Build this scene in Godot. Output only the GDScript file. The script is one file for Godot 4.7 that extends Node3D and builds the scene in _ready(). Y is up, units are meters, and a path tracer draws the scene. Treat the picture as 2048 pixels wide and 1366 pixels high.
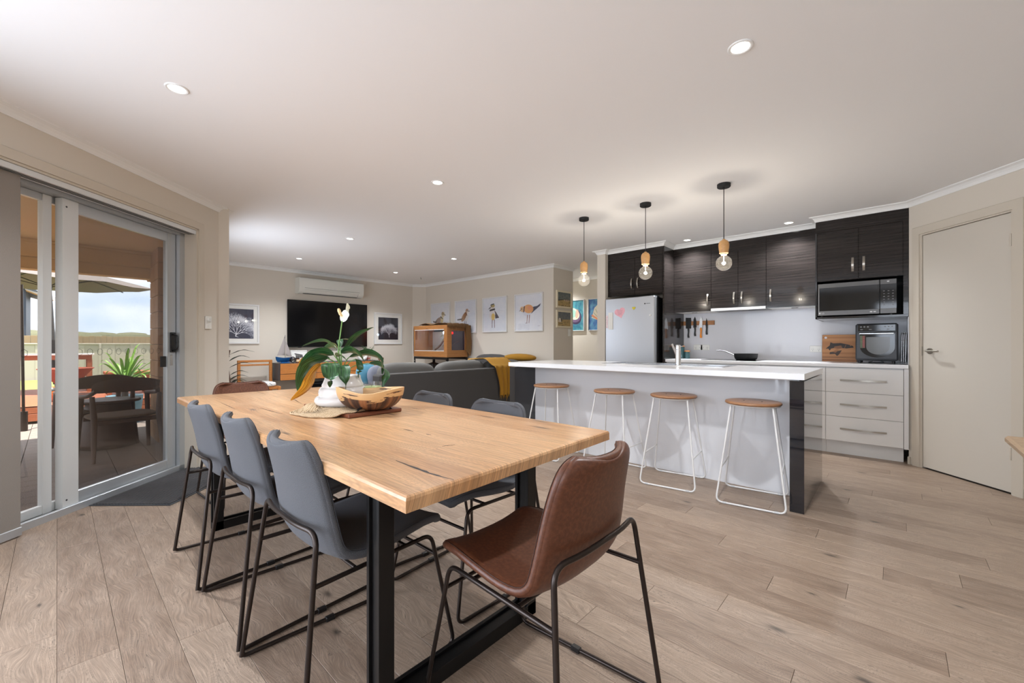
extends Node3D
# An open-plan dining room, kitchen and living room. World axes follow the kitchen: X along the benches, -Z towards the kitchen wall.

const CEIL := 2.385
const GROUND := -0.08
var M := {}
var taken := {}
var rng := RandomNumberGenerator.new()

# ------------------------------------------------------------------ mesh builder
class MB:
	var v := PackedVector3Array()
	var n := PackedVector3Array()
	var uv := PackedVector2Array()
	var xf := Transform3D()

	func tri(a: Vector3, b: Vector3, c: Vector3, na: Vector3, nb: Vector3, nc: Vector3, ua := Vector2.ZERO, ub := Vector2.ZERO, uc := Vector2.ZERO) -> void:
		if (b - a).cross(c - a).dot(na + nb + nc) > 0.0:
			v.append(xf * a); v.append(xf * c); v.append(xf * b)
			n.append((xf.basis * na).normalized()); n.append((xf.basis * nc).normalized()); n.append((xf.basis * nb).normalized())
			uv.append(ua); uv.append(uc); uv.append(ub)
		else:
			v.append(xf * a); v.append(xf * b); v.append(xf * c)
			n.append((xf.basis * na).normalized()); n.append((xf.basis * nb).normalized()); n.append((xf.basis * nc).normalized())
			uv.append(ua); uv.append(ub); uv.append(uc)

	func quad(a, b, c, d, nn: Vector3, ua := Vector2(0, 0), ub := Vector2(1, 0), uc := Vector2(1, 1), ud := Vector2(0, 1)) -> void:
		tri(a, b, c, nn, nn, nn, ua, ub, uc)
		tri(a, c, d, nn, nn, nn, ua, uc, ud)

	func _pu(p: Vector3, nn: Vector3) -> Vector2:
		var a := nn.abs()
		if a.y >= a.x and a.y >= a.z:
			return Vector2(p.x, p.z)
		if a.x >= a.z:
			return Vector2(p.z, -p.y)
		return Vector2(p.x, -p.y)

	func face(pts: Array, nn: Vector3) -> void:
		for i in range(1, pts.size() - 1):
			tri(pts[0], pts[i], pts[i + 1], nn, nn, nn, _pu(pts[0], nn), _pu(pts[i], nn), _pu(pts[i + 1], nn))

	# box with chamfered edges; centre c, full size s
	func box(c: Vector3, s: Vector3, ch := 0.0) -> MB:
		var h := s * 0.5
		ch = minf(ch, minf(h.x, minf(h.y, h.z)) * 0.9)
		var ax := [Vector3.RIGHT, Vector3.UP, Vector3.BACK]
		for i in 3:
			for sg in [-1.0, 1.0]:
				var j: int = (i + 1) % 3
				var k: int = (i + 2) % 3
				var nn: Vector3 = ax[i] * sg
				var p: Vector3 = c + nn * h[i]
				var a: Vector3 = ax[j] * (h[j] - ch)
				var b: Vector3 = ax[k] * (h[k] - ch)
				face([p - a - b, p + a - b, p + a + b, p - a + b], nn)
		if ch > 0.0:
			for i in 3:
				var j: int = (i + 1) % 3
				var k: int = (i + 2) % 3
				for sj in [-1.0, 1.0]:
					for sk in [-1.0, 1.0]:
						var e: Vector3 = ax[i] * (h[i] - ch)
						var p1: Vector3 = c + ax[j] * sj * h[j] + ax[k] * sk * (h[k] - ch)
						var p2: Vector3 = c + ax[j] * sj * (h[j] - ch) + ax[k] * sk * h[k]
						face([p1 - e, p1 + e, p2 + e, p2 - e], (ax[j] * sj + ax[k] * sk).normalized())
			for sx in [-1.0, 1.0]:
				for sy in [-1.0, 1.0]:
					for sz in [-1.0, 1.0]:
						var q := Vector3(sx, sy, sz)
						face([c + q * Vector3(h.x, h.y - ch, h.z - ch), c + q * Vector3(h.x - ch, h.y, h.z - ch), c + q * Vector3(h.x - ch, h.y - ch, h.z)], q.normalized())
		return self

	# box given by its two corners
	func bx(a: Vector3, b: Vector3, ch := 0.0) -> MB:
		return box((a + b) * 0.5, (b - a).abs(), ch)

	# oriented bar between two points: width along the horizontal side, height along up
	func bar(a: Vector3, b: Vector3, w: float, hh: float, ch := 0.0, up := Vector3.UP) -> MB:
		var keep := xf
		var z := (b - a).normalized()
		var x := up.cross(z)
		x = x.normalized() if x.length() > 0.001 else Vector3.RIGHT
		xf = keep * Transform3D(Basis(x, z.cross(x), z), (a + b) * 0.5)
		box(Vector3.ZERO, Vector3(w, hh, (b - a).length()), ch)
		xf = keep
		return self

	# tube through points
	func tube(pts: Array, r, sides := 10, closed := false, caps := true) -> MB:
		var cnt := pts.size()
		var rings := []
		var dirs := []
		var t0 := Vector3.ZERO
		var nrm := Vector3.ZERO
		for i in cnt:
			var t: Vector3
			if closed:
				t = pts[(i + 1) % cnt] - pts[(i + cnt - 1) % cnt]
			else:
				t = pts[mini(i + 1, cnt - 1)] - pts[maxi(i - 1, 0)]
			t = t.normalized()
			if i == 0:
				nrm = t.cross(Vector3.UP if absf(t.y) < 0.9 else Vector3.RIGHT).normalized()
			else:
				nrm = (nrm - t * nrm.dot(t)).normalized()
			t0 = t
			var bi := t.cross(nrm)
			var ring := []
			var dr := []
			var rr: float = r[i] if r is Array else r
			for k in sides:
				var an := TAU * k / sides
				var dv: Vector3 = nrm * cos(an) + bi * sin(an)
				dr.append(dv)
				ring.append(pts[i] + dv * rr)
			rings.append(ring); dirs.append(dr)
		for i in (cnt if closed else cnt - 1):
			var j: int = (i + 1) % cnt
			for k in sides:
				var l: int = (k + 1) % sides
				var u0 := float(i) / cnt
				var u1 := float(i + 1) / cnt
				tri(rings[i][k], rings[j][k], rings[j][l], dirs[i][k], dirs[j][k], dirs[j][l], Vector2(u0, float(k) / sides), Vector2(u1, float(k) / sides), Vector2(u1, float(k + 1) / sides))
				tri(rings[i][k], rings[j][l], rings[i][l], dirs[i][k], dirs[j][l], dirs[i][l], Vector2(u0, float(k) / sides), Vector2(u1, float(k + 1) / sides), Vector2(u0, float(k + 1) / sides))
		if caps and not closed:
			for e in [0, cnt - 1]:
				var nn: Vector3 = (pts[0] - pts[1]).normalized() if e == 0 else (pts[cnt - 1] - pts[cnt - 2]).normalized()
				face(rings[e], nn)
		return self

	# lathe round the y axis through c; profile of Vector2(radius, y)
	func lathe(prof: Array, segs := 24, c := Vector3.ZERO, smooth := true, wob := 0.0) -> MB:
		var m := prof.size()
		var ns := []
		for i in m:
			var t: Vector2 = prof[mini(i + 1, m - 1)] - prof[maxi(i - 1, 0)]
			ns.append(Vector2(t.y, -t.x).normalized())
		# make the normals point outward on the whole
		var acc := 0.0
		for i in m - 1:
			var p: Vector2 = (prof[i] + prof[i + 1]) * 0.5
			var t2: Vector2 = prof[i + 1] - prof[i]
			acc += t2.y * p.x
		for i in m - 1:
			for k in segs:
				var a0 := TAU * k / segs
				var a1 := TAU * (k + 1) / segs
				var pts := []
				var nn := []
				for q in [[i, a0], [i, a1], [i + 1, a1], [i + 1, a0]]:
					var p: Vector2 = prof[q[0]]
					var w: float = 1.0 + wob * sin(q[1] * 3.0 + p.y * 9.0)
					pts.append(c + Vector3(cos(q[1]) * p.x * w, p.y, sin(q[1]) * p.x * w))
					var nv: Vector2 = ns[q[0]]
					if not smooth:
						var tt: Vector2 = prof[i + 1] - prof[i]
						nv = Vector2(tt.y, -tt.x).normalized()
					nn.append(Vector3(cos(q[1]) * nv.x, nv.y, sin(q[1]) * nv.x) * (1.0 if acc >= 0.0 else -1.0))
				var u0 := float(k) / segs
				var u1 := float(k + 1) / segs
				var w0 := float(i) / (m - 1)
				var w1 := float(i + 1) / (m - 1)
				if (pts[1] - pts[0]).length() > 1e-6:
					tri(pts[0], pts[1], pts[2], nn[0], nn[1], nn[2], Vector2(u0, w0), Vector2(u1, w0), Vector2(u1, w1))
				if (pts[3] - pts[2]).length() > 1e-6:
					tri(pts[0], pts[2], pts[3], nn[0], nn[2], nn[3], Vector2(u0, w0), Vector2(u1, w1), Vector2(u0, w1))
		return self

	# surface of rows of points with smooth normals; flip chooses the outer side
	func grid(rows: Array, flip := false, uvs := Vector2.ONE, wrap := false) -> MB:
		var nu := rows.size()
		var nv: int = rows[0].size()
		var nn := []
		for i in nu:
			var r := []
			for j in nv:
				var du: Vector3 = rows[mini(i + 1, nu - 1)][j] - rows[maxi(i - 1, 0)][j]
				var dv: Vector3
				if wrap:
					dv = rows[i][(j + 1) % nv] - rows[i][(j + nv - 1) % nv]
				else:
					dv = rows[i][mini(j + 1, nv - 1)] - rows[i][maxi(j - 1, 0)]
				var x := du.cross(dv)
				if x.length() < 1e-12:
					x = Vector3.UP
				r.append(x.normalized() * (-1.0 if flip else 1.0))
			nn.append(r)
		for i in nu - 1:
			for j in (nv if wrap else nv - 1):
				var l: int = (j + 1) % nv
				var u0 := uvs.x * i / (nu - 1)
				var u1 := uvs.x * (i + 1) / (nu - 1)
				var v0 := uvs.y * j / (nv - 1)
				var v1 := uvs.y * (j + 1) / (nv - 1)
				tri(rows[i][j], rows[i + 1][j], rows[i + 1][l], nn[i][j], nn[i + 1][j], nn[i + 1][l], Vector2(u0, v0), Vector2(u1, v0), Vector2(u1, v1))
				tri(rows[i][j], rows[i + 1][l], rows[i][l], nn[i][j], nn[i + 1][l], nn[i][l], Vector2(u0, v0), Vector2(u1, v1), Vector2(u0, v1))
		return self

	# a sheet with thickness t, rounded towards its rim
	func shell(rows: Array, t: float, uvs := Vector2.ONE) -> MB:
		var nu := rows.size()
		var nv: int = rows[0].size()
		var top := []
		var bot := []
		for i in nu:
			var a := []
			var b := []
			for j in nv:
				var du: Vector3 = rows[mini(i + 1, nu - 1)][j] - rows[maxi(i - 1, 0)][j]
				var dv: Vector3 = rows[i][mini(j + 1, nv - 1)] - rows[i][maxi(j - 1, 0)]
				var x := du.cross(dv)
				x = x.normalized() if x.length() > 1e-10 else Vector3.UP
				var e := minf(minf(i, nu - 1 - i) / 2.0, minf(j, nv - 1 - j) / 2.0)
				var k := sqrt(clampf(1.0 - pow(1.0 - clampf(e, 0.0, 1.0), 2.0), 0.0, 1.0))
				a.append(rows[i][j] + x * t * 0.5 * k)
				b.append(rows[i][j] - x * t * 0.5 * k)
			top.append(a); bot.append(b)
		grid(top, false, uvs)
		grid(bot, true, uvs)
		return self

	# flat polygon (x, z) extruded from y0 to y1, with a chamfer along the top
	func prism(poly: PackedVector2Array, y0: float, y1: float, ch := 0.0, bottom := true) -> MB:
		var idx := Geometry2D.triangulate_polygon(poly)
		var cnt := poly.size()
		var inner := poly
		if ch > 0.0:
			inner = PackedVector2Array()
			var area := 0.0
			for i in cnt:
				area += poly[i].cross(poly[(i + 1) % cnt])
			var sg := 1.0 if area > 0.0 else -1.0
			for i in cnt:
				var d0 := (poly[i] - poly[(i + cnt - 1) % cnt]).normalized()
				var d1 := (poly[(i + 1) % cnt] - poly[i]).normalized()
				var n0 := Vector2(-d0.y, d0.x) * sg
				var n1 := Vector2(-d1.y, d1.x) * sg
				var mid := (n0 + n1) / maxf(0.3, 1.0 + n0.dot(n1))
				inner.append(poly[i] + mid * ch)
		for i in range(0, idx.size(), 3):
			var q := [idx[i], idx[i + 1], idx[i + 2]]
			var a := Vector3(inner[q[0]].x, y1, inner[q[0]].y)
			var b := Vector3(inner[q[1]].x, y1, inner[q[1]].y)
			var c := Vector3(inner[q[2]].x, y1, inner[q[2]].y)
			tri(a, b, c, Vector3.UP, Vector3.UP, Vector3.UP, inner[q[0]], inner[q[1]], inner[q[2]])
			if bottom:
				var a2 := Vector3(poly[q[0]].x, y0, poly[q[0]].y)
				var b2 := Vector3(poly[q[1]].x, y0, poly[q[1]].y)
				var c2 := Vector3(poly[q[2]].x, y0, poly[q[2]].y)
				tri(a2, b2, c2, Vector3.DOWN, Vector3.DOWN, Vector3.DOWN, poly[q[0]], poly[q[1]], poly[q[2]])
		var cen := Vector2.ZERO
		var ar := 0.0
		for i in cnt:
			ar += poly[i].cross(poly[(i + 1) % cnt])
		for i in cnt:
			var p := poly[i]
			var q2 := poly[(i + 1) % cnt]
			var dd := (q2 - p).normalized()
			var out := Vector2(dd.y, -dd.x) * (1.0 if ar > 0.0 else -1.0)
			var nn := Vector3(out.x, 0, out.y)
			face([Vector3(p.x, y0, p.y), Vector3(q2.x, y0, q2.y), Vector3(q2.x, y1 - ch, q2.y), Vector3(p.x, y1 - ch, p.y)], nn)
			if ch > 0.0:
				var pi := inner[i]
				var qi := inner[(i + 1) % cnt]
				face([Vector3(p.x, y1 - ch, p.y), Vector3(q2.x, y1 - ch, q2.y), Vector3(qi.x, y1, qi.y), Vector3(pi.x, y1, pi.y)], (nn + Vector3.UP).normalized())
		return self

	func mesh() -> ArrayMesh:
		var arr := []
		arr.resize(Mesh.ARRAY_MAX)
		arr[Mesh.ARRAY_VERTEX] = v
		arr[Mesh.ARRAY_NORMAL] = n
		arr[Mesh.ARRAY_TEX_UV] = uv
		var m := ArrayMesh.new()
		m.add_surface_from_arrays(Mesh.PRIMITIVE_TRIANGLES, arr)
		return m

# ------------------------------------------------------------------ scene helpers
func numbered(called: String) -> String:
	if not taken.has(called):
		taken[called] = 0
		return called
	taken[called] += 1
	return "%s_%03d" % [called, taken[called]]

func tag(o: Node, label: String, category: String, group := "", kind := "") -> void:
	o.set_meta("label", label)
	o.set_meta("category", category)
	if group != "":
		o.set_meta("group", group)
	if kind != "":
		o.set_meta("kind", kind)

func thing(called: String, label: String, category: String, at := Vector3.ZERO, turn := 0.0, group := "") -> Node3D:
	var o := Node3D.new()
	o.name = numbered(called)
	add_child(o)
	o.position = at
	o.rotation.y = turn
	tag(o, label, category, group)
	return o

func struct_root(called: String) -> Node3D:
	var o := Node3D.new()
	o.name = called
	add_child(o)
	o.set_meta("kind", "structure")
	return o

func part(parent: Node, called: String, mb: MB, m: Material, label := "") -> MeshInstance3D:
	var o := MeshInstance3D.new()
	o.name = called
	o.mesh = mb.mesh()
	o.material_override = m
	parent.add_child(o, true)
	if label != "":
		o.set_meta("label", label)
	return o

func part_mesh(parent: Node, called: String, me: Mesh, m: Material, xf := Transform3D()) -> MeshInstance3D:
	var o := MeshInstance3D.new()
	o.name = called
	o.mesh = me
	o.material_override = m
	o.transform = xf
	parent.add_child(o, true)
	return o

func single(called: String, label: String, category: String, mb: MB, m: Material, at := Vector3.ZERO, group := "", turn := 0.0) -> MeshInstance3D:
	var o := part(self, numbered(called), mb, m)
	o.position = at
	o.rotation.y = turn
	tag(o, label, category, group)
	return o

func structure(called: String, mb: MB, m: Material) -> MeshInstance3D:
	var o := part(self, called, mb, m)
	o.set_meta("kind", "structure")
	return o

func copy_of(src: Node3D, called: String, at: Vector3, turn: float, label := "", group := "") -> Node3D:
	var o: Node3D = src.duplicate()
	o.name = numbered(called)
	add_child(o)
	o.position = at
	o.rotation.y = turn
	if label != "":
		o.set_meta("label", label)
	if group != "":
		o.set_meta("group", group)
	return o

# corners rounded to radius r
func fillet(pts: Array, r: float, steps := 5, closed := false) -> Array:
	var out := []
	var c := pts.size()
	for i in c:
		if not closed and (i == 0 or i == c - 1):
			out.append(pts[i])
			continue
		var p: Vector3 = pts[i]
		var a: Vector3 = pts[(i + c - 1) % c]
		var b: Vector3 = pts[(i + 1) % c]
		var rr := minf(r, minf((a - p).length(), (b - p).length()) * 0.48)
		var s: Vector3 = p + (a - p).normalized() * rr
		var e: Vector3 = p + (b - p).normalized() * rr
		for k in steps + 1:
			var t := float(k) / steps
			out.append(s.lerp(p, t).lerp(p.lerp(e, t), t))
	return out

func curve(pts: Array, steps := 6) -> Array:
	var out := []
	var c := pts.size()
	for i in c - 1:
		var p0: Vector3 = pts[maxi(i - 1, 0)]
		var p1: Vector3 = pts[i]
		var p2: Vector3 = pts[i + 1]
		var p3: Vector3 = pts[mini(i + 2, c - 1)]
		for k in steps:
			out.append(p1.cubic_interpolate(p2, p0, p3, float(k) / steps))
	out.append(pts[c - 1])
	return out

# ------------------------------------------------------------------ materials
func mk(called: String, c: Color, rough: float, metal := 0.0) -> StandardMaterial3D:
	var m := StandardMaterial3D.new()
	m.resource_name = called
	m.albedo_color = c
	m.roughness = rough
	m.metallic = metal
	M[called] = m
	return m

func rgb(r: int, g: int, b: int, a := 1.0) -> Color:
	return Color(r / 255.0, g / 255.0, b / 255.0, a)

func noise_img(w: int, h: int, freq: float, sd: int, oct := 4, stretch := Vector2.ONE) -> PackedByteArray:
	var f := FastNoiseLite.new()
	f.seed = sd
	f.noise_type = FastNoiseLite.TYPE_SIMPLEX_SMOOTH
	f.frequency = freq
	f.fractal_octaves = oct
	var im := f.get_seamless_image(maxi(8, int(w / stretch.x)), maxi(8, int(h / stretch.y)))
	im.convert(Image.FORMAT_L8)
	im.resize(w, h, Image.INTERPOLATE_CUBIC)
	return im.get_data()

func ramp_tex(data: PackedByteArray, w: int, h: int, cols: Array) -> ImageTexture:
	# cols: array of [position 0..255, Color]
	var lut := []
	for i in 256:
		var c: Color = cols[0][1]
		for k in cols.size() - 1:
			if i >= cols[k][0]:
				var t := clampf(float(i - cols[k][0]) / maxf(1.0, cols[k + 1][0] - cols[k][0]), 0.0, 1.0)
				c = cols[k][1].lerp(cols[k + 1][1], t)
		lut.append([int(c.r * 255), int(c.g * 255), int(c.b * 255)])
	var out := PackedByteArray()
	out.resize(w * h * 3)
	for i in w * h:
		var e: Array = lut[data[i]]
		out[i * 3] = e[0]
		out[i * 3 + 1] = e[1]
		out[i * 3 + 2] = e[2]
	return ImageTexture.create_from_image(Image.create_from_data(w, h, false, Image.FORMAT_RGB8, out))

func grey_tex(data: PackedByteArray, w: int, h: int) -> ImageTexture:
	return ImageTexture.create_from_image(Image.create_from_data(w, h, false, Image.FORMAT_L8, data))

# wood grain in strips: each strip is a board of its own; u runs along the grain
func wood_tex(w: int, h: int, strips: int, sd: int, pal: Array, warp: float, dark: float, cracks: float) -> Array:
	var f1 := FastNoiseLite.new(); f1.seed = sd; f1.frequency = 1.0; f1.fractal_octaves = 3
	var f2 := FastNoiseLite.new(); f2.seed = sd + 7; f2.frequency = 1.0; f2.fractal_octaves = 2
	var f3 := FastNoiseLite.new(); f3.seed = sd + 19; f3.frequency = 1.0; f3.fractal_octaves = 2
	var out := PackedByteArray()
	out.resize(w * h * 3)
	var hb := PackedByteArray()
	hb.resize(w * h)
	var sh := h / strips
	var r := RandomNumberGenerator.new()
	r.seed = sd
	for s in strips:
		var tone := r.randf()
		var base: Color = pal[0].lerp(pal[1], tone)
		var tint: Color = pal[2]
		var off := r.randf() * 500.0
		var knots := []
		for k in (1 if r.randf() < 0.45 else 0):
			knots.append(Vector3(r.randf_range(0.05, 0.95) * w, r.randf_range(0.25, 0.75) * sh, r.randf_range(0.05, 0.12) * sh))
		for y in sh:
			for x in w:
				var yy := float(y)
				var kd := 0.0
				for q in knots:
					var dx: float = (x - q.x) / (q.z * 3.2)
					var dy: float = (yy - q.y) / q.z
					var d2 := dx * dx + dy * dy
					if d2 < 16.0:
						var e := exp(-d2 * 0.5)
						kd = maxf(kd, exp(-d2 * 2.2))
						yy += e * q.z * 1.2 * signf(dy + 0.001)
				var wv := f1.get_noise_2d(x * 0.0016 + off, yy * 0.005 + s * 31.0) * warp
				var g := f2.get_noise_2d(x * 0.0024 + off, (yy + wv) * 0.20 + s * 57.0)
				var fine := f3.get_noise_2d(x * 0.010 + off, (yy + wv * 0.8) * 0.75 + s * 91.0)
				var big := f1.get_noise_2d(x * 0.004 - off, yy * 0.016 + s * 13.0)
				var c: Color = base.lerp(tint, clampf(0.5 + big * 0.9, 0.0, 1.0) * 0.5)
				var k2 := 1.0 + g * 0.13 + fine * 0.17
				var cr := 0.0
				if cracks > 0.0:
					cr = clampf(1.0 - absf(g - 0.20) * 34.0, 0.0, 1.0) * clampf(0.25 + big * 2.8, 0.0, 1.0) * cracks
				k2 *= 1.0 - cr * dark
				k2 *= 1.0 - kd * 0.45
				var i := ((s * sh + y) * w + x)
				out[i * 3] = int(clampf(c.r * k2, 0.0, 1.0) * 255)
				out[i * 3 + 1] = int(clampf(c.g * k2, 0.0, 1.0) * 255)
				out[i * 3 + 2] = int(clampf(c.b * k2, 0.0, 1.0) * 255)
				hb[i] = int(clampf(0.6 + fine * 0.25 + g * 0.2 - cr * 0.55, 0.0, 1.0) * 255)
	return [ImageTexture.create_from_image(Image.create_from_data(w, h, false, Image.FORMAT_RGB8, out)), ImageTexture.create_from_image(Image.create_from_data(w, h, false, Image.FORMAT_L8, hb))]

func bump(m: StandardMaterial3D, t: Texture2D, cm: float) -> void:
	m.heightmap_enabled = true
	m.heightmap_texture = t
	m.heightmap_scale = cm

func triplanar(m: StandardMaterial3D, s: Vector3, world := true) -> void:
	m.uv1_triplanar = true
	m.uv1_world_triplanar = world
	m.uv1_scale = s
	m.uv1_triplanar_sharpness = 6.0

func materials() -> void:
	var m: StandardMaterial3D
	# paints
	var speck := grey_tex(noise_img(256, 256, 0.08, 3, 3), 256, 256)
	m = mk("wall_paint", rgb(214, 206, 193), 0.85); bump(m, speck, 0.02); triplanar(m, Vector3(3, 3, 3))
	m = mk("ceiling_paint", rgb(240, 239, 238), 0.9); bump(m, speck, 0.01); triplanar(m, Vector3(3, 3, 3))
	mk("cornice_white", rgb(238, 238, 236), 0.6)
	mk("trim_paint", rgb(205, 196, 181), 0.45)
	mk("door_paint", rgb(206, 199, 187), 0.42)
	# floor planks
	var fl := wood_tex(2048, 768, 6, 11, [rgb(158, 138, 120), rgb(128, 108, 92), rgb(172, 152, 134)], 40.0, 0.55, 1.0)
	m = mk("floor_plank", Color(1, 1, 1), 0.42)
	m.albedo_texture = fl[0]
	bump(m, fl[1], 0.05)
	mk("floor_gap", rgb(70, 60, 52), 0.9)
	# table timber
	var tb := wood_tex(1024, 768, 8, 41, [rgb(202, 158, 114), rgb(170, 122, 80), rgb(212, 172, 130)], 34.0, 0.35, 0.45)
	m = mk("table_oak", Color(1, 1, 1), 0.3)
	m.albedo_texture = tb[0]
	m.clearcoat_enabled = true; m.clearcoat = 0.35; m.clearcoat_roughness = 0.22
	var gn: Texture2D = wood_tex(512, 512, 4, 83, [rgb(244, 240, 236), rgb(222, 214, 206), rgb(252, 250, 246)], 30.0, 0.4, 0.5)[0]
	m = mk("warm_timber", rgb(196, 128, 66), 0.42); m.albedo_texture = gn; triplanar(m, Vector3(1.6, 1.6, 1.6), false)
	m = mk("stool_timber", rgb(172, 126, 90), 0.4); m.albedo_texture = gn; triplanar(m, Vector3(2.2, 2.2, 2.2), false)
	m = mk("viv_timber", rgb(172, 118, 66), 0.5); m.albedo_texture = gn; triplanar(m, Vector3(1.5, 1.5, 1.5), false)
	m = mk("board_timber", rgb(170, 116, 70), 0.5); m.albedo_texture = gn; triplanar(m, Vector3(1.5, 1.5, 1.5), false)
	m = mk("deep_timber", rgb(118, 68, 46), 0.35); m.albedo_texture = gn; triplanar(m, Vector3(1.8, 1.8, 1.8), false)
	m = mk("deck_timber", rgb(168, 98, 66), 0.6); m.albedo_texture = gn; triplanar(m, Vector3(0.9, 0.9, 0.9), false)
	m = mk("walnut", rgb(92, 66, 50), 0.5); m.albedo_texture = gn; triplanar(m, Vector3(1.5, 1.5, 1.5), false)
	m = mk("grey_oak", rgb(164, 140, 114), 0.5); m.albedo_texture = gn; triplanar(m, Vector3(1.2, 1.2, 1.2), false)
	m = mk("pendant_wood", rgb(222, 172, 112), 0.4); m.albedo_texture = gn; triplanar(m, Vector3(3, 3, 3), false)
	mk("resin_dark", rgb(30, 20, 22), 0.3)
	# dark cabinet laminate with horizontal grain
	var cb := noise_img(512, 512, 0.03, 23, 4, Vector2(14, 1))
	m = mk("dark_laminate", Color(1, 1, 1), 0.12)
	m.albedo_texture = ramp_tex(cb, 512, 512, [[60, rgb(29, 26, 25)], [130, rgb(36, 32, 30)], [190, rgb(46, 40, 38)]])
	triplanar(m, Vector3(1.2, 5.0, 1.2))
	m.metallic_specular = 0.35
	m.clearcoat_enabled = true; m.clearcoat = 0.35; m.clearcoat_roughness = 0.02
	m = mk("black_gloss", rgb(30, 30, 34), 0.05)
	m.clearcoat_enabled = true; m.clearcoat = 0.6; m.clearcoat_roughness = 0.02
	mk("white_gloss", rgb(230, 231, 234), 0.05)
	mk("white_satin", rgb(222, 221, 219), 0.35)
	mk("stone_white", rgb(236, 236, 237), 0.16)
	mk("splash_white", rgb(218, 218, 222), 0.04).metallic_specular = 0.28
	mk("cab_inside", rgb(232, 230, 226), 0.5)
	# metals and plastics
	mk("steel", rgb(196, 197, 199), 0.25, 1.0)
	mk("chrome", rgb(225, 226, 228), 0.06, 1.0)
	mk("nickel", rgb(178, 172, 162), 0.28, 1.0)
	var br := grey_tex(noise_img(256, 256, 0.06, 5, 3, Vector2(1, 10)), 256, 256)
	m = mk("fridge_steel", rgb(188, 190, 193), 0.34, 0.75); bump(m, br, 0.004); triplanar(m, Vector3(4, 0.6, 4))
	mk("aluminium", rgb(190, 194, 197), 0.35, 0.55)
	mk("alu_white", rgb(215, 217, 216), 0.35, 0.2)
	mk("black_metal", rgb(26, 25, 25), 0.38, 0.4)
	mk("black_matte", rgb(20, 20, 21), 0.6)
	mk("black_plastic", rgb(24, 24, 25), 0.35)
	mk("bronze_tube", rgb(58, 50, 46), 0.3, 0.7)
	mk("white_metal", rgb(232, 231, 229), 0.35)
	mk("clear_plastic", rgb(205, 206, 206), 0.3)
	mk("white_plastic", rgb(232, 231, 225), 0.28)
	mk("ac_white", rgb(222, 222, 214), 0.22)
	mk("vent_dark", rgb(70, 68, 64), 0.6)
	mk("dark_grey", rgb(58, 60, 64), 0.4)
	m = mk("screen_glass", rgb(7, 7, 9), 0.12)
	mk("dark_glass", rgb(14, 14, 15), 0.06)
	mk("dark_steel", rgb(86, 84, 82), 0.3, 0.8)
	# fabrics
	var wv := noise_img(512, 512, 0.22, 9, 2)
	var wvt := ramp_tex(wv, 512, 512, [[40, rgb(120, 120, 120)], [128, rgb(190, 190, 190)], [215, rgb(255, 255, 255)]])
	var wvh := grey_tex(wv, 512, 512)
	for q in [["chair_fabric", rgb(116, 117, 122), 5.0], ["sofa_fabric", rgb(94, 91, 89), 4.0], ["sofa_cushion", rgb(142, 139, 134), 4.0], ["throw_mustard", rgb(222, 160, 44), 8.0], ["throw_rust", rgb(150, 108, 62), 8.0], ["blue_cushion", rgb(112, 190, 222), 7.0], ["pale_cushion", rgb(158, 162, 178), 7.0], ["umbrella_cloth", rgb(150, 140, 136), 3.0], ["blind_cloth", rgb(190, 180, 170), 5.0], ["door_mat", rgb(92, 90, 92), 9.0], ["seat_cord", rgb(156, 136, 116), 9.0]]:
		m = mk(q[0], q[1], 0.92)
		m.albedo_texture = wvt
		bump(m, wvh, 0.06)
		triplanar(m, Vector3.ONE * q[2], false)
		m.rim_enabled = true; m.rim = 0.35; m.rim_tint = 0.6
	mk("seam_dark", rgb(66, 68, 74), 0.9)
	var lea := noise_img(512, 512, 0.05, 77, 4)
	m = mk("tan_leather", Color(1, 1, 1), 0.42)
	m.albedo_texture = ramp_tex(lea, 512, 512, [[50, rgb(84, 47, 30)], [128, rgb(94, 54, 35)], [210, rgb(106, 63, 41)]])
	bump(m, wvh, 0.02); triplanar(m, Vector3(2.5, 2.5, 2.5), false)
	mk("leather_seam", rgb(60, 34, 22), 0.6)
	# pottery, glass and plants
	mk("glaze_white", rgb(226, 222, 218), 0.22)
	mk("white_matte", rgb(236, 234, 228), 0.6)
	mk("soil", rgb(52, 40, 32), 0.95)
	mk("candle_wax", rgb(186, 204, 138), 0.5)
	m = mk("clear_glass", rgb(120, 124, 124, 0.012), 0.02); m.transparency = BaseMaterial3D.TRANSPARENCY_ALPHA
	m = mk("bulb_glass", rgb(255, 250, 240, 0.008), 0.01); m.transparency = BaseMaterial3D.TRANSPARENCY_ALPHA
	m = mk("door_glass", rgb(120, 126, 124, 0.01), 0.01); m.transparency = BaseMaterial3D.TRANSPARENCY_ALPHA
	m = mk("screen_mesh", rgb(20, 20, 21, 0.2), 0.2); m.transparency = BaseMaterial3D.TRANSPARENCY_ALPHA
	m = mk("teal_glass", rgb(40, 80, 84, 0.6), 0.05); m.transparency = BaseMaterial3D.TRANSPARENCY_ALPHA
	m = mk("amber_glass", rgb(190, 96, 26), 0.08)
	var lf := noise_img(256, 256, 0.03, 61, 3, Vector2(8, 1))
	m = mk("leaf_green", Color(1, 1, 1), 0.36)
	m.albedo_texture = ramp_tex(lf, 256, 256, [[50, rgb(30, 62, 34)], [128, rgb(44, 84, 46)], [210, rgb(66, 108, 62)]])
	m.backlight_enabled = true; m.backlight = rgb(40, 70, 20)
	m = mk("leaf_yellow", Color(1, 1, 1), 0.45)
	m.albedo_texture = ramp_tex(lf, 256, 256, [[40, rgb(150, 92, 20)], [128, rgb(206, 144, 30)], [220, rgb(226, 176, 60)]])
	m.backlight_enabled = true; m.backlight = rgb(90, 60, 10)
	m = mk("leaf_agave", Color(1, 1, 1), 0.4)
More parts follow.
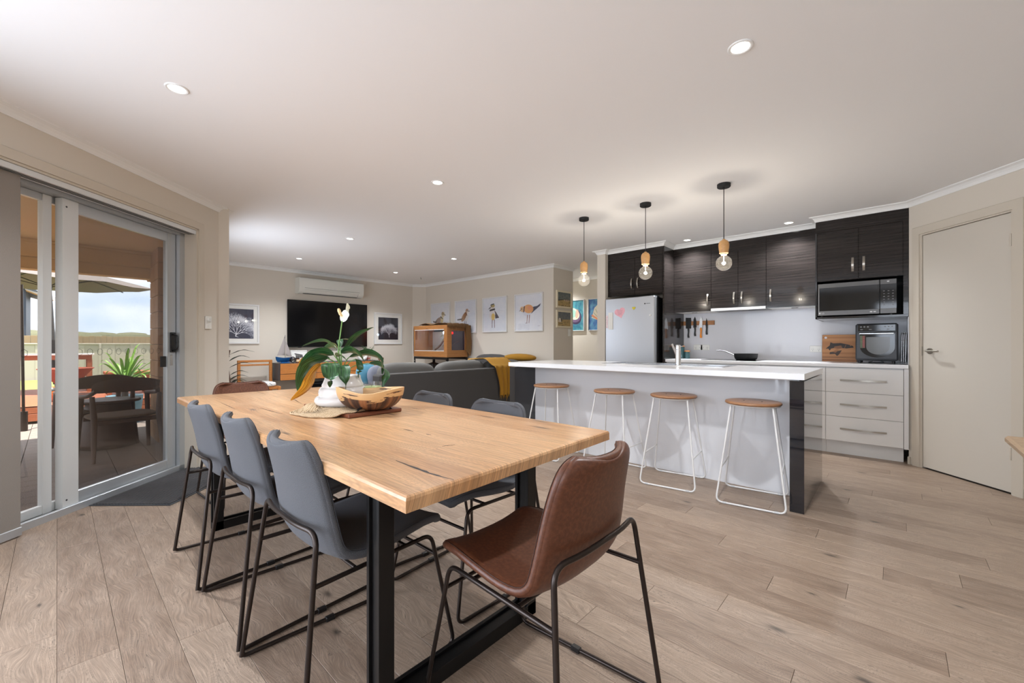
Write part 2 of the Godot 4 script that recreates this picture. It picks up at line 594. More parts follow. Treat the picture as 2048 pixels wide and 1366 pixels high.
	m.albedo_texture = ramp_tex(lf, 256, 256, [[50, rgb(70, 120, 40)], [128, rgb(104, 158, 52)], [210, rgb(170, 196, 96)]])
	m.backlight_enabled = true; m.backlight = rgb(90, 120, 20)
	mk("leaf_dark", rgb(34, 48, 36), 0.4)
	mk("leaf_fern", rgb(58, 92, 46), 0.6)
	mk("stem_green", rgb(112, 152, 82), 0.5)
	m = mk("spathe_white", rgb(240, 242, 226), 0.5); m.backlight_enabled = true; m.backlight = rgb(120, 120, 90)
	mk("spadix", rgb(238, 212, 158), 0.8)
	var jt := noise_img(256, 256, 0.15, 14, 2)
	m = mk("jute", Color(1, 1, 1), 0.95); m.albedo_texture = ramp_tex(jt, 256, 256, [[40, rgb(150, 126, 94)], [128, rgb(198, 172, 138)], [220, rgb(222, 202, 172)]]); bump(m, grey_tex(jt, 256, 256), 0.2); triplanar(m, Vector3(6, 6, 6), false)
	var bw := noise_img(512, 256, 0.02, 71, 4, Vector2(1, 5))
	m = mk("acacia", Color(1, 1, 1), 0.4)
	var aim := Image.create(128, 256, false, Image.FORMAT_RGB8)
	for y in 256:
		for x in 128:
			var nz := bw[(y * 2 % 256) * 512 + x * 3] / 255.0
			var streak := bw[((x / 9) % 256) * 512 + (y * 2) % 512] / 255.0
			var line := 0.74 + 0.14 * sin(y * TAU / 128.0) + (nz - 0.5) * 0.5
			var c1 := rgb(66, 44, 36).lerp(rgb(150, 100, 64), clampf((streak - 0.35) * 2.4, 0.0, 1.0))
			aim.set_pixel(x, y, rgb(206, 166, 116) if x / 128.0 > line else c1)
	m.albedo_texture = ImageTexture.create_from_image(aim)
	mk("sapwood", rgb(208, 168, 118), 0.5)
	# outdoors
	var pv := noise_img(512, 512, 0.12, 31, 4)
	m = mk("paver", Color(1, 1, 1), 0.85); m.albedo_texture = ramp_tex(pv, 512, 512, [[40, rgb(104, 96, 92)], [128, rgb(132, 122, 116)], [220, rgb(156, 146, 138)]]); bump(m, grey_tex(pv, 512, 512), 0.1); triplanar(m, Vector3(2, 2, 2))
	m = mk("block_tan", Color(1, 1, 1), 0.9); m.albedo_texture = ramp_tex(pv, 512, 512, [[40, rgb(150, 112, 76)], [128, rgb(178, 138, 98)], [220, rgb(196, 158, 116)]]); bump(m, grey_tex(pv, 512, 512), 0.12); triplanar(m, Vector3(1.5, 1.5, 1.5))
	mk("mortar", rgb(104, 82, 60), 0.95)
	mk("alfresco_warmed_cream", rgb(222, 184, 128), 0.8)  # cream paint with warm bounce light from the red deck mixed into its colour
	mk("fence_cream", rgb(176, 170, 160), 0.55)
	mk("fence_timber", rgb(158, 138, 104), 0.85)
	mk("shed_blue", rgb(58, 70, 84), 0.5)
	mk("rust_steel", rgb(132, 62, 44), 0.8)
	m = mk("lawn", Color(1, 1, 1), 0.95); m.albedo_texture = ramp_tex(pv, 512, 512, [[40, rgb(100, 112, 52)], [128, rgb(124, 136, 66)], [220, rgb(150, 158, 90)]]); triplanar(m, Vector3(1, 1, 1))
	mk("hill_scrub", rgb(96, 98, 76), 0.95)
	mk("under_ground", rgb(120, 110, 96), 0.95)
	# glowing things
	m = mk("lamp_glow", rgb(255, 250, 240), 0.5); m.emission_enabled = true; m.emission = rgb(255, 250, 242); m.emission_energy_multiplier = 6.0
	m = mk("filament_glow", rgb(255, 240, 220), 0.5); m.emission_enabled = true; m.emission = rgb(255, 242, 224); m.emission_energy_multiplier = 6.0
	m = mk("led_white", rgb(225, 240, 255), 0.5); m.emission_enabled = true; m.emission = rgb(215, 240, 255); m.emission_energy_multiplier = 8.0
	m = mk("led_red", rgb(255, 60, 50), 0.5); m.emission_enabled = true; m.emission = rgb(255, 40, 35); m.emission_energy_multiplier = 6.0

# ------------------------------------------------------------------ drawing of prints
class Pad:
	var im: Image
	var w: int
	var h: int
	var r := RandomNumberGenerator.new()
	func _init(ww: int, hh: int, c: Color, sd := 1) -> void:
		w = ww; h = hh
		im = Image.create(w, h, false, Image.FORMAT_RGB8)
		im.fill(c)
		r.seed = sd
	func blend(x: int, y: int, c: Color, a: float) -> void:
		if x >= 0 and y >= 0 and x < w and y < h:
			im.set_pixel(x, y, im.get_pixel(x, y).lerp(c, a))
	# ellipse in unit coordinates, watercolour-like unevenness k
	func ell(cx: float, cy: float, rx: float, ry: float, rot: float, c: Color, a := 1.0, k := 0.0) -> void:
		var R := maxf(rx, ry) * 1.05
		var co := cos(rot)
		var si := sin(rot)
		for y in range(int((cy - R) * h), int((cy + R) * h) + 1):
			for x in range(int((cx - R) * w), int((cx + R) * w) + 1):
				var dx := (float(x) / w - cx)
				var dy := (float(y) / h - cy)
				var ex := (dx * co + dy * si) / rx
				var ey := (-dx * si + dy * co) / ry
				var d := ex * ex + ey * ey
				if d < 1.0:
					blend(x, y, c.lightened(maxf(0.0, r.randfn(0.0, k))) if k > 0.0 else c, a * clampf((1.0 - d) * 7.0, 0.0, 1.0))
	func poly(pts: Array, c: Color, a := 1.0) -> void:
		var pp := PackedVector2Array(pts)
		var lo := Vector2(9, 9)
		var hi := Vector2(-9, -9)
		for p in pp:
			lo = lo.min(p); hi = hi.max(p)
		for y in range(int(lo.y * h), int(hi.y * h) + 1):
			for x in range(int(lo.x * w), int(hi.x * w) + 1):
				if Geometry2D.is_point_in_polygon(Vector2(float(x) / w, float(y) / h), pp):
					blend(x, y, c, a)
	func line(a: Vector2, b: Vector2, t0: float, t1: float, c: Color, al := 1.0) -> void:
		var steps := int((b - a).length() * maxf(w, h) * 1.6) + 2
		for i in steps:
			var t := float(i) / (steps - 1)
			var p := a.lerp(b, t)
			var rr := lerpf(t0, t1, t) * w * 0.5
			var q := int(ceil(rr))
			for yy in range(-q, q + 1):
				for xx in range(-q, q + 1):
					var d := sqrt(float(xx * xx + yy * yy))
					if d <= rr + 0.5:
						blend(int(p.x * w) + xx, int(p.y * h) + yy, c, al * clampf(rr + 0.5 - d, 0.0, 1.0))
	func branch(p: Vector2, ang: float, ln: float, th: float, depth: int, c: Color, spread: float, shrink: float) -> void:
		var q := p + Vector2(cos(ang), sin(ang)) * ln
		line(p, q, th, th * 0.75, c, 0.9)
		if depth <= 0:
			return
		var kids := 3 if depth > 3 else 2
		for i in kids:
			var da := spread * (float(i) / (kids - 1) - 0.5) * 2.0 + r.randf_range(-0.12, 0.12)
			branch(q, ang + da, ln * shrink * r.randf_range(0.8, 1.1), maxf(th * 0.68, 0.004), depth - 1, c, spread * 0.9, shrink)
	func mottle(c0: Color, c1: Color, freq: float, a: float) -> void:
		var f := FastNoiseLite.new()
		f.seed = r.randi()
		f.frequency = freq
		for y in h:
			for x in w:
				var v := clampf(0.5 + f.get_noise_2d(x, y), 0.0, 1.0)
				blend(x, y, c0.lerp(c1, v), a)
	func tex() -> ImageTexture:
		return ImageTexture.create_from_image(im)

func print_mat(called: String, p: Pad, rough := 0.5) -> StandardMaterial3D:
	var m := mk(called, Color(1, 1, 1), rough)
	m.albedo_texture = p.tex()
	m.texture_repeat = false
	return m

func artwork() -> void:
	var p: Pad
	var wht := rgb(232, 233, 238)
	p = Pad.new(320, 330, rgb(26, 34, 66), 3)
	for a in [-2.55, -2.0, -1.45, -0.85, -0.4]:
		p.branch(Vector2(0.50, 0.86), a, 0.15, 0.016, 6, wht, 0.44, 0.86)
	p.line(Vector2(0.5, 0.84), Vector2(0.48, 0.92), 0.03, 0.024, wht)
	p.line(Vector2(0.48, 0.92), Vector2(0.56, 0.95), 0.024, 0.006, wht)
	print_mat("print_coral_fan", p)
	p = Pad.new(280, 300, rgb(22, 23, 40), 8)
	for a in [-2.3, -1.95, -1.57, -1.2, -0.85]:
		p.branch(Vector2(0.53, 0.78), a, 0.10, 0.012, 6, rgb(208, 208, 214), 0.40, 0.9)
	p.line(Vector2(0.53, 0.74), Vector2(0.545, 0.90), 0.022, 0.014, rgb(214, 214, 220))
	print_mat("print_coral_leaf", p)
	var paper := rgb(229, 230, 235)
	var brown := rgb(150, 104, 66)
	var dk := rgb(52, 44, 48)
	# bird running, tail up at the left
	p = Pad.new(256, 256, paper, 21); p.mottle(paper, rgb(216, 219, 228), 0.02, 0.5)
	p.ell(0.43, 0.63, 0.22, 0.13, -0.35, rgb(150, 164, 176), 0.95, 0.15)
	p.ell(0.40, 0.57, 0.21, 0.09, -0.42, rgb(138, 106, 88), 0.95, 0.2)
	p.poly([Vector2(0.30, 0.60), Vector2(0.12, 0.59), Vector2(0.07, 0.56), Vector2(0.09, 0.62), Vector2(0.26, 0.66)], rgb(86, 74, 72))
	p.ell(0.60, 0.55, 0.08, 0.13, 0.2, rgb(214, 196, 140), 0.95, 0.1)
	p.ell(0.66, 0.37, 0.095, 0.09, 0.0, rgb(206, 188, 150), 1.0, 0.15)
	p.ell(0.63, 0.34, 0.06, 0.06, 0.0, rgb(128, 104, 70), 0.7, 0.2)
	p.line(Vector2(0.53, 0.45), Vector2(0.63, 0.52), 0.04, 0.03, dk)
	p.line(Vector2(0.74, 0.39), Vector2(0.82, 0.41), 0.025, 0.006, dk)
	p.ell(0.70, 0.36, 0.018, 0.02, 0.0, dk)
	p.line(Vector2(0.40, 0.74), Vector2(0.34, 0.90), 0.02, 0.014, dk); p.line(Vector2(0.54, 0.74), Vector2(0.66, 0.94), 0.02, 0.014, dk)
	print_mat("print_bird_running", p)
	# bird standing, brown back
	p = Pad.new(256, 256, paper, 22); p.mottle(paper, rgb(214, 217, 228), 0.02, 0.5)
	p.ell(0.50, 0.52, 0.15, 0.14, -0.5, rgb(222, 216, 212), 1.0, 0.05)
	p.ell(0.43, 0.50, 0.20, 0.085, -0.85, brown, 0.97, 0.2)
	p.poly([Vector2(0.34, 0.55), Vector2(0.08, 0.57), Vector2(0.09, 0.61), Vector2(0.32, 0.60)], rgb(84, 76, 76))
	p.ell(0.58, 0.32, 0.075, 0.075, 0.0, rgb(170, 120, 84), 1.0, 0.15)
	p.ell(0.61, 0.35, 0.05, 0.07, 0.0, rgb(230, 224, 220), 0.85)
	p.line(Vector2(0.52, 0.38), Vector2(0.58, 0.46), 0.035, 0.02, rgb(120, 74, 48))
	p.line(Vector2(0.65, 0.33), Vector2(0.72, 0.335), 0.022, 0.006, dk); p.ell(0.60, 0.315, 0.02, 0.02, 0.0, dk)
	p.line(Vector2(0.46, 0.66), Vector2(0.45, 0.86), 0.018, 0.014, rgb(110, 96, 112)); p.line(Vector2(0.54, 0.66), Vector2(0.53, 0.86), 0.018, 0.014, rgb(110, 96, 112))
	print_mat("print_bird_brown", p)
	# bird facing, black collar
	p = Pad.new(256, 256, paper, 23); p.mottle(paper, rgb(214, 219, 230), 0.02, 0.5)
	p.poly([Vector2(0.50, 0.36), Vector2(0.58, 0.44), Vector2(0.70, 0.60), Vector2(0.54, 0.62)], rgb(92, 84, 90))
	p.ell(0.40, 0.50, 0.135, 0.165, 0.1, rgb(226, 220, 220), 1.0, 0.05)
	p.ell(0.44, 0.56, 0.08, 0.11, 0.0, rgb(224, 184, 84), 0.85, 0.15)
	p.ell(0.41, 0.27, 0.10, 0.095, 0.0, rgb(224, 214, 206), 1.0, 0.05)
	p.ell(0.42, 0.22, 0.095, 0.055, 0.1, rgb(168, 140, 60), 0.95, 0.2)
	p.line(Vector2(0.34, 0.20), Vector2(0.47, 0.175), 0.03, 0.03, dk)
	p.line(Vector2(0.31, 0.365), Vector2(0.50, 0.335), 0.05, 0.05, dk)
	p.line(Vector2(0.32, 0.28), Vector2(0.24, 0.32), 0.035, 0.008, dk); p.ell(0.36, 0.25, 0.02, 0.02, 0.0, dk)
	p.line(Vector2(0.40, 0.66), Vector2(0.395, 0.89), 0.022, 0.018, rgb(98, 66, 66)); p.line(Vector2(0.50, 0.66), Vector2(0.51, 0.89), 0.022, 0.018, rgb(98, 66, 66))
	print_mat("print_bird_collar", p)
	# bird leaning down, orange back
	p = Pad.new(256, 256, paper, 24); p.mottle(paper, rgb(216, 220, 230), 0.02, 0.5)
	p.poly([Vector2(0.62, 0.36), Vector2(0.82, 0.335), Vector2(0.95, 0.27), Vector2(0.92, 0.34), Vector2(0.74, 0.45), Vector2(0.60, 0.54)], rgb(70, 74, 96))
	p.ell(0.44, 0.47, 0.19, 0.13, 0.05, rgb(214, 216, 226), 1.0, 0.05)
	p.ell(0.50, 0.40, 0.19, 0.125, 0.1, rgb(224, 156, 88), 0.97, 0.18)
	p.ell(0.55, 0.38, 0.10, 0.06, 0.3, rgb(226, 140, 110), 0.6, 0.15)
	p.ell(0.27, 0.40, 0.095, 0.08, 0.3, rgb(220, 178, 132), 1.0, 0.15)
	p.line(Vector2(0.345, 0.33), Vector2(0.32, 0.48), 0.035, 0.03, rgb(70, 46, 48))
	p.line(Vector2(0.20, 0.42), Vector2(0.155, 0.455), 0.022, 0.008, rgb(110, 96, 90)); p.ell(0.24, 0.39, 0.022, 0.018, 0.0, dk)
	p.line(Vector2(0.46, 0.58), Vector2(0.44, 0.80), 0.024, 0.016, rgb(150, 104, 96)); p.line(Vector2(0.54, 0.58), Vector2(0.52, 0.80), 0.024, 0.016, rgb(150, 104, 96))
	p.line(Vector2(0.38, 0.80), Vector2(0.46, 0.80), 0.012, 0.008, rgb(110, 96, 100))
	p.line(Vector2(0.85, 0.89), Vector2(0.93, 0.885), 0.006, 0.004, rgb(130, 130, 140))
	print_mat("print_bird_orange", p)
	# two small beach paintings
	for k in 2:
		p = Pad.new(180, 120, rgb(96, 106, 108), 31 + k)
		p.mottle(rgb(84, 98, 100) if k == 0 else rgb(92, 98, 112), rgb(128, 128, 120), 0.03, 0.7)
		p.poly([Vector2(0, 0.55), Vector2(1, 0.5), Vector2(1, 1), Vector2(0, 1)], rgb(176, 150, 98))
		for i in 26:
			p.ell(p.r.randf(), p.r.randf_range(0.55, 0.98), p.r.randf_range(0.03, 0.10), p.r.randf_range(0.01, 0.04), p.r.randf_range(-0.3, 0.3), [rgb(120, 104, 70), rgb(196, 172, 118), rgb(78, 72, 56)][i % 3], 0.6)
		if k == 0:
			for x in [0.55, 0.68, 0.80]:
				p.poly([Vector2(x, 0.42), Vector2(x + 0.09, 0.60), Vector2(x - 0.04, 0.60)], rgb(206, 182, 150)); p.line(Vector2(x, 0.42), Vector2(x + 0.09, 0.6), 0.02, 0.02, rgb(90, 62, 50))
			p.line(Vector2(0.05, 0.58), Vector2(0.4, 0.52), 0.06, 0.04, rgb(74, 70, 56))
		else:
			p.poly([Vector2(0.12, 0.42), Vector2(0.24, 0.45), Vector2(0.30, 0.72), Vector2(0.06, 0.72)], rgb(214, 204, 188)); p.poly([Vector2(0.24, 0.42), Vector2(0.34, 0.55), Vector2(0.32, 0.72), Vector2(0.28, 0.70)], rgb(66, 58, 52))
		print_mat("print_beach_%d" % k, p, 0.35)
	# two shell paintings
	p = Pad.new(200, 240, rgb(46, 122, 140), 41)
	p.mottle(rgb(34, 98, 128), rgb(88, 160, 160), 0.02, 0.8)
	p.ell(0.46, 0.53, 0.42, 0.27, 0.2, rgb(44, 30, 66)); p.ell(0.44, 0.50, 0.38, 0.23, 0.2, rgb(96, 72, 104), 1.0, 0.1)
	p.ell(0.40, 0.44, 0.36, 0.20, 0.2, rgb(206, 212, 182), 1.0, 0.08); p.ell(0.36, 0.42, 0.22, 0.14, 0.2, rgb(132, 186, 170), 0.8, 0.1)
	p.ell(0.60, 0.44, 0.10, 0.16, 0.3, rgb(200, 142, 120), 0.7, 0.1)
	print_mat("print_shell_round", p, 0.35)
	p = Pad.new(200, 240, rgb(52, 106, 160), 42)
	p.mottle(rgb(50, 90, 158), rgb(104, 166, 188), 0.02, 0.8)
	p.poly([Vector2(0.15, 0.60), Vector2(0.30, 0.28), Vector2(0.62, 0.10), Vector2(1.0, 0.12), Vector2(1.0, 0.75), Vector2(0.70, 0.74)], rgb(214, 204, 180))
	for i in 9:
		var t := i / 8.0
		p.line(Vector2(0.66, 0.72), Vector2(0.16, 0.56).lerp(Vector2(0.98, 0.14), t) + Vector2(0, -0.18 * sin(t * PI)), 0.012, 0.022, rgb(150, 150, 132), 0.7)
	p.poly([Vector2(0.12, 0.52), Vector2(0.20, 0.50), Vector2(0.70, 0.72), Vector2(0.62, 0.76)], rgb(222, 138, 92))
	print_mat("print_shell_fan", p, 0.35)
	# burnt fish on a board
	p = Pad.new(256, 256, rgb(168, 112, 66), 51)
	for y in 256:
		var c := rgb(168, 112, 66).lerp(rgb(196, 140, 88), 0.5 + 0.5 * sin(y * 0.11 + sin(y * 0.03) * 3.0))
		for x in 256:
			p.blend(x, y, c, 0.8)
	for y in [0.86, 0.94]:
		p.line(Vector2(0, y), Vector2(1, y + 0.01), 0.014, 0.014, rgb(88, 50, 28), 0.8)
	var burn := rgb(38, 24, 16)
	p.poly([Vector2(0.10, 0.52), Vector2(0.22, 0.40), Vector2(0.24, 0.28), Vector2(0.32, 0.32), Vector2(0.55, 0.31), Vector2(0.74, 0.36), Vector2(0.90, 0.42), Vector2(0.92, 0.48), Vector2(0.72, 0.51), Vector2(0.60, 0.50), Vector2(0.46, 0.53), Vector2(0.34, 0.50), Vector2(0.26, 0.52), Vector2(0.22, 0.60), Vector2(0.18, 0.52)], burn)
	p.poly([Vector2(0.36, 0.44), Vector2(0.56, 0.40), Vector2(0.60, 0.50), Vector2(0.46, 0.53), Vector2(0.34, 0.50)], rgb(150, 96, 56), 0.8)
	p.poly([Vector2(0.22, 0.66), Vector2(0.40, 0.62), Vector2(0.58, 0.58), Vector2(0.50, 0.74), Vector2(0.44, 0.80), Vector2(0.38, 0.72), Vector2(0.22, 0.74)], burn, 0.85)
	p.poly([Vector2(0.30, 0.64), Vector2(0.42, 0.54), Vector2(0.50, 0.56), Vector2(0.40, 0.68)], rgb(160, 104, 60), 0.8)
	p.line(Vector2(0.70, 0.38), Vector2(0.66, 0.50), 0.012, 0.012, rgb(150, 96, 56)); p.ell(0.83, 0.41, 0.014, 0.012, 0.0, rgb(190, 140, 90))
	print_mat("print_fish_board", p, 0.5)
	# small black and white photograph
	p = Pad.new(96, 72, rgb(238, 237, 233), 61)
	p.poly([Vector2(0.22, 0.22), Vector2(0.40, 0.30), Vector2(0.72, 0.34), Vector2(0.80, 0.66), Vector2(0.24, 0.72)], rgb(120, 118, 116))
	for x in [0.28, 0.42, 0.56, 0.68]:
		p.poly([Vector2(x, 0.44), Vector2(x + 0.09, 0.45), Vector2(x + 0.09, 0.70), Vector2(x, 0.70)], rgb(30, 30, 32))
	p.line(Vector2(0.2, 0.25), Vector2(0.74, 0.40), 0.08, 0.06, rgb(46, 46, 48))
	print_mat("print_small_photo", p)
	# pink heart note with writing, and a patterned paper
	p = Pad.new(128, 128, rgb(238, 178, 188), 71)
	for i in 7:
		var y := 0.30 + i * 0.06
		var x := 0.24 + 0.02 * i
		while x < 0.74 - 0.02 * i:
			var l := p.r.randf_range(0.02, 0.06)
			p.line(Vector2(x, y), Vector2(x + l, y + p.r.randf_range(-0.012, 0.012)), 0.012, 0.010, rgb(150, 110, 124))
			x += l + 0.02
	print_mat("print_heart", p)
	p = Pad.new(64, 128, rgb(236, 220, 220), 73)
	for i in 30:
		p.ell(p.r.randf(), p.r.randf(), 0.05, 0.03, p.r.randf() * 3.0, rgb(206, 112, 122), 0.8)
	print_mat("print_red_pattern", p)
	# patterned seat cushion and check pot
	p = Pad.new(128, 128, rgb(226, 224, 220), 81)
	for i in 26:
		var a := Vector2(p.r.randf(), p.r.randf())
		p.line(a, a + Vector2(0.16, 0).rotated(p.r.randf() * TAU), 0.02, 0.02, rgb(120, 124, 130))
	M["cushion_print"] = print_mat("cushion_print", p, 0.9); M["cushion_print"].texture_repeat = true; triplanar(M["cushion_print"], Vector3(3, 3, 3), false)
	p = Pad.new(64, 64, rgb(228, 214, 204), 83)
	for i in 4:
		p.line(Vector2(0.12 + i * 0.25, 0), Vector2(0.12 + i * 0.25, 1), 0.08, 0.08, rgb(206, 110, 96)); p.line(Vector2(0, 0.12 + i * 0.25), Vector2(1, 0.12 + i * 0.25), 0.08, 0.08, rgb(206, 110, 96))
	print_mat("check_pot", p).texture_repeat = true
	# striped jar label of the bench oven sticker
	p = Pad.new(48, 128, rgb(70, 76, 60), 85)
	for i in 9:
		p.poly([Vector2(0.5, 0.04 + i * 0.105), Vector2(1, 0.04 + i * 0.105), Vector2(1, 0.10 + i * 0.105), Vector2(0.5, 0.10 + i * 0.105)], rgb(176, 84, 84))
		p.poly([Vector2(0.05, 0.04 + i * 0.105), Vector2(0.45, 0.04 + i * 0.105), Vector2(0.45, 0.08 + i * 0.105), Vector2(0.05, 0.08 + i * 0.105)], rgb(120, 140, 96))
	print_mat("oven_sticker", p)

# ------------------------------------------------------------------ plan of the house
const W1 := Vector2(-4.78, -1.114)            # end of the sliding-door wall
const WD := Vector2(0.686, 0.727)             # along that wall, towards the back of the dining room
const WN := Vector2(0.727, -0.686)            # into the room
const R1 := Vector2(0.093, -5.25)             # start of the pantry-door wall
const RD := Vector2(0.676, 0.737)
const RN := Vector2(-0.737, 0.676)

func wl(t: float, off: float) -> Vector2:     # point on the sliding-door wall; off outwards
	return W1 + WD * t - WN * off

func rl(t: float, off: float) -> Vector2:     # point on the pantry-door wall; off outwards
	return R1 + RD * t - RN * off

func v3(p: Vector2, y: float) -> Vector3:
	return Vector3(p.x, y, p.y)

func room_poly() -> PackedVector2Array:
	return PackedVector2Array([W1, wl(5.2, 0), Vector2(1.9, 2.67), rl(2.67, 0), R1, Vector2(0.093, -5.85), Vector2(-2.945, -5.85), Vector2(-2.945, -5.11), Vector2(-3.07, -5.11), Vector2(-3.07, -6.95), Vector2(-5.6, -6.95), Vector2(-5.6, -5.98), Vector2(-4.07, -5.98), Vector2(-4.07, -5.43), Vector2(-7.524, -5.43), Vector2(-7.72, -5.216), Vector2(-7.72, -1.114)])

func wall(called: String, a: Vector2, b: Vector2, out: Vector2, th := 0.15, y0 := 0.0, y1 := CEIL) -> MeshInstance3D:
	out = out.normalized() * th
	var mb := MB.new()
	mb.prism(PackedVector2Array([a, b, b + out, a + out]), y0, y1)
	return structure(called, mb, M.wall_paint)

func camera_and_light() -> void:
	var cam := Camera3D.new()
	cam.name = "camera"
	cam.projection = Camera3D.PROJECTION_FRUSTUM
	cam.near = 0.05
	cam.far = 300.0
	cam.size = 2.0 * 0.05 * 683.0 / 835.0
	cam.frustum_offset = Vector2(0, 0.05 * 5.3 / 835.0)
	cam.position = Vector3(0, 1.09, 0)
	cam.rotation_degrees = Vector3(0, 42.54, 0)
	add_child(cam)
	cam.current = true

	# sky: pale blue with thin white cloud all round
	var w := 1024
	var h := 512
	var f := FastNoiseLite.new()
	f.seed = 5; f.frequency = 1.0; f.fractal_octaves = 5
	var dat := PackedByteArray()
	dat.resize(w * h * 3)
	for y in h:
		var el := (0.5 - (y + 0.5) / h) * PI
		for x in w:
			var az := TAU * x / w
			var d := Vector3(cos(az) * cos(el), sin(el), sin(az) * cos(el))
			var s := 1.0 / maxf(0.16, absf(d.y) + 0.1)
			var c := clampf(0.72 + 1.2 * f.get_noise_3d(d.x * s * 0.9, d.y * 6.0, d.z * s * 0.9), 0.0, 1.0)
			var col := rgb(186, 206, 232).lerp(rgb(242, 245, 250), c)
			if el < 0.0:
				col = rgb(170, 164, 150)
			var i := (y * w + x) * 3
			dat[i] = int(col.r * 255); dat[i + 1] = int(col.g * 255); dat[i + 2] = int(col.b * 255)
	var pan := PanoramaSkyMaterial.new()
	pan.panorama = ImageTexture.create_from_image(Image.create_from_data(w, h, false, Image.FORMAT_RGB8, dat))
	var sky := Sky.new()
	sky.sky_material = pan
	var env := Environment.new()
	env.background_mode = Environment.BG_SKY
	env.sky = sky
	env.background_energy_multiplier = 1.9
	env.tonemap_mode = Environment.TONE_MAPPER_LINEAR
	env.tonemap_exposure = 1.34
	env.sdfgi_enabled = true
	env.ssao_enabled = true
	env.ssil_enabled = true
	var we := WorldEnvironment.new()
	we.name = "world"
	we.environment = env
	add_child(we)

	var sun := DirectionalLight3D.new()
	sun.name = "sun"
	sun.light_color = rgb(255, 246, 232)
	sun.light_energy = 3.2
	sun.light_angular_distance = 0.6
	sun.shadow_enabled = true
	add_child(sun)
	sun.look_at_from_position(Vector3.ZERO, Vector3(-0.17, -1.0, -0.10), Vector3.BACK)

	# daylight that comes in through the glass doors beside the camera, the living-room window and the windows behind
	var p := wl(3.7, 0.02)
	daylight("daylight_glass_doors", v3(p, 1.1), Vector3(WN.x, 0, WN.y), Vector2(2.1, 1.9), 1.9)
	daylight("daylight_living_window", Vector3(-5.50, 1.25, -1.15), Vector3(0, 0, -1), Vector2(1.0, 1.4), 1.5)
	daylight("daylight_rear_window", Vector3(0.6, 1.45, 2.63), Vector3(0, 0, -1), Vector2(1.8, 1.2), 1.6)

func daylight(called: String, at: Vector3, towards: Vector3, size: Vector2, energy: float) -> void:
	var l := AreaLight3D.new()
	l.name = called
	l.area_size = size
	l.area_normalize_energy = false
	l.light_energy = energy
	l.light_color = rgb(228, 239, 255)
	l.area_range = 30.0
	l.shadow_enabled = true
	add_child(l)
	l.look_at_from_position(at, at + towards, Vector3.UP)

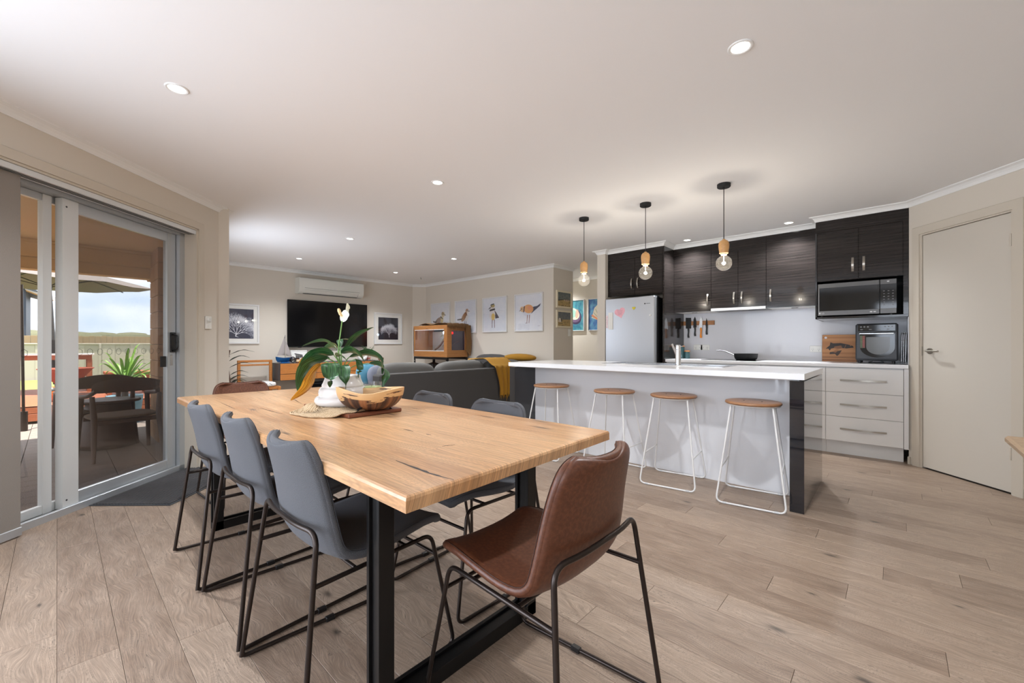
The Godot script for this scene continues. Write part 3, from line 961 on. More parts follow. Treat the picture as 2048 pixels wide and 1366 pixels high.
func shell_of_room() -> void:
	# floor: boards laid along X, cut to the plan
	var room := room_poly()
	var cut := PackedVector2Array(room)
	cut[0] = wl(0.0, 0.0)
	cut[1] = wl(5.2, 0.1)
	cut.insert(1, wl(0.38, 0.1))
	cut.insert(1, wl(0.38, 0.0))
	var fr := struct_root("floor")
	part(fr, "subfloor", MB.new().prism(Geometry2D.offset_polygon(room, 0.25)[0], -0.07, -0.0045), M.floor_gap)
	var pw := 0.152
	var plen := 1.22
	var meshes := []
	for k in 18:
		var mb := MB.new()
		var strip := k % 6
		var uo := (k / 6) * 0.37 + strip * 0.11
		var hx := plen * 0.5 - 0.0005
		var hz := pw * 0.5 - 0.0005
		var c := 0.0008
		var us := func(x: float, z: float) -> Vector2:
			return Vector2(uo + (x / plen + 0.5) * 0.6, (strip + 0.03 + (z / pw + 0.5) * 0.94) / 6.0)
		var q := [Vector3(-hx + c, 0, -hz + c), Vector3(hx - c, 0, -hz + c), Vector3(hx - c, 0, hz - c), Vector3(-hx + c, 0, hz - c)]
		var o := [Vector3(-hx, -c, -hz), Vector3(hx, -c, -hz), Vector3(hx, -c, hz), Vector3(-hx, -c, hz)]
		mb.quad(q[0], q[1], q[2], q[3], Vector3.UP, us.call(q[0].x, q[0].z), us.call(q[1].x, q[1].z), us.call(q[2].x, q[2].z), us.call(q[3].x, q[3].z))
		for i in 4:
			var j := (i + 1) % 4
			var nn: Vector3 = ((o[i] + o[j]) * Vector3(1, 0, 1)).normalized()
			var uu: Vector2 = us.call(q[i].x * 0.98, q[i].z * 0.98)
			mb.quad(o[i], o[j], q[j], q[i], (nn + Vector3.UP).normalized(), uu, uu, uu, uu)
			mb.quad(o[i] + Vector3(0, -0.004, 0), o[j] + Vector3(0, -0.004, 0), o[j], o[i], nn, uu, uu, uu, uu)
		meshes.append(mb.mesh())
	rng.seed = 17
	var rest := MB.new()
	var row := 0
	var z := 2.66
	var found := []
	while z > -7.1:
		var x := -8.6 + fmod(row * 0.437 + 0.11 * (row % 3), 1.0) * plen
		while x < 2.2:
			var pick := rng.randi() % 18
			var flip := rng.randf() < 0.5
			var rect := PackedVector2Array([Vector2(x - plen * 0.5 + 0.0005, z - pw * 0.5 + 0.0005), Vector2(x + plen * 0.5 - 0.0005, z - pw * 0.5 + 0.0005), Vector2(x + plen * 0.5 - 0.0005, z + pw * 0.5 - 0.0005), Vector2(x - plen * 0.5 + 0.0005, z + pw * 0.5 - 0.0005)])
			var got := Geometry2D.intersect_polygons(rect, cut)
			for g in got:
				if g.size() >= 3:
					found.append([x, z, pick, flip, g, _area(g) > 0.98 * plen * pw])
			x += plen
		z -= pw
		row += 1
	found.sort_custom(func(a, b): return _seen(a) < _seen(b))
	for i in found.size():
		var e: Array = found[i]
		if i < 290:
			if e[5]:
				part_mesh(fr, "plank", meshes[e[2]], M.floor_plank, Transform3D(Basis(Vector3.UP, PI if e[3] else 0.0), Vector3(e[0], 0, e[1])))
			else:
				part(fr, "plank", _cut_plank(e, MB.new(), plen, pw), M.floor_plank)
		else:
			_cut_plank(e, rest, plen, pw)
	if rest.v.size() > 0:
		var o := part(fr, "planks_beyond", rest, M.floor_plank)
		o.set_meta("kind", "stuff")
	# ceiling
	structure("ceiling", MB.new().prism(Geometry2D.offset_polygon(room, 0.16)[0], CEIL, CEIL + 0.2), M.ceiling_paint)

	# walls
	var out_l := -WN
	wall("wall_left", wl(0.0, 0), wl(0.38, 0), out_l, 0.2)
	wall("wall_left_head", wl(0.38, 0), wl(4.95, 0), out_l, 0.2, 2.10)
	wall("wall_left_end", wl(4.95, 0), wl(5.2, 0), out_l, 0.2)
	wall("wall_back_left", wl(5.2, 0), Vector2(-0.4, 2.67), Vector2(0, 1))
	wall("wall_back_sill", Vector2(-0.4, 2.67), Vector2(1.6, 2.67), Vector2(0, 1), 0.15, 0.0, 0.8)
	wall("wall_back_head", Vector2(-0.4, 2.67), Vector2(1.6, 2.67), Vector2(0, 1), 0.15, 2.1)
	wall("wall_back_right", Vector2(1.6, 2.67), Vector2(1.9, 2.67), Vector2(0, 1))
	wall("wall_far_right", Vector2(1.9, 2.82), Vector2(1.9, rl(2.67, 0).y), Vector2(1, 0))
	wall("wall_right", rl(0.845, 0), rl(2.75, 0), -RN)
	wall("wall_right_start", rl(0.0, 0), rl(0.06, 0), -RN)
	wall("wall_right_head", rl(0.06, 0), rl(0.845, 0), -RN, 0.15, 2.10)
	wall("wall_kitchen_side", Vector2(0.093, -5.29), Vector2(0.093, -6.0), Vector2(1, 0), 0.12)
	wall("wall_kitchen_back", Vector2(0.093, -5.85), Vector2(-2.945, -5.85), Vector2(0, -1))
	wall("wall_nib", Vector2(-2.945, -5.11), Vector2(-2.945, -7.1), Vector2(-1, 0), 0.125)
	wall("wall_hall_back", Vector2(-3.07, -6.95), Vector2(-5.75, -6.95), Vector2(0, -1))
	wall("wall_hall_end", Vector2(-5.6, -6.95), Vector2(-5.6, -5.98), Vector2(-1, 0))
	wall("wall_hall_side", Vector2(-4.07, -5.43), Vector2(-4.07, -5.98), Vector2(-1, 0), 0.3)
	wall("wall_hall_front", Vector2(-4.37, -5.98), Vector2(-5.6, -5.98), Vector2(0, 1), 0.2)
	wall("wall_living_back", Vector2(-4.37, -5.43), Vector2(-7.524, -5.43), Vector2(0, -1))
	wall("wall_living_corner", Vector2(-7.524, -5.43), Vector2(-7.72, -5.216), Vector2(-0.7, -0.7))
	wall("wall_television", Vector2(-7.72, -5.216), Vector2(-7.72, -1.114), Vector2(-1, 0))
	wall("wall_living_left", Vector2(-7.87, -1.114), Vector2(-6.05, -1.114), Vector2(0, 1), 0.14)
	wall("wall_living_pier", Vector2(-4.97, -1.114), Vector2(-4.70, -1.114), Vector2(0, 1), 0.14)
	wall("wall_living_sill", Vector2(-6.05, -1.114), Vector2(-4.97, -1.114), Vector2(0, 1), 0.14, 0.0, 0.5)
	wall("wall_living_head", Vector2(-6.05, -1.114), Vector2(-4.97, -1.114), Vector2(0, 1), 0.14, 2.08)

	# cornice along every wall and cupboard front, mitred
	var path := PackedVector2Array([W1, wl(5.2, 0), Vector2(1.9, 2.67), rl(2.67, 0), R1, Vector2(-0.60, -5.25), Vector2(-0.60, -5.50), Vector2(-2.155, -5.50), Vector2(-2.155, -5.18), Vector2(-2.945, -5.18), Vector2(-2.945, -5.11), Vector2(-3.07, -5.11), Vector2(-3.07, -6.95), Vector2(-5.6, -6.95), Vector2(-5.6, -5.98), Vector2(-4.07, -5.98), Vector2(-4.07, -5.43), Vector2(-7.524, -5.43), Vector2(-7.72, -5.216), Vector2(-7.72, -1.114)])
	var prof := [Vector2(0.0, -0.052), Vector2(0.006, -0.052), Vector2(0.007, -0.046), Vector2(0.013, -0.030), Vector2(0.025, -0.016), Vector2(0.042, -0.009), Vector2(0.050, -0.008), Vector2(0.051, 0.0)]
	var loops := []
	for q in prof:
		loops.append(_inset(path, q.x))
	for i in path.size():
		var j := (i + 1) % path.size()
		var mb := MB.new()
		var rows := []
		for k in prof.size():
			rows.append([v3(loops[k][i], CEIL + prof[k].y), v3(loops[k][j], CEIL + prof[k].y)])
		var dd := (path[j] - path[i]).normalized()
		var inn := Vector2(-dd.y, dd.x) * _side
		for k in prof.size() - 1:
			var e: Vector2 = prof[k + 1] - prof[k]
			var nn := Vector3(inn.x * -e.y, e.x, inn.y * -e.y)
			if k == 0:
				nn = Vector3.DOWN
			else:
				nn = Vector3(inn.x * absf(e.y), -absf(e.x), inn.y * absf(e.y)).normalized()
			mb.quad(rows[k][0], rows[k][1], rows[k + 1][1], rows[k + 1][0], nn)
		structure("trim_%d" % (i + 1), mb, M.cornice_white)

	# skirting
	var sk := 1
	for s in [[rl(0.0, -0.001), rl(0.02, -0.001), RN], [rl(0.88, -0.001), rl(2.67, -0.001), RN], [W1, wl(0.30, 0), WN], [Vector2(-7.524, -5.43), Vector2(-4.07, -5.43), Vector2(0, 1)], [Vector2(-7.72, -1.114), Vector2(-7.72, -5.216), Vector2(1, 0)], [Vector2(-5.6, -6.95), Vector2(-3.07, -6.95), Vector2(0, 1)], [Vector2(-4.07, -5.98), Vector2(-4.07, -5.43), Vector2(1, 0)], [Vector2(-3.07, -5.11), Vector2(-2.945, -5.11), Vector2(0, 1)]]:
		var a: Vector2 = s[0]
		var b: Vector2 = s[1]
		structure("baseboard_%d" % sk, MB.new().prism(PackedVector2Array([a, b, b + s[2] * 0.012, a + s[2] * 0.012]), 0.0, 0.068, 0.003), M.trim_paint)
		sk += 1

var _side := 1.0
func _inset(path: PackedVector2Array, d: float) -> PackedVector2Array:
	var c := path.size()
	var ar := 0.0
	for i in c:
		ar += path[i].cross(path[(i + 1) % c])
	_side = 1.0 if ar > 0.0 else -1.0
	var out := PackedVector2Array()
	for i in c:
		var d0 := (path[i] - path[(i + c - 1) % c]).normalized()
		var d1 := (path[(i + 1) % c] - path[i]).normalized()
		var n0 := Vector2(-d0.y, d0.x) * _side
		var n1 := Vector2(-d1.y, d1.x) * _side
		out.append(path[i] + (n0 + n1) / maxf(0.25, 1.0 + n0.dot(n1)) * d)
	return out

func _area(g: PackedVector2Array) -> float:
	var a := 0.0
	for i in g.size():
		a += g[i].cross(g[(i + 1) % g.size()])
	return absf(a) * 0.5

func _seen(e: Array) -> float:
	# distance from the lens, planks behind it last
	var c := cos(deg_to_rad(42.54))
	var s := sin(deg_to_rad(42.54))
	var fwd: float = -(e[0] * s + e[1] * c)
	var rgt: float = e[0] * c - e[1] * s
	var d := sqrt(e[0] * e[0] + e[1] * e[1])
	return d if fwd > 0.2 and absf(rgt) < fwd * 1.3 + 0.9 else d + 50.0

func _cut_plank(e: Array, mb: MB, plen: float, pw: float) -> MB:
	var g: PackedVector2Array = e[4]
	var strip: int = e[2] % 6
	var uo: float = (e[2] / 6) * 0.37 + strip * 0.11
	var before := mb.v.size()
	mb.prism(g, -0.004, 0.0, 0.0007, false)
	for i in range(before, mb.v.size()):
		var p := mb.v[i]
		mb.uv[i] = Vector2(uo + ((p.x - e[0]) / plen + 0.5) * 0.6, (strip + 0.03 + clampf((p.z - e[1]) / pw + 0.5, 0.0, 1.0) * 0.94) / 6.0)
	return mb

# ------------------------------------------------------------------ doors and windows
func rail(root: Node, called: String, t0: float, t1: float, y0: float, y1: float, o0: float, o1: float, m: Material, ch := 0.002) -> MeshInstance3D:
	var mb := MB.new()
	mb.prism(PackedVector2Array([wl(t0, o0), wl(t1, o0), wl(t1, o1), wl(t0, o1)]), y0, y1, ch)
	return part(root, called, mb, m)

func openings() -> void:
	# sliding glass door in the left wall
	var d := struct_root("door_2")
	rail(d, "reveal", 0.38, 0.40, 0.0, 2.10, -0.004, 0.10, M.trim_paint)
	rail(d, "reveal", 0.38, 4.95, 2.085, 2.10, -0.004, 0.10, M.trim_paint)
	rail(d, "architrave", 0.318, 0.38, 0.0, 2.16, -0.014, 0.0, M.trim_paint, 0.004)
	rail(d, "architrave", 0.38, 4.95, 2.10, 2.16, -0.014, 0.0, M.trim_paint, 0.004)
	rail(d, "frame_jamb", 0.40, 0.455, 0.0, 2.085, 0.10, 0.22, M.aluminium)
	rail(d, "frame_head", 0.40, 4.95, 2.03, 2.085, 0.10, 0.22, M.aluminium)
	rail(d, "sill", 0.38, 4.95, -0.005, 0.045, 0.10, 0.125, M.aluminium)
	rail(d, "sill", 0.38, 4.95, -0.06, 0.018, 0.125, 0.24, M.dark_grey)
	for o in [0.152, 0.185]:
		rail(d, "track", 0.46, 4.9, 0.016, 0.034, o - 0.002, o + 0.002, M.aluminium)
	# the screened leaf on the inner track
	var leaf := [[0.462, 0.545], [1.285, 1.385]]
	rail(d, "leaf_stile", 0.462, 0.545, 0.036, 2.03, 0.132, 0.168, M.aluminium, 0.004)
	rail(d, "leaf_stile", 1.285, 1.385, 0.036, 2.03, 0.122, 0.168, M.alu_white, 0.006)
	rail(d, "leaf_rail", 0.545, 1.285, 0.036, 0.118, 0.136, 0.164, M.aluminium, 0.004)
	rail(d, "leaf_rail", 0.545, 1.285, 1.955, 2.03, 0.136, 0.164, M.aluminium, 0.004)
	rail(d, "screen_pane", 0.545, 1.285, 0.118, 1.955, 0.1495, 0.1505, M.screen_mesh, 0.0)
	# the glazed leaves behind
	rail(d, "leaf_stile", 0.456, 0.482, 0.03, 2.03, 0.178, 0.205, M.aluminium, 0.004)
	rail(d, "leaf_stile", 1.402, 1.452, 0.03, 2.03, 0.172, 0.205, M.alu_white, 0.004)
	for s in [[0.482, 1.402], [1.452, 2.42], [2.48, 3.5], [3.56, 4.8]]:
		rail(d, "leaf_rail", s[0], s[1], 0.03, 0.085, 0.178, 0.205, M.alu_white, 0.003)
		rail(d, "leaf_rail", s[0], s[1], 1.985, 2.03, 0.178, 0.205, M.aluminium, 0.003)
		rail(d, "pane", s[0], s[1], 0.085, 1.985, 0.1905, 0.1915, M.door_glass, 0.0)
	for t in [2.42, 3.5, 4.8]:
		rail(d, "leaf_stile", t, t + 0.06, 0.03, 2.03, 0.172, 0.205, M.aluminium, 0.004)
	# row of hexagon markers on the pane
	for k in 10:
		var t := 0.565 + k * 0.072
		var pts := []
		for i in 6:
			var an := TAU * i / 6.0 + PI / 6.0
			pts.append(v3(wl(t + cos(an) * 0.021, 0.188), 1.035 + sin(an) * 0.024))
		part(d, "hexagon_marker", MB.new().tube(pts, 0.0013, 4, true), M.black_matte)
	for k in 3:
		var t := 1.54 + k * 0.075
		var pts := []
		for i in 6:
			var an := TAU * i / 6.0 + PI / 6.0
			pts.append(v3(wl(t + cos(an) * 0.021, 0.188), 1.035 + sin(an) * 0.024))
		part(d, "hexagon_marker", MB.new().tube(pts, 0.0013, 4, true), M.black_matte)
	# handles
	var hm := MB.new()
	hm.prism(PackedVector2Array([wl(0.470, 0.132), wl(0.520, 0.132), wl(0.520, 0.120), wl(0.470, 0.120)]), 1.02, 1.19, 0.004)
	part(d, "handle_plate", hm, M.black_plastic)
	part(d, "handle", MB.new().tube(fillet([v3(wl(0.50, 0.121), 1.035), v3(wl(0.512, 0.075), 1.05), v3(wl(0.512, 0.075), 1.16), v3(wl(0.50, 0.121), 1.175)], 0.02), 0.008, 8), M.black_plastic)
	part(d, "latch", MB.new().prism(PackedVector2Array([wl(0.552, 0.148), wl(0.60, 0.148), wl(0.60, 0.138), wl(0.552, 0.138)]), 0.90, 0.99, 0.003), M.black_plastic)
	part(d, "lock_plate", MB.new().prism(PackedVector2Array([wl(0.492, 0.134), wl(0.520, 0.134), wl(0.520, 0.129), wl(0.492, 0.129)]), 0.91, 1.0, 0.003), M.steel)
	for y in [0.085, 1.975]:
		part(d, "screw", MB.new().tube([v3(wl(1.36, 0.121), y), v3(wl(1.36, 0.124), y)], 0.006, 8), M.dark_grey)

	# pantry door
	var pd := struct_root("door_1")
	var q := func(t0: float, t1: float, y0: float, y1: float, o0: float, o1: float, ch := 0.002) -> MB:
		return MB.new().prism(PackedVector2Array([rl(t0, o0), rl(t1, o0), rl(t1, o1), rl(t0, o1)]), y0, y1, ch)
	part(pd, "door_panel", q.call(0.127, 0.778, 0.012, 2.045, 0.004, 0.040, 0.0015), M.door_paint)
	part(pd, "jamb", q.call(0.095, 0.123, 0.0, 2.075, -0.004, 0.12), M.trim_paint)
	part(pd, "jamb", q.call(0.782, 0.812, 0.0, 2.075, -0.004, 0.12), M.trim_paint)
	part(pd, "jamb", q.call(0.123, 0.782, 2.049, 2.075, -0.004, 0.12), M.trim_paint)
	part(pd, "architrave", q.call(0.045, 0.108, 0.0, 2.13, -0.016, 0.0, 0.004), M.trim_paint)
	part(pd, "architrave", q.call(0.797, 0.862, 0.0, 2.13, -0.016, 0.0, 0.004), M.trim_paint)
	part(pd, "architrave", q.call(0.108, 0.797, 2.062, 2.13, -0.016, 0.0, 0.004), M.trim_paint)
	part(pd, "door_stop", q.call(0.123, 0.782, 0.0, 2.049, 0.045, 0.12), M.trim_paint)
	part(pd, "door_gap_shade", q.call(0.10, 0.80, -0.004, 0.001, 0.0, 0.14, 0.0), M.floor_gap)  # dark strip painted in for the shade of the gap under the door
	for y in [0.25, 1.80]:
		part(pd, "hinge", MB.new().tube([v3(rl(0.780, -0.005), y), v3(rl(0.780, -0.005), y + 0.09)], 0.006, 8), M.trim_paint)
	var c := rl(0.190, 0.004)
	var hub := v3(c, 1.03)
	var ax := Vector3(RN.x, 0, RN.y)
	part(pd, "rose", MB.new().tube([hub, hub + ax * 0.008, hub + ax * 0.0095], [0.026, 0.026, 0.022], 20), M.nickel)
	part(pd, "lever", MB.new().tube(fillet([hub + ax * 0.006, hub + ax * 0.05, hub + ax * 0.052 + Vector3(RD.x, 0, RD.y) * 0.115], 0.02), 0.0085, 10), M.nickel)
	part(pd, "strike_plate", q.call(0.1225, 0.1265, 0.99, 1.07, -0.0045, 0.02, 0.0), M.nickel)

	# living-room window, hidden behind the end of the left wall
	var lw := struct_root("window_1")
	var wb := func(x0: float, x1: float, y0: float, y1: float, z0: float, z1: float) -> MB:
		return MB.new().bx(Vector3(x0, y0, z0), Vector3(x1, y1, z1), 0.003)
	for s in [[-6.05, -6.0, 0.5, 2.08], [-5.02, -4.97, 0.5, 2.08], [-6.0, -5.02, 0.5, 0.55], [-6.0, -5.02, 2.03, 2.08], [-5.53, -5.49, 0.55, 2.03]]:
		part(lw, "window_frame", wb.call(s[0], s[1], s[2], s[3], -1.06, -1.0), M.aluminium)
	for s in [[-6.0, -5.53], [-5.49, -5.02]]:
		part(lw, "pane", wb.call(s[0], s[1], 0.55, 2.03, -1.031, -1.029), M.door_glass)
	# windows behind the camera
	var bw := struct_root("window_2")
	for s in [[-0.40, -0.34, 0.8, 2.1], [1.54, 1.6, 0.8, 2.1], [-0.34, 1.54, 0.8, 0.85], [-0.34, 1.54, 2.05, 2.1], [0.57, 0.63, 0.85, 2.05]]:
		part(bw, "window_frame", wb.call(s[0], s[1], s[2], s[3], 2.72, 2.78), M.aluminium)
	for s in [[-0.34, 0.57], [0.63, 1.54]]:
		part(bw, "pane", wb.call(s[0], s[1], 0.85, 2.05, 2.749, 2.751), M.door_glass)

	# panel blind drawn to one side, and its track
	var bl := thing("panel_blind", "plain beige fabric panel blind hanging at the glass sliding door", "blind", v3(wl(2.1, 0.045), 0.0))
	var pm := MB.new()
	var base := wl(2.1, 0.045)
	var off := func(t: float, o: float) -> Vector2: return wl(t, o) - base
	pm.prism(PackedVector2Array([off.call(1.685, 0.042), off.call(2.55, 0.042), off.call(2.55, 0.046), off.call(1.685, 0.046)]), 0.035, 2.045)
	part(bl, "cloth", pm, M.blind_cloth)
	part(bl, "weight_bar", MB.new().prism(PackedVector2Array([off.call(1.683, 0.036), off.call(2.552, 0.036), off.call(2.552, 0.052), off.call(1.683, 0.052)]), 0.008, 0.055, 0.003), M.aluminium)
	part(bl, "track", MB.new().prism(PackedVector2Array([off.call(0.402, 0.0), off.call(4.94, 0.0), off.call(4.94, 0.085), off.call(0.402, 0.085)]), 2.050, 2.084, 0.003), M.alu_white)
	for o in [0.018, 0.036, 0.054]:
		part(bl, "track_groove", MB.new().prism(PackedVector2Array([off.call(0.404, o), off.call(4.93, o), off.call(4.93, o + 0.004), off.call(0.404, o + 0.004)]), 2.047, 2.0505), M.dark_grey)

# ------------------------------------------------------------------ kitchen
func bow(a: Vector3, b: Vector3, out: Vector3, w: float) -> MB:
	# bowed flat bar handle from a to b, standing off along out
	var rows := []
	var side: Vector3 = (b - a).normalized().cross(out).normalized()
	var front := []
	var back := []
	for i in 13:
		var t := i / 12.0
		var lift := 0.008 + 0.022 * sin(t * PI)
		var p: Vector3 = a.lerp(b, t) + out * lift
		front.append([p - side * w * 0.5, p + side * w * 0.5])
		back.append([p - side * w * 0.5 - out * 0.005, p + side * w * 0.5 - out * 0.005])
	var mb := MB.new()
	mb.grid(front, (front[1][0] - front[0][0]).cross(front[0][1] - front[0][0]).dot(out) < 0.0)
	mb.grid(back, (front[1][0] - front[0][0]).cross(front[0][1] - front[0][0]).dot(out) > 0.0)
	for i in 12:
		for k in 2:
			var sg := -1.0 if k == 0 else 1.0
			mb.quad(front[i][k], front[i + 1][k], back[i + 1][k], back[i][k], side * sg)
	for t in [0.12, 0.88]:
		var p: Vector3 = a.lerp(b, t)
		mb.tube([p, p + out * (0.008 + 0.022 * sin(t * PI) - 0.002)], 0.004, 8)
	return mb

func cab_door(root: Node, x0: float, x1: float, y0: float, y1: float, z: float, m: Material, called := "door") -> MeshInstance3D:
	return part(root, called, MB.new().bx(Vector3(x0 + 0.0015, y0 + 0.0015, z - 0.018), Vector3(x1 - 0.0015, y1 - 0.0015, z), 0.0015), m)

func kitchen() -> void:
	# ---- island
	var isl := thing("island_cabinet", "kitchen island with white gloss front panel and black gloss end panels", "kitchen island", Vector3(-1.71, 0, -3.67))
	var o := Vector3(1.71, 0, 3.67)
	part(isl, "front_panel", MB.new().bx(Vector3(-2.92, 0.0, -3.578) + o, Vector3(-0.507, 0.858, -3.56) + o, 0.0015), M.white_gloss)
	part(isl, "body", MB.new().bx(Vector3(-2.92, 0.0, -4.09) + o, Vector3(-0.507, 0.70, -3.58) + o), M.white_satin)
	part(isl, "end_panel", MB.new().bx(Vector3(-0.507, 0.0, -4.12) + o, Vector3(-0.428, 0.852, -3.228) + o, 0.0015), M.black_gloss)
	part(isl, "end_panel", MB.new().bx(Vector3(-2.995, 0.0, -4.12) + o, Vector3(-2.92, 0.852, -3.228) + o, 0.0015), M.black_gloss)
	part(isl, "support_rail", MB.new().bx(Vector3(-2.96, 0.852, -4.08) + o, Vector3(-0.46, 0.860, -3.27) + o), M.white_satin)
	var top := thing("island_benchtop", "long white stone benchtop on the kitchen island with sink cut out", "benchtop", Vector3(-1.71, 0.86, -3.67))
	o = Vector3(1.71, -0.86, 3.67)
	var tm := MB.new()
	# slab round the sink opening
	for s in [[-3.0, -0.425, -3.66, -3.215], [-3.0, -0.425, -4.13, -4.06], [-3.0, -2.12, -4.06, -3.66], [-1.05, -0.425, -4.06, -3.66]]:
		tm.bx(Vector3(s[0], 0.8605, s[2]) + o, Vector3(s[1], 0.90, s[3]) + o, 0.0)
	part(top, "slab", tm, M.stone_white)
	var sink := thing("kitchen_sink", "stainless steel double bowl sink set in the island benchtop", "sink", Vector3(-1.585, 0.9, -3.86))
	o = Vector3(1.585, -0.9, 3.86)
	var rim := MB.new()
	for s in [[-2.14, -1.03, -3.70, -3.645], [-2.14, -1.03, -4.075, -4.03], [-2.14, -2.08, -4.03, -3.70], [-1.09, -1.03, -4.03, -3.70], [-1.72, -1.66, -4.03, -3.70]]:
		rim.bx(Vector3(s[0], 0.9003, s[2]) + o, Vector3(s[1], 0.9035, s[3]) + o, 0.001)
	part(sink, "rim", rim, M.steel)
	for s in [[-2.08, -1.72], [-1.66, -1.09]]:
		var bw := MB.new()
		var a := Vector3(s[0], 0.74, -4.03) + o
		var b := Vector3(s[1], 0.902, -3.70) + o
		bw.face([a, Vector3(b.x, a.y, a.z), Vector3(b.x, a.y, b.z), Vector3(a.x, a.y, b.z)], Vector3.UP)
		bw.face([a, Vector3(a.x, a.y, b.z), Vector3(a.x, b.y, b.z), Vector3(a.x, b.y, a.z)], Vector3.RIGHT)
		bw.face([Vector3(b.x, a.y, a.z), Vector3(b.x, a.y, b.z), b, Vector3(b.x, b.y, a.z)], Vector3.LEFT)
		bw.face([a, Vector3(b.x, a.y, a.z), Vector3(b.x, b.y, a.z), Vector3(a.x, b.y, a.z)], Vector3.BACK)
		bw.face([Vector3(a.x, a.y, b.z), Vector3(b.x, a.y, b.z), b, Vector3(a.x, b.y, b.z)], Vector3.FORWARD)
		part(sink, "bowl", bw, M.steel)
	var tap := thing("mixer_tap", "chrome mixer tap standing at the island sink", "tap", Vector3(-1.398, 0.9036, -3.672))
	part(tap, "body", MB.new().lathe([Vector2(0.0, 0.0), Vector2(0.026, 0.0), Vector2(0.026, 0.006), Vector2(0.0225, 0.01), Vector2(0.0225, 0.135), Vector2(0.0235, 0.138), Vector2(0.0235, 0.142), Vector2(0.0225, 0.145), Vector2(0.0225, 0.175), Vector2(0.019, 0.181), Vector2(0.0, 0.182)], 24), M.chrome)
	part(tap, "spout", MB.new().tube([Vector3(-0.015, 0.095, -0.005), Vector3(-0.06, 0.165, -0.04), Vector3(-0.072, 0.184, -0.05)], [0.012, 0.011, 0.0105], 14), M.chrome)
	part(tap, "lever", MB.new().tube([Vector3(0.0, 0.165, -0.015), Vector3(0.0, 0.172, -0.10)], 0.006, 10), M.chrome)

	# ---- stools
	var st := thing("bar_stool", "round timber bar stool at the end of the row beside the sofa", "stool", Vector3(-2.50, 0, -3.30), 0.10, "bar stools along the island")
	part(st, "seat", MB.new().lathe([Vector2(0.0, 0.672), Vector2(0.168, 0.672), Vector2(0.174, 0.676), Vector2(0.175, 0.683), Vector2(0.172, 0.690), Vector2(0.160, 0.692), Vector2(0.0, 0.689)], 40), M.stool_timber)
	part(st, "seat_ring", MB.new().lathe([Vector2(0.0, 0.664), Vector2(0.166, 0.664), Vector2(0.168, 0.668), Vector2(0.166, 0.6715), Vector2(0.0, 0.6715)], 40), M.white_metal)
	for s in [-1.0, 1.0]:
		var pts := [Vector3(-0.125, 0.664, s * 0.095), Vector3(-0.205, 0.008, s * 0.20), Vector3(0.205, 0.008, s * 0.20), Vector3(0.125, 0.664, s * 0.095)]
		part(st, "leg_loop", MB.new().tube(fillet(pts, 0.045, 6), 0.0062, 9), M.white_metal)
		for x in [-0.15, 0.15]:
			part(st, "glide", MB.new().tube([Vector3(x - 0.012, 0.0078, s * 0.20), Vector3(x + 0.012, 0.0078, s * 0.20)], 0.0078, 10), M.clear_plastic)
	for s in [-1.0, 1.0]:
		var k := (0.664 - 0.235) / 0.656
		part(st, "side_rung", MB.new().tube([Vector3(s * lerpf(0.125, 0.205, k), 0.235, -lerpf(0.095, 0.20, k)), Vector3(s * lerpf(0.125, 0.205, k), 0.235, lerpf(0.095, 0.20, k))], 0.0048, 8), M.white_metal)
	for x in [-0.055, 0.055]:
		part(st, "seat_bolt", MB.new().tube([Vector3(x, 0.688, 0.0), Vector3(x, 0.6925, 0.0)], 0.005, 8), M.dark_grey)
	copy_of(st, "bar_stool", Vector3(-1.80, 0, -3.275), 0.02, "second round timber bar stool counted from the sofa")
	copy_of(st, "bar_stool", Vector3(-1.30, 0, -3.315), 0.13, "third round timber bar stool counted from the sofa")
	copy_of(st, "bar_stool", Vector3(-0.735, 0, -3.30), 0.13, "round timber bar stool right beside the black island end panel")

	# ---- pendants
	var cords := [Vector3(-2.353, CEIL, -3.657), Vector3(-1.693, CEIL, -3.663), Vector3(-1.021, CEIL, -3.648)]
	var pnames := ["bare bulb pendant lamp over the end of the island beside the sofa", "middle bare bulb pendant lamp above the kitchen island", "bare bulb pendant lamp over the tap end of the island"]
	for i in 3:
		var pe := thing("pendant_lamp", pnames[i], "pendant lamp", cords[i], 0.0, "pendant lamps over the island")
		part(pe, "canopy", MB.new().lathe([Vector2(0.0, -0.028), Vector2(0.046, -0.028), Vector2(0.05, -0.024), Vector2(0.05, 0.0), Vector2(0.0, 0.0)], 28, Vector3.ZERO, false), M.black_matte)
		part(pe, "cord_grip", MB.new().lathe([Vector2(0.0, -0.04), Vector2(0.006, -0.04), Vector2(0.008, -0.028), Vector2(0.0, -0.028)], 12), M.black_matte)
		part(pe, "cord", MB.new().tube([Vector3(0, -0.03, 0), Vector3(0, -0.45, 0)], 0.0032, 8), M.black_matte)
		part(pe, "wood_holder", MB.new().lathe([Vector2(0.0, -0.445), Vector2(0.010, -0.445), Vector2(0.012, -0.452), Vector2(0.026, -0.458), Vector2(0.036, -0.472), Vector2(0.040, -0.492), Vector2(0.038, -0.520), Vector2(0.034, -0.548), Vector2(0.034, -0.560), Vector2(0.030, -0.562), Vector2(0.0, -0.555)], 28), M.pendant_wood)
		part(pe, "socket", MB.new().lathe([Vector2(0.0, -0.562), Vector2(0.022, -0.562), Vector2(0.022, -0.575), Vector2(0.0, -0.577)], 20), M.white_plastic)
		var prof := [Vector2(0.019, -0.575)]
		for k in 15:
			var an := lerpf(PI * 0.5 - 0.34, -PI * 0.5, k / 14.0)
			prof.append(Vector2(maxf(0.0, 0.061 * cos(an)), -0.640 + 0.061 * sin(an)))
		part(pe, "bulb", MB.new().lathe(prof, 28), M.bulb_glass)
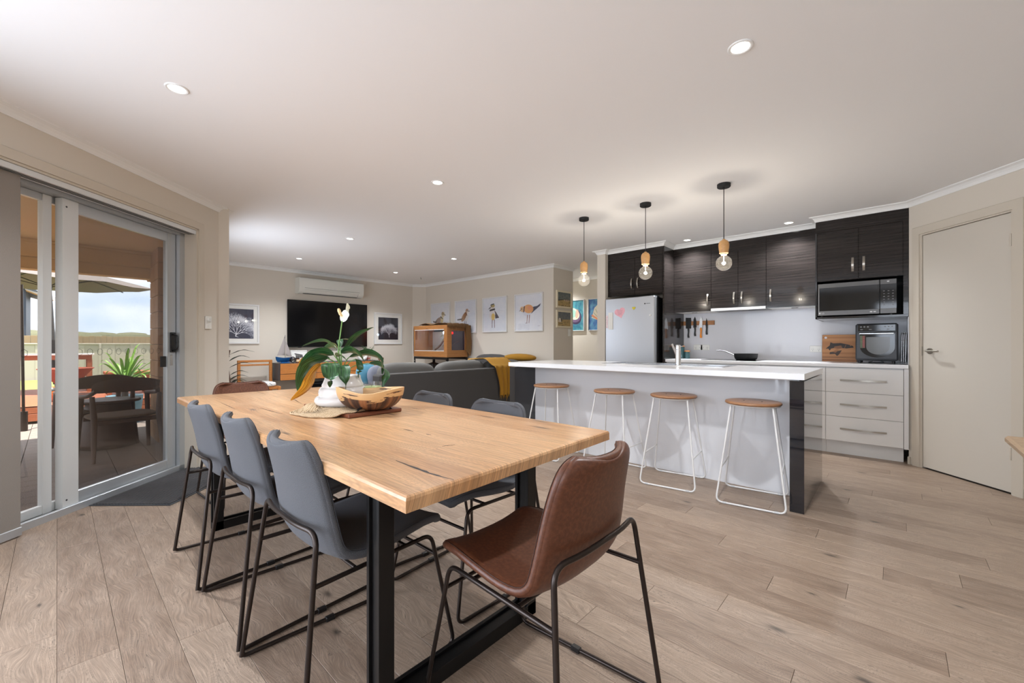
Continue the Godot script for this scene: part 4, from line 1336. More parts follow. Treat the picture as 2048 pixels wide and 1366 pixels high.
		part(pe, "bulb_stem", MB.new().lathe([Vector2(0.004, -0.577), Vector2(0.005, -0.60), Vector2(0.003, -0.618)], 10), M.white_plastic)
		part(pe, "filament", MB.new().lathe([Vector2(0.0, -0.656), Vector2(0.009, -0.650), Vector2(0.012, -0.640), Vector2(0.009, -0.630), Vector2(0.0, -0.624)], 16), M.filament_glow)
		var l := OmniLight3D.new()
		l.name = "pendant_light"
		l.light_energy = 0.10
		l.light_color = rgb(255, 243, 224)
		l.light_size = 0.014
		l.omni_range = 20.0
		l.omni_attenuation = 2.0
		l.shadow_enabled = true
		pe.add_child(l)
		l.position = Vector3(0, -0.640, 0)

	# ---- back bench
	var zc := -5.22
	var bt := single("back_benchtop", "white stone benchtop along the kitchen wall below the splashback", "benchtop", MB.new().bx(Vector3(-1.116, 0, -0.325), Vector3(1.116, 0.034, 0.325), 0.002), M.stone_white, Vector3(-1.026, 0.866, -5.525))
	var units := [[-2.14, -1.69, "doors", "white satin base cabinet under the back bench beside the fridge panel"], [-1.69, -1.09, "doors", "white satin base cabinet under the cooktop"], [-1.09, -0.515, "pots", "white base cabinet with three drawers left of the wide drawer unit"], [-0.515, 0.058, "drawers", "white three-drawer base unit beside the pantry door"]]
	for u in units:
		var c := thing("base_cabinet", u[3], "cabinet", Vector3((u[0] + u[1]) * 0.5, 0, -5.53), 0.0, "base cabinets of the back bench")
		var off := Vector3(-(u[0] + u[1]) * 0.5, 0, 5.53)
		part(c, "carcass", MB.new().bx(Vector3(u[0] + 0.001, 0.13, -5.83) + off, Vector3(u[1] - 0.001, 0.864, zc - 0.02) + off), M.white_satin)
		part(c, "kickboard", MB.new().bx(Vector3(u[0] + 0.0005, 0.0, -5.315) + off, Vector3(u[1] - 0.0005, 0.13, -5.285) + off), M.white_satin)
		if u[2] == "doors":
			var mid: float = (u[0] + u[1]) * 0.5
			for s in [[u[0], mid], [mid, u[1]]]:
				var dr := cab_door(c, s[0] + off.x, s[1] + off.x, 0.135, 0.855, zc + off.z, M.white_satin)
				var hx: float = (s[1] - 0.04 if s[0] == u[0] else s[0] + 0.04) + off.x
				part(dr, "handle", bow(Vector3(hx, 0.68, zc + off.z), Vector3(hx, 0.82, zc + off.z), Vector3(0, 0, 1), 0.014), M.nickel)
		else:
			var ys := [0.135, 0.378, 0.617, 0.855]
			for k in 3:
				var dr := cab_door(c, u[0] + off.x, u[1] + off.x, ys[k], ys[k + 1], zc + off.z, M.white_satin, "drawer")
				var cx: float = (u[0] + u[1]) * 0.5 + off.x
				var hy: float = ys[k + 1] - 0.118
				part(dr, "handle", bow(Vector3(cx - 0.172, hy, zc + off.z), Vector3(cx + 0.172, hy, zc + off.z), Vector3(0, 0, 1), 0.016), M.nickel)
	single("end_filler", "narrow white filler panel between the drawer unit and the pantry door wall", "panel", MB.new().bx(Vector3(-0.016, 0.0, -0.3), Vector3(0.016, 0.734, 0.3)), M.white_satin, Vector3(0.0755, 0.13, zc - 0.302))

	# ---- tall panel and fridge
	single("fridge_side_panel", "tall dark timber-look panel standing between the fridge and the back bench", "panel", MB.new().bx(Vector3(-0.01, 0.0, -0.33), Vector3(0.01, 2.33, 0.33), 0.001), M.dark_laminate, Vector3(-2.1585, 0, -5.515))
	var fr := thing("refrigerator", "stainless steel fridge with notes and magnets on its door", "fridge", Vector3(-2.565, 0, -5.42))
	part(fr, "body", MB.new().bx(Vector3(-0.345, 0.03, -0.38), Vector3(0.345, 1.69, 0.29), 0.004), M.black_plastic)
	part(fr, "door", MB.new().bx(Vector3(-0.345, 0.70, 0.295), Vector3(0.345, 1.70, 0.365), 0.008), M.fridge_steel)
	part(fr, "freezer_door", MB.new().bx(Vector3(-0.345, 0.05, 0.295), Vector3(0.345, 0.69, 0.365), 0.008), M.fridge_steel)
	part(fr, "hinge_cap", MB.new().bx(Vector3(0.25, 1.69, 0.20), Vector3(0.34, 1.706, 0.345), 0.003), M.dark_grey)
	part(fr, "badge", MB.new().bx(Vector3(0.212, 1.598, 0.365), Vector3(0.228, 1.614, 0.3662)), M.black_matte)
	var bd := MB.new()
	for k in 8:
		bd.bx(Vector3(0.234 + k * 0.0075, 1.603, 0.365), Vector3(0.239 + k * 0.0075, 1.603 + (0.009 if k % 3 != 1 else 0.006), 0.3658))
	part(fr, "badge_lettering", bd, M.dark_grey)
	var heart := PackedVector2Array()
	for k in 40:
		var t := TAU * k / 40.0
		heart.append(Vector2(16.0 * pow(sin(t), 3.0), -(13.0 * cos(t) - 5.0 * cos(2.0 * t) - 2.0 * cos(3.0 * t) - cos(4.0 * t))) / 34.0)
	var hn := MB.new()
	hn.xf = Transform3D(Basis(Vector3.RIGHT, PI / 2), Vector3.ZERO)
	var hp := PackedVector2Array()
	for q in heart:
		hp.append(q.rotated(-0.25) * 0.165)
	hn.prism(hp, 0.0, 0.001)
	for i in hn.uv.size():
		hn.uv[i] = Vector2(hn.v[i].x / 0.17 + 0.5, 0.5 - hn.v[i].y / 0.17)
	single("heart_note", "pink heart-shaped paper note on the fridge door", "note", hn, M.print_heart, Vector3(-2.692, 1.508, -5.0545))
	var ym := MB.new()
	ym.xf = Transform3D(Basis(Vector3.RIGHT, PI / 2), Vector3.ZERO)
	var hs := PackedVector2Array()
	for q in heart:
		hs.append(q * 0.05)
	ym.prism(hs, 0.0, 0.004)
	single("heart_magnet", "small yellow heart magnet on the fridge door", "magnet", ym, mk("magnet_yellow", rgb(206, 190, 44), 0.5), Vector3(-2.495, 1.556, -5.0545))
	var np := thing("note_pad", "white magnetic shopping list pad on the fridge door", "notepad", Vector3(-2.828, 1.40, -5.0545))
	part(np, "pages", MB.new().bx(Vector3(-0.032, -0.112, 0.0), Vector3(0.032, 0.10, 0.008)), M.white_matte)
	part(np, "top_strip", MB.new().bx(Vector3(-0.032, 0.10, 0.0), Vector3(0.032, 0.114, 0.009)), M.white_plastic)
	single("patterned_paper", "red patterned slip of paper tucked behind the notepad on fridge", "paper", _sheet(0.03, 0.17), M.print_red_pattern, Vector3(-2.885, 1.395, -5.0540))
	single("round_magnet", "small white round magnet low on the fridge door near its edge", "magnet", MB.new().lathe([Vector2(0.0, 0.0), Vector2(0.011, 0.0), Vector2(0.011, 0.01), Vector2(0.009, 0.013), Vector2(0.0, 0.014)], 16), M.white_plastic, Vector3(-2.272, 1.455, -5.0549)).rotation.x = PI / 2

	# ---- upper cabinets
	var fc := thing("fridge_cabinet", "dark gloss two-door cabinet mounted above the fridge", "cabinet", Vector3(-2.545, 1.74, -5.51))
	var f := Vector3(2.545, -1.74, 5.51)
	part(fc, "carcass", MB.new().bx(Vector3(-2.943, 1.742, -5.84) + f, Vector3(-2.172, 2.33, -5.20) + f), M.dark_laminate)
	part(fc, "top_filler", MB.new().bx(Vector3(-2.943, 2.232, -5.20) + f, Vector3(-2.17, 2.335, -5.182) + f, 0.001), M.dark_laminate)
	part(fc, "side_filler", MB.new().bx(Vector3(-2.943, 1.742, -5.20) + f, Vector3(-2.918, 2.23, -5.18) + f, 0.001), M.dark_laminate)
	for s in [[-2.917, -2.545, -2.585], [-2.545, -2.17, -2.50]]:
		var dr := cab_door(fc, s[0] + f.x, s[1] + f.x, 1.742 + f.y, 2.23 + f.y, -5.18 + f.z, M.dark_laminate)
		part(dr, "handle", bow(Vector3(s[2], 1.83, -5.18) + f, Vector3(s[2], 1.965, -5.18) + f, Vector3(0, 0, 1), 0.016), M.nickel)
	var mids := [[-2.149, -1.687, [[-2.149, -1.687, -1.725]], "single dark gloss wall cabinet above the knife rack"], [-1.687, -1.091, [[-1.687, -1.383, -1.425], [-1.383, -1.091, -1.340]], "dark gloss two-door wall cabinet above the range hood"], [-1.091, -0.603, [[-1.091, -0.603, -1.045]], "single dark gloss wall cabinet next to the microwave cabinet"]]
	for u in mids:
		var hood: bool = u[2].size() == 2
		var c := thing("wall_cabinet", u[3], "cabinet", Vector3((u[0] + u[1]) * 0.5, 1.5, -5.67), 0.0, "dark wall cabinets over the bench")
		f = Vector3(-(u[0] + u[1]) * 0.5, -1.5, 5.67)
		part(c, "carcass", MB.new().bx(Vector3(u[0] + 0.001, 1.545 if hood else 1.525, -5.845) + f, Vector3(u[1] - 0.001, 2.33, -5.52) + f), M.dark_laminate)
		part(c, "top_filler", MB.new().bx(Vector3(u[0] + 0.0008, 2.222, -5.52) + f, Vector3(u[1] - 0.0008, 2.335, -5.50) + f, 0.001), M.dark_laminate)
		part(c, "base_board", MB.new().bx(Vector3(u[0] + 0.001, 1.528 if hood else 1.505, -5.845) + f, Vector3(u[1] - 0.001, 1.545 if hood else 1.525, -5.52) + f), M.cab_inside)
		for s in u[2]:
			var dr := cab_door(c, s[0] + f.x, s[1] + f.x, (1.53 if hood else 1.502) + f.y, 2.22 + f.y, -5.50 + f.z, M.dark_laminate)
			part(dr, "handle", bow(Vector3(s[2], 1.575, -5.50) + f, Vector3(s[2], 1.715, -5.50) + f, Vector3(0, 0, 1), 0.016), M.nickel)
	var hood2 := thing("range_hood", "slim stainless steel slide-out range hood under the wall cabinet", "range hood", Vector3(-1.389, 1.498, -5.65))
	part(hood2, "front_strip", MB.new().bx(Vector3(-0.297, 0.0, 0.13), Vector3(0.297, 0.030, 0.165), 0.002), M.steel)
	part(hood2, "filter_plate", MB.new().bx(Vector3(-0.297, 0.006, -0.19), Vector3(0.297, 0.029, 0.13), 0.001), M.dark_steel)
	for x in [-1.94, -0.84]:
		var pk := thing("cabinet_downlight", "small round light recessed under the wall cabinet beside the %s" % ("fridge panel" if x < -1.5 else "microwave cabinet"), "light", Vector3(x, 1.503, -5.66), 0.0, "cabinet underside lights")
		part(pk, "ring", MB.new().lathe([Vector2(0.026, -0.003), Vector2(0.034, -0.004), Vector2(0.036, 0.001), Vector2(0.026, 0.001)], 20), M.steel)
		part(pk, "lamp_lens", MB.new().lathe([Vector2(0.0, -0.001), Vector2(0.026, -0.001)], 20), M.white_plastic)

	# microwave cabinet with its niche
	var mc := thing("microwave_cabinet", "deep dark gloss wall cabinet with an open niche holding the microwave", "cabinet", Vector3(-0.254, 1.35, -5.55))
	f = Vector3(0.254, -1.35, 5.55)
	part(mc, "upper_carcass", MB.new().bx(Vector3(-0.60, 1.725, -5.84) + f, Vector3(0.091, 2.33, -5.27) + f), M.dark_laminate)
	part(mc, "top_filler", MB.new().bx(Vector3(-0.60, 2.222, -5.27) + f, Vector3(0.0915, 2.335, -5.25) + f, 0.001), M.dark_laminate)
	part(mc, "niche_floor", MB.new().bx(Vector3(-0.60, 1.345, -5.84) + f, Vector3(0.091, 1.365, -5.252) + f, 0.001), M.dark_laminate)
	part(mc, "side", MB.new().bx(Vector3(-0.602, 1.345, -5.84) + f, Vector3(-0.588, 2.222, -5.252) + f, 0.001), M.black_gloss)
	part(mc, "side", MB.new().bx(Vector3(0.055, 1.365, -5.84) + f, Vector3(0.0915, 2.222, -5.252) + f, 0.001), M.dark_laminate)
	part(mc, "niche_back", MB.new().bx(Vector3(-0.588, 1.365, -5.84) + f, Vector3(0.055, 1.725, -5.82) + f), M.black_matte)
	for s in [[-0.587, -0.262, -0.305], [-0.262, 0.054, -0.222]]:
		var dr := cab_door(mc, s[0] + f.x, s[1] + f.x, 1.726 + f.y, 2.22 + f.y, -5.25 + f.z, M.dark_laminate)
		part(dr, "handle", bow(Vector3(s[2], 1.80, -5.25) + f, Vector3(s[2], 1.935, -5.25) + f, Vector3(0, 0, 1), 0.018), M.nickel)
	var mw := thing("microwave_oven", "black and dark steel microwave oven in the cabinet niche", "microwave", Vector3(-0.286, 1.3652, -5.50))
	part(mw, "case", MB.new().bx(Vector3(-0.295, 0.012, -0.25), Vector3(0.297, 0.334, 0.215), 0.004), M.black_plastic)
	part(mw, "door_frame", MB.new().bx(Vector3(-0.297, 0.012, 0.215), Vector3(0.178, 0.336, 0.243), 0.003), M.dark_steel)
	part(mw, "window", MB.new().bx(Vector3(-0.283, 0.058, 0.243), Vector3(0.177, 0.292, 0.2455), 0.001), M.dark_glass)
	var cp := part(mw, "control_panel", MB.new().bx(Vector3(0.180, 0.012, 0.215), Vector3(0.298, 0.336, 0.243), 0.003), M.dark_steel)
	part(cp, "panel_glass", MB.new().bx(Vector3(0.182, 0.060, 0.243), Vector3(0.297, 0.290, 0.2455), 0.001), M.dark_glass)
	for r in 6:
		for k in 3:
			if r < 2 and k == 1:
				continue
			part(cp, "button", MB.new().bx(Vector3(0.203 + k * 0.031, 0.092 + r * 0.026, 0.2455), Vector3(0.215 + k * 0.031, 0.098 + r * 0.026, 0.246)), M.dark_steel)
	part(mw, "dial_mark", MB.new().bx(Vector3(0.230, 0.308, 0.243), Vector3(0.246, 0.320, 0.2436)), M.clear_plastic)
	lettering(mw, "brand_lettering", "LG", 0.020, Vector3(-0.262, 0.030, 0.2432), M.clear_plastic)
	part(mw, "brand_mark", MB.new().tube([Vector3(-0.280, 0.036, 0.243), Vector3(-0.280, 0.036, 0.2438)], 0.008, 16), M.clear_plastic)
	for k in 2:
		part(mw, "front_mark", MB.new().bx(Vector3(0.108 + k * 0.026, 0.030, 0.243), Vector3(0.126 + k * 0.026, 0.040, 0.2436)), M.clear_plastic)
	for x in [-0.27, 0.26]:
		for z in [-0.2, 0.18]:
			part(mw, "foot", MB.new().lathe([Vector2(0.0, 0.0), Vector2(0.014, 0.0), Vector2(0.014, 0.012), Vector2(0.0, 0.012)], 12, Vector3(x, 0, z), false), M.black_plastic)

	# ---- splashback and what stands at it
	single("splashback", "glossy white glass splashback behind the back bench", "splashback", MB.new().bx(Vector3(-1.118, 0.0, 0.0), Vector3(1.118, 0.603, 0.006)), M.splash_white, Vector3(-1.028, 0.9002, -5.8495))
	single("side_splashback", "narrow white splashback return beside the pantry door wall", "splashback", MB.new().bx(Vector3(0.0, 0.0, 0.0), Vector3(0.006, 0.44, 0.60)), M.splash_white, Vector3(0.0865, 0.9002, -5.842))
	var zz := -5.8434
	single("cooktop", "flat black glass cooktop let into the back bench", "cooktop", MB.new().bx(Vector3(-0.295, 0, -0.25), Vector3(0.295, 0.005, 0.25), 0.002), M.dark_glass, Vector3(-1.43, 0.9001, -5.50))
	var pan := thing("frying_pan", "black non-stick frying pan with steel handle on the cooktop", "pan", Vector3(-1.30, 0.9053, -5.50))
	part(pan, "bowl", MB.new().lathe([Vector2(0.0, 0.0), Vector2(0.098, 0.0), Vector2(0.112, 0.008), Vector2(0.122, 0.035), Vector2(0.125, 0.070), Vector2(0.128, 0.072), Vector2(0.121, 0.070), Vector2(0.117, 0.036), Vector2(0.106, 0.010), Vector2(0.0, 0.006)], 36), M.black_matte)
	part(pan, "handle", MB.new().tube(curve([Vector3(-0.12, 0.058, 0.02), Vector3(-0.17, 0.080, 0.035), Vector3(-0.24, 0.108, 0.055), Vector3(-0.30, 0.108, 0.070)]), 0.007, 8), M.steel)
	for z in [-0.014, 0.014]:
		part(pan, "rivet", MB.new().box(Vector3(-0.118, 0.056, 0.02 + z), Vector3(0.012, 0.01, 0.01), 0.003), M.steel)
	single("knife_rack", "wooden magnetic knife rack on the white splashback", "knife rack", MB.new().bx(Vector3(-0.20, -0.028, 0.0), Vector3(0.20, 0.028, 0.018), 0.002), M.board_timber, Vector3(-1.946, 1.373, zz))
	_knife("cleaver", "broad black cleaver hanging on the wooden knife rack", -2.078, 1.452, [Vector2(-0.036, 0.0), Vector2(0.036, -0.004), Vector2(0.036, -0.150), Vector2(-0.034, -0.150)], 0.155, 0.12, M.black_matte, M.black_plastic)
	_knife("chef_knife", "black bladed chef knife beside the cleaver on the rack", -1.992, 1.462, [Vector2(0.0, 0.0), Vector2(0.012, -0.03), Vector2(0.020, -0.08), Vector2(0.021, -0.145), Vector2(-0.021, -0.150), Vector2(-0.018, -0.04)], 0.148, 0.115, M.black_matte, M.black_plastic)
	_knife("orange_knife", "steel knife with an orange handle on the knife rack", -1.915, 1.466, [Vector2(0.004, 0.0), Vector2(0.020, -0.06), Vector2(0.018, -0.17), Vector2(-0.026, -0.165), Vector2(-0.014, -0.06)], 0.168, 0.125, M.steel, mk("orange_grip", rgb(236, 138, 24), 0.45))
	_knife("paring_knife", "small black paring knife at the free end of the rack", -1.842, 1.436, [Vector2(-0.004, 0.0), Vector2(0.012, -0.05), Vector2(0.014, -0.098), Vector2(-0.014, -0.100)], 0.10, 0.12, M.black_matte, M.black_plastic)
	var spots := [[-1.955, 1.048, "double power outlet on the splashback under the cleaver"], [-1.865, 1.046, "double power outlet on the splashback under the orange knife"], [-0.665, 1.035, "double power outlet on the splashback beside the fish board"]]
	for s in spots:
		var ou := thing("power_outlet", s[2], "outlet", Vector3(s[0], s[1], zz), 0.0, "outlets on the splashback")
		part(ou, "plate", MB.new().bx(Vector3(-0.057, -0.036, 0), Vector3(0.057, 0.036, 0.009), 0.003), M.white_plastic)
		for x in [-0.028, 0.028]:
			part(ou, "switch", MB.new().bx(Vector3(x - 0.006, 0.012, 0.009), Vector3(x + 0.006, 0.026, 0.012), 0.001), M.white_plastic)
			var sl := MB.new()
			for k in [-1.0, 1.0]:
				sl.bx(Vector3(x + k * 0.007 - 0.0012, -0.008, 0.009), Vector3(x + k * 0.007 + 0.0012, 0.002, 0.0095))
			sl.bx(Vector3(x - 0.0012, -0.024, 0.009), Vector3(x + 0.0012, -0.013, 0.0095))
			part(ou, "slots", sl, M.dark_grey)
	# canister pair by the panel
	for q in [[-2.085, 0.155, 0.036, "tall teal glass canister with a wooden lid by the fridge panel"], [-2.015, 0.09, 0.034, "short glass canister with a wooden lid beside the tall canister"]]:
		var ca := thing("canister", q[3], "canister", Vector3(q[0], 0.9002, -5.60), 0.0, "canisters on the back bench")
		part(ca, "jar", MB.new().lathe([Vector2(0.0, 0.0), Vector2(q[2], 0.0), Vector2(q[2] + 0.002, 0.006), Vector2(q[2], q[1]), Vector2(0.0, q[1])], 24), M.teal_glass)
		part(ca, "lid", MB.new().lathe([Vector2(0.0, q[1]), Vector2(q[2] + 0.003, q[1]), Vector2(q[2] + 0.003, q[1] + 0.016), Vector2(0.0, q[1] + 0.018)], 24, Vector3.ZERO, false), M.board_timber)
	# fish board leaning at the splashback
	var fb := thing("fish_board", "wooden chopping board with a burnt fish picture leaning at splashback", "chopping board", Vector3(-0.452, 0.9003, -5.775))
	fb.rotation.x = -0.09
	var bm := MB.new().bx(Vector3(-0.15, 0.0, -0.02), Vector3(0.15, 0.295, 0.0), 0.003)
	part(fb, "board", bm, M.board_timber)
	var fm := MB.new()
	fm.quad(Vector3(-0.147, 0.292, 0.0006), Vector3(0.147, 0.292, 0.0006), Vector3(0.147, 0.003, 0.0006), Vector3(-0.147, 0.003, 0.0006), Vector3.BACK)
	part(fb, "burnt_picture", fm, M.print_fish_board)
	part(fb, "hang_hole", MB.new().tube([Vector3(-0.118, 0.262, 0.0004), Vector3(-0.118, 0.262, 0.0012)], 0.012, 18), M.splash_white)
	# bench oven
	var ov := thing("bench_oven", "dark grey air-fryer bench oven on the back bench", "oven", Vector3(-0.135, 0.9002, -5.57))
	part(ov, "case", MB.new().bx(Vector3(-0.158, 0.026, -0.15), Vector3(0.158, 0.392, 0.165), 0.014), M.dark_grey)
	part(ov, "control_panel", MB.new().bx(Vector3(-0.138, 0.318, 0.165), Vector3(0.138, 0.380, 0.169), 0.002), M.dark_glass)
	for k in 3:
		part(ov, "control_icon", MB.new().tube([Vector3(-0.115 + k * 0.026, 0.360, 0.169), Vector3(-0.115 + k * 0.026, 0.360, 0.1698)], 0.008, 12), M.dark_steel)
		part(ov, "control_icon", MB.new().tube([Vector3(0.063 + k * 0.026, 0.360, 0.169), Vector3(0.063 + k * 0.026, 0.360, 0.1698)], 0.006, 12), M.dark_steel)
	for k in 4:
		part(ov, "control_icon", MB.new().bx(Vector3(-0.12 + k * 0.065, 0.330, 0.169), Vector3(-0.10 + k * 0.065, 0.338, 0.1698)), M.dark_steel)
	var dor := part(ov, "door", MB.new().bx(Vector3(-0.150, 0.045, 0.165), Vector3(0.150, 0.310, 0.178), 0.004), M.dark_grey)
	var arch := PackedVector2Array()
	for k in 21:
		var an := PI * k / 20.0
		arch.append(Vector2(0.128 * cos(an), 0.105 * sin(an)))
	arch.append(Vector2(-0.128, -0.13)); arch.append(Vector2(0.128, -0.13))
	var wm := MB.new()
	wm.xf = Transform3D(Basis(Vector3.RIGHT, PI / 2), Vector3(0.006, 0.165, 0.178))
	wm.prism(arch, 0.0, 0.002)
	part(dor, "door_glass", wm, M.dark_glass)
	var wm2 := MB.new()
	wm2.xf = Transform3D(Basis(Vector3.RIGHT, PI / 2), Vector3(0.012, 0.165, 0.180))
	var arch2 := PackedVector2Array()
	for q in arch:
		arch2.append(Vector2(q.x * 0.68, q.y * 0.72 + 0.0))
	wm2.prism(arch2, 0.0, 0.001)
	part(dor, "viewing_window", wm2, mk("oven_window", rgb(96, 96, 94), 0.15))
	part(dor, "handle", MB.new().bx(Vector3(-0.13, 0.286, 0.178), Vector3(0.13, 0.302, 0.202), 0.005), M.steel)
	var sm := MB.new()
	sm.quad(Vector3(-0.122, 0.276, 0.1805), Vector3(-0.084, 0.276, 0.1805), Vector3(-0.084, 0.150, 0.1805), Vector3(-0.122, 0.150, 0.1805), Vector3.BACK)
	part(dor, "sticker", sm, M.oven_sticker)
	for x in [-0.125, 0.125]:
		for z in [-0.12, 0.13]:
			part(ov, "foot", MB.new().lathe([Vector2(0.0, 0.0), Vector2(0.012, 0.0), Vector2(0.014, 0.027), Vector2(0.0, 0.027)], 12, Vector3(x, 0, z), false), M.black_plastic)
	part(ov, "cable", MB.new().tube(curve([Vector3(0.02, 0.02, -0.15), Vector3(0.05, 0.006, -0.05), Vector3(-0.06, 0.006, 0.06), Vector3(-0.03, 0.02, 0.11)]), 0.0035, 6), M.black_plastic)
	# oven trays leaning by the wall
	for k in 3:
		var tr := MB.new()
		tr.tube(fillet([Vector3(0, 0.006, -0.13), Vector3(0, 0.30, -0.13), Vector3(0, 0.30, 0.13), Vector3(0, 0.006, 0.13)], 0.02, 4, true), 0.003, 6, true)
		tr.bx(Vector3(-0.0008, 0.008, -0.128), Vector3(0.0008, 0.298, 0.128))
		var tn := single("oven_tray", ["steel oven tray leaning closest to the bench oven", "steel oven tray between two other trays by the wall", "steel oven tray leaning against the narrow splashback return"][k], "tray", tr, M.steel, Vector3(0.044 + k * 0.013, 0.9006, -5.55 + k * 0.02), "trays stored beside the bench oven")
		tn.rotation.z = -0.02

func _sheet(w: float, h: float) -> MB:
	var mb := MB.new()
	mb.quad(Vector3(-w * 0.5, h * 0.5, 0.001), Vector3(w * 0.5, h * 0.5, 0.001), Vector3(w * 0.5, -h * 0.5, 0.001), Vector3(-w * 0.5, -h * 0.5, 0.001), Vector3.BACK)
	mb.bx(Vector3(-w * 0.5, -h * 0.5, 0.0), Vector3(w * 0.5, h * 0.5, 0.0008))
	return mb

func lettering(root: Node, called: String, txt: String, size: float, at: Vector3, m: Material) -> MeshInstance3D:
	var t := TextMesh.new()
	var f := SystemFont.new()
	f.font_names = PackedStringArray(["Droid Sans"])
	t.font = f
	t.text = txt
	t.font_size = 64
	t.pixel_size = size / 64.0
	t.depth = 0.0006
	var o := MeshInstance3D.new()
	o.name = called
	o.mesh = t
	o.material_override = m
	root.add_child(o, true)
	o.position = at + Vector3(size * 0.4, size * 0.3, 0.0003)
	return o

func _knife(called: String, label: String, x: float, y: float, blade: Array, gy: float, gl: float, mb_: Material, mg: Material) -> void:
	var k := thing(called, label, "knife", Vector3(x, y, -5.8244), 0.0, "knives on the magnetic rack")
	var b := MB.new()
	b.xf = Transform3D(Basis(Vector3.RIGHT, PI / 2), Vector3.ZERO)
	var pp := PackedVector2Array()
	for q in blade:
		pp.append(Vector2(q.x, -q.y))
	b.prism(pp, 0.0, 0.0025)
	part(k, "blade", b, mb_)
	part(k, "grip", MB.new().tube(curve([Vector3(0.0, -gy + 0.012, 0.004), Vector3(0.004, -gy - gl * 0.3, 0.005), Vector3(0.0, -gy - gl * 0.7, 0.005), Vector3(0.004, -gy - gl, 0.004)], 4), [0.010, 0.011, 0.012, 0.0115, 0.0105, 0.010, 0.010, 0.0105, 0.0115, 0.0125, 0.0135, 0.0135, 0.010], 8), mg)

# ------------------------------------------------------------------ dining table and chairs
func slab_board(x0a: float, x0b: float, x1a: float, x1b: float, za: float, zb: float, y0: float, y1: float, ca: float, cb: float, ce: float, u0: float, strip: int) -> MB:
	# one board of the top: za..zb across, a skewed end allowed; ca, cb round the long edges, ce the ends
	var mb := MB.new()
	var lo := [Vector3(x0a, 0, za), Vector3(x1a, 0, za), Vector3(x1b, 0, zb), Vector3(x0b, 0, zb)]
	var c := maxf(ce, maxf(ca, cb))
	var sgn := 1.0 if zb > za else -1.0
	var hi := [Vector3(x0a + ce, 0, za + ca * sgn), Vector3(x1a - ce, 0, za + ca * sgn), Vector3(x1b - ce, 0, zb - cb * sgn), Vector3(x0b + ce, 0, zb - cb * sgn)]
	var mid := []
	for i in 4:
		mid.append(lo[i].lerp(hi[i], 0.3))
	var up := Vector3.UP
	mb.face([hi[0] + up * y1, hi[1] + up * y1, hi[2] + up * y1, hi[3] + up * y1], up)
	mb.face([lo[0] + up * y0, lo[1] + up * y0, lo[2] + up * y0, lo[3] + up * y0], Vector3.DOWN)
	var nrm := [Vector3(0, 0, -sgn), Vector3.RIGHT, Vector3(0, 0, sgn), Vector3.LEFT]
	for i in 4:
		var j := (i + 1) % 4
		var n: Vector3 = nrm[i]
		mb.face([lo[i] + up * y0, lo[j] + up * y0, lo[j] + up * (y1 - c), lo[i] + up * (y1 - c)], n)
		mb.face([lo[i] + up * (y1 - c), lo[j] + up * (y1 - c), mid[j] + up * (y1 - c * 0.3), mid[i] + up * (y1 - c * 0.3)], (n + up * 0.4).normalized())
		mb.face([mid[i] + up * (y1 - c * 0.3), mid[j] + up * (y1 - c * 0.3), hi[j] + up * y1, hi[i] + up * y1], (n * 0.4 + up).normalized())
	for i in mb.v.size():
		var p := mb.v[i]
		var t := clampf((p.z - za) / (zb - za), 0.0, 1.0)
		mb.uv[i] = Vector2(u0 + p.x * 0.42, (strip + 0.04 + t * 0.8 + (y1 - p.y) * 2.4) / 8.0)
	return mb

func ibeam(a: Vector3, b: Vector3, w: float, d: float, side: Vector3) -> MB:
	# steel section between a and b: two flanges d deep and w apart along side, and a web
	var mb := MB.new()
	mb.bar(a + side * (w * 0.5 - 0.007), b + side * (w * 0.5 - 0.007), 0.014, d, 0.001, (b - a).normalized().cross(side))
	mb.bar(a - side * (w * 0.5 - 0.007), b - side * (w * 0.5 - 0.007), 0.014, d, 0.001, (b - a).normalized().cross(side))
	mb.bar(a, b, w - 0.03, d - 0.02, 0.0, (b - a).normalized().cross(side))
	return mb

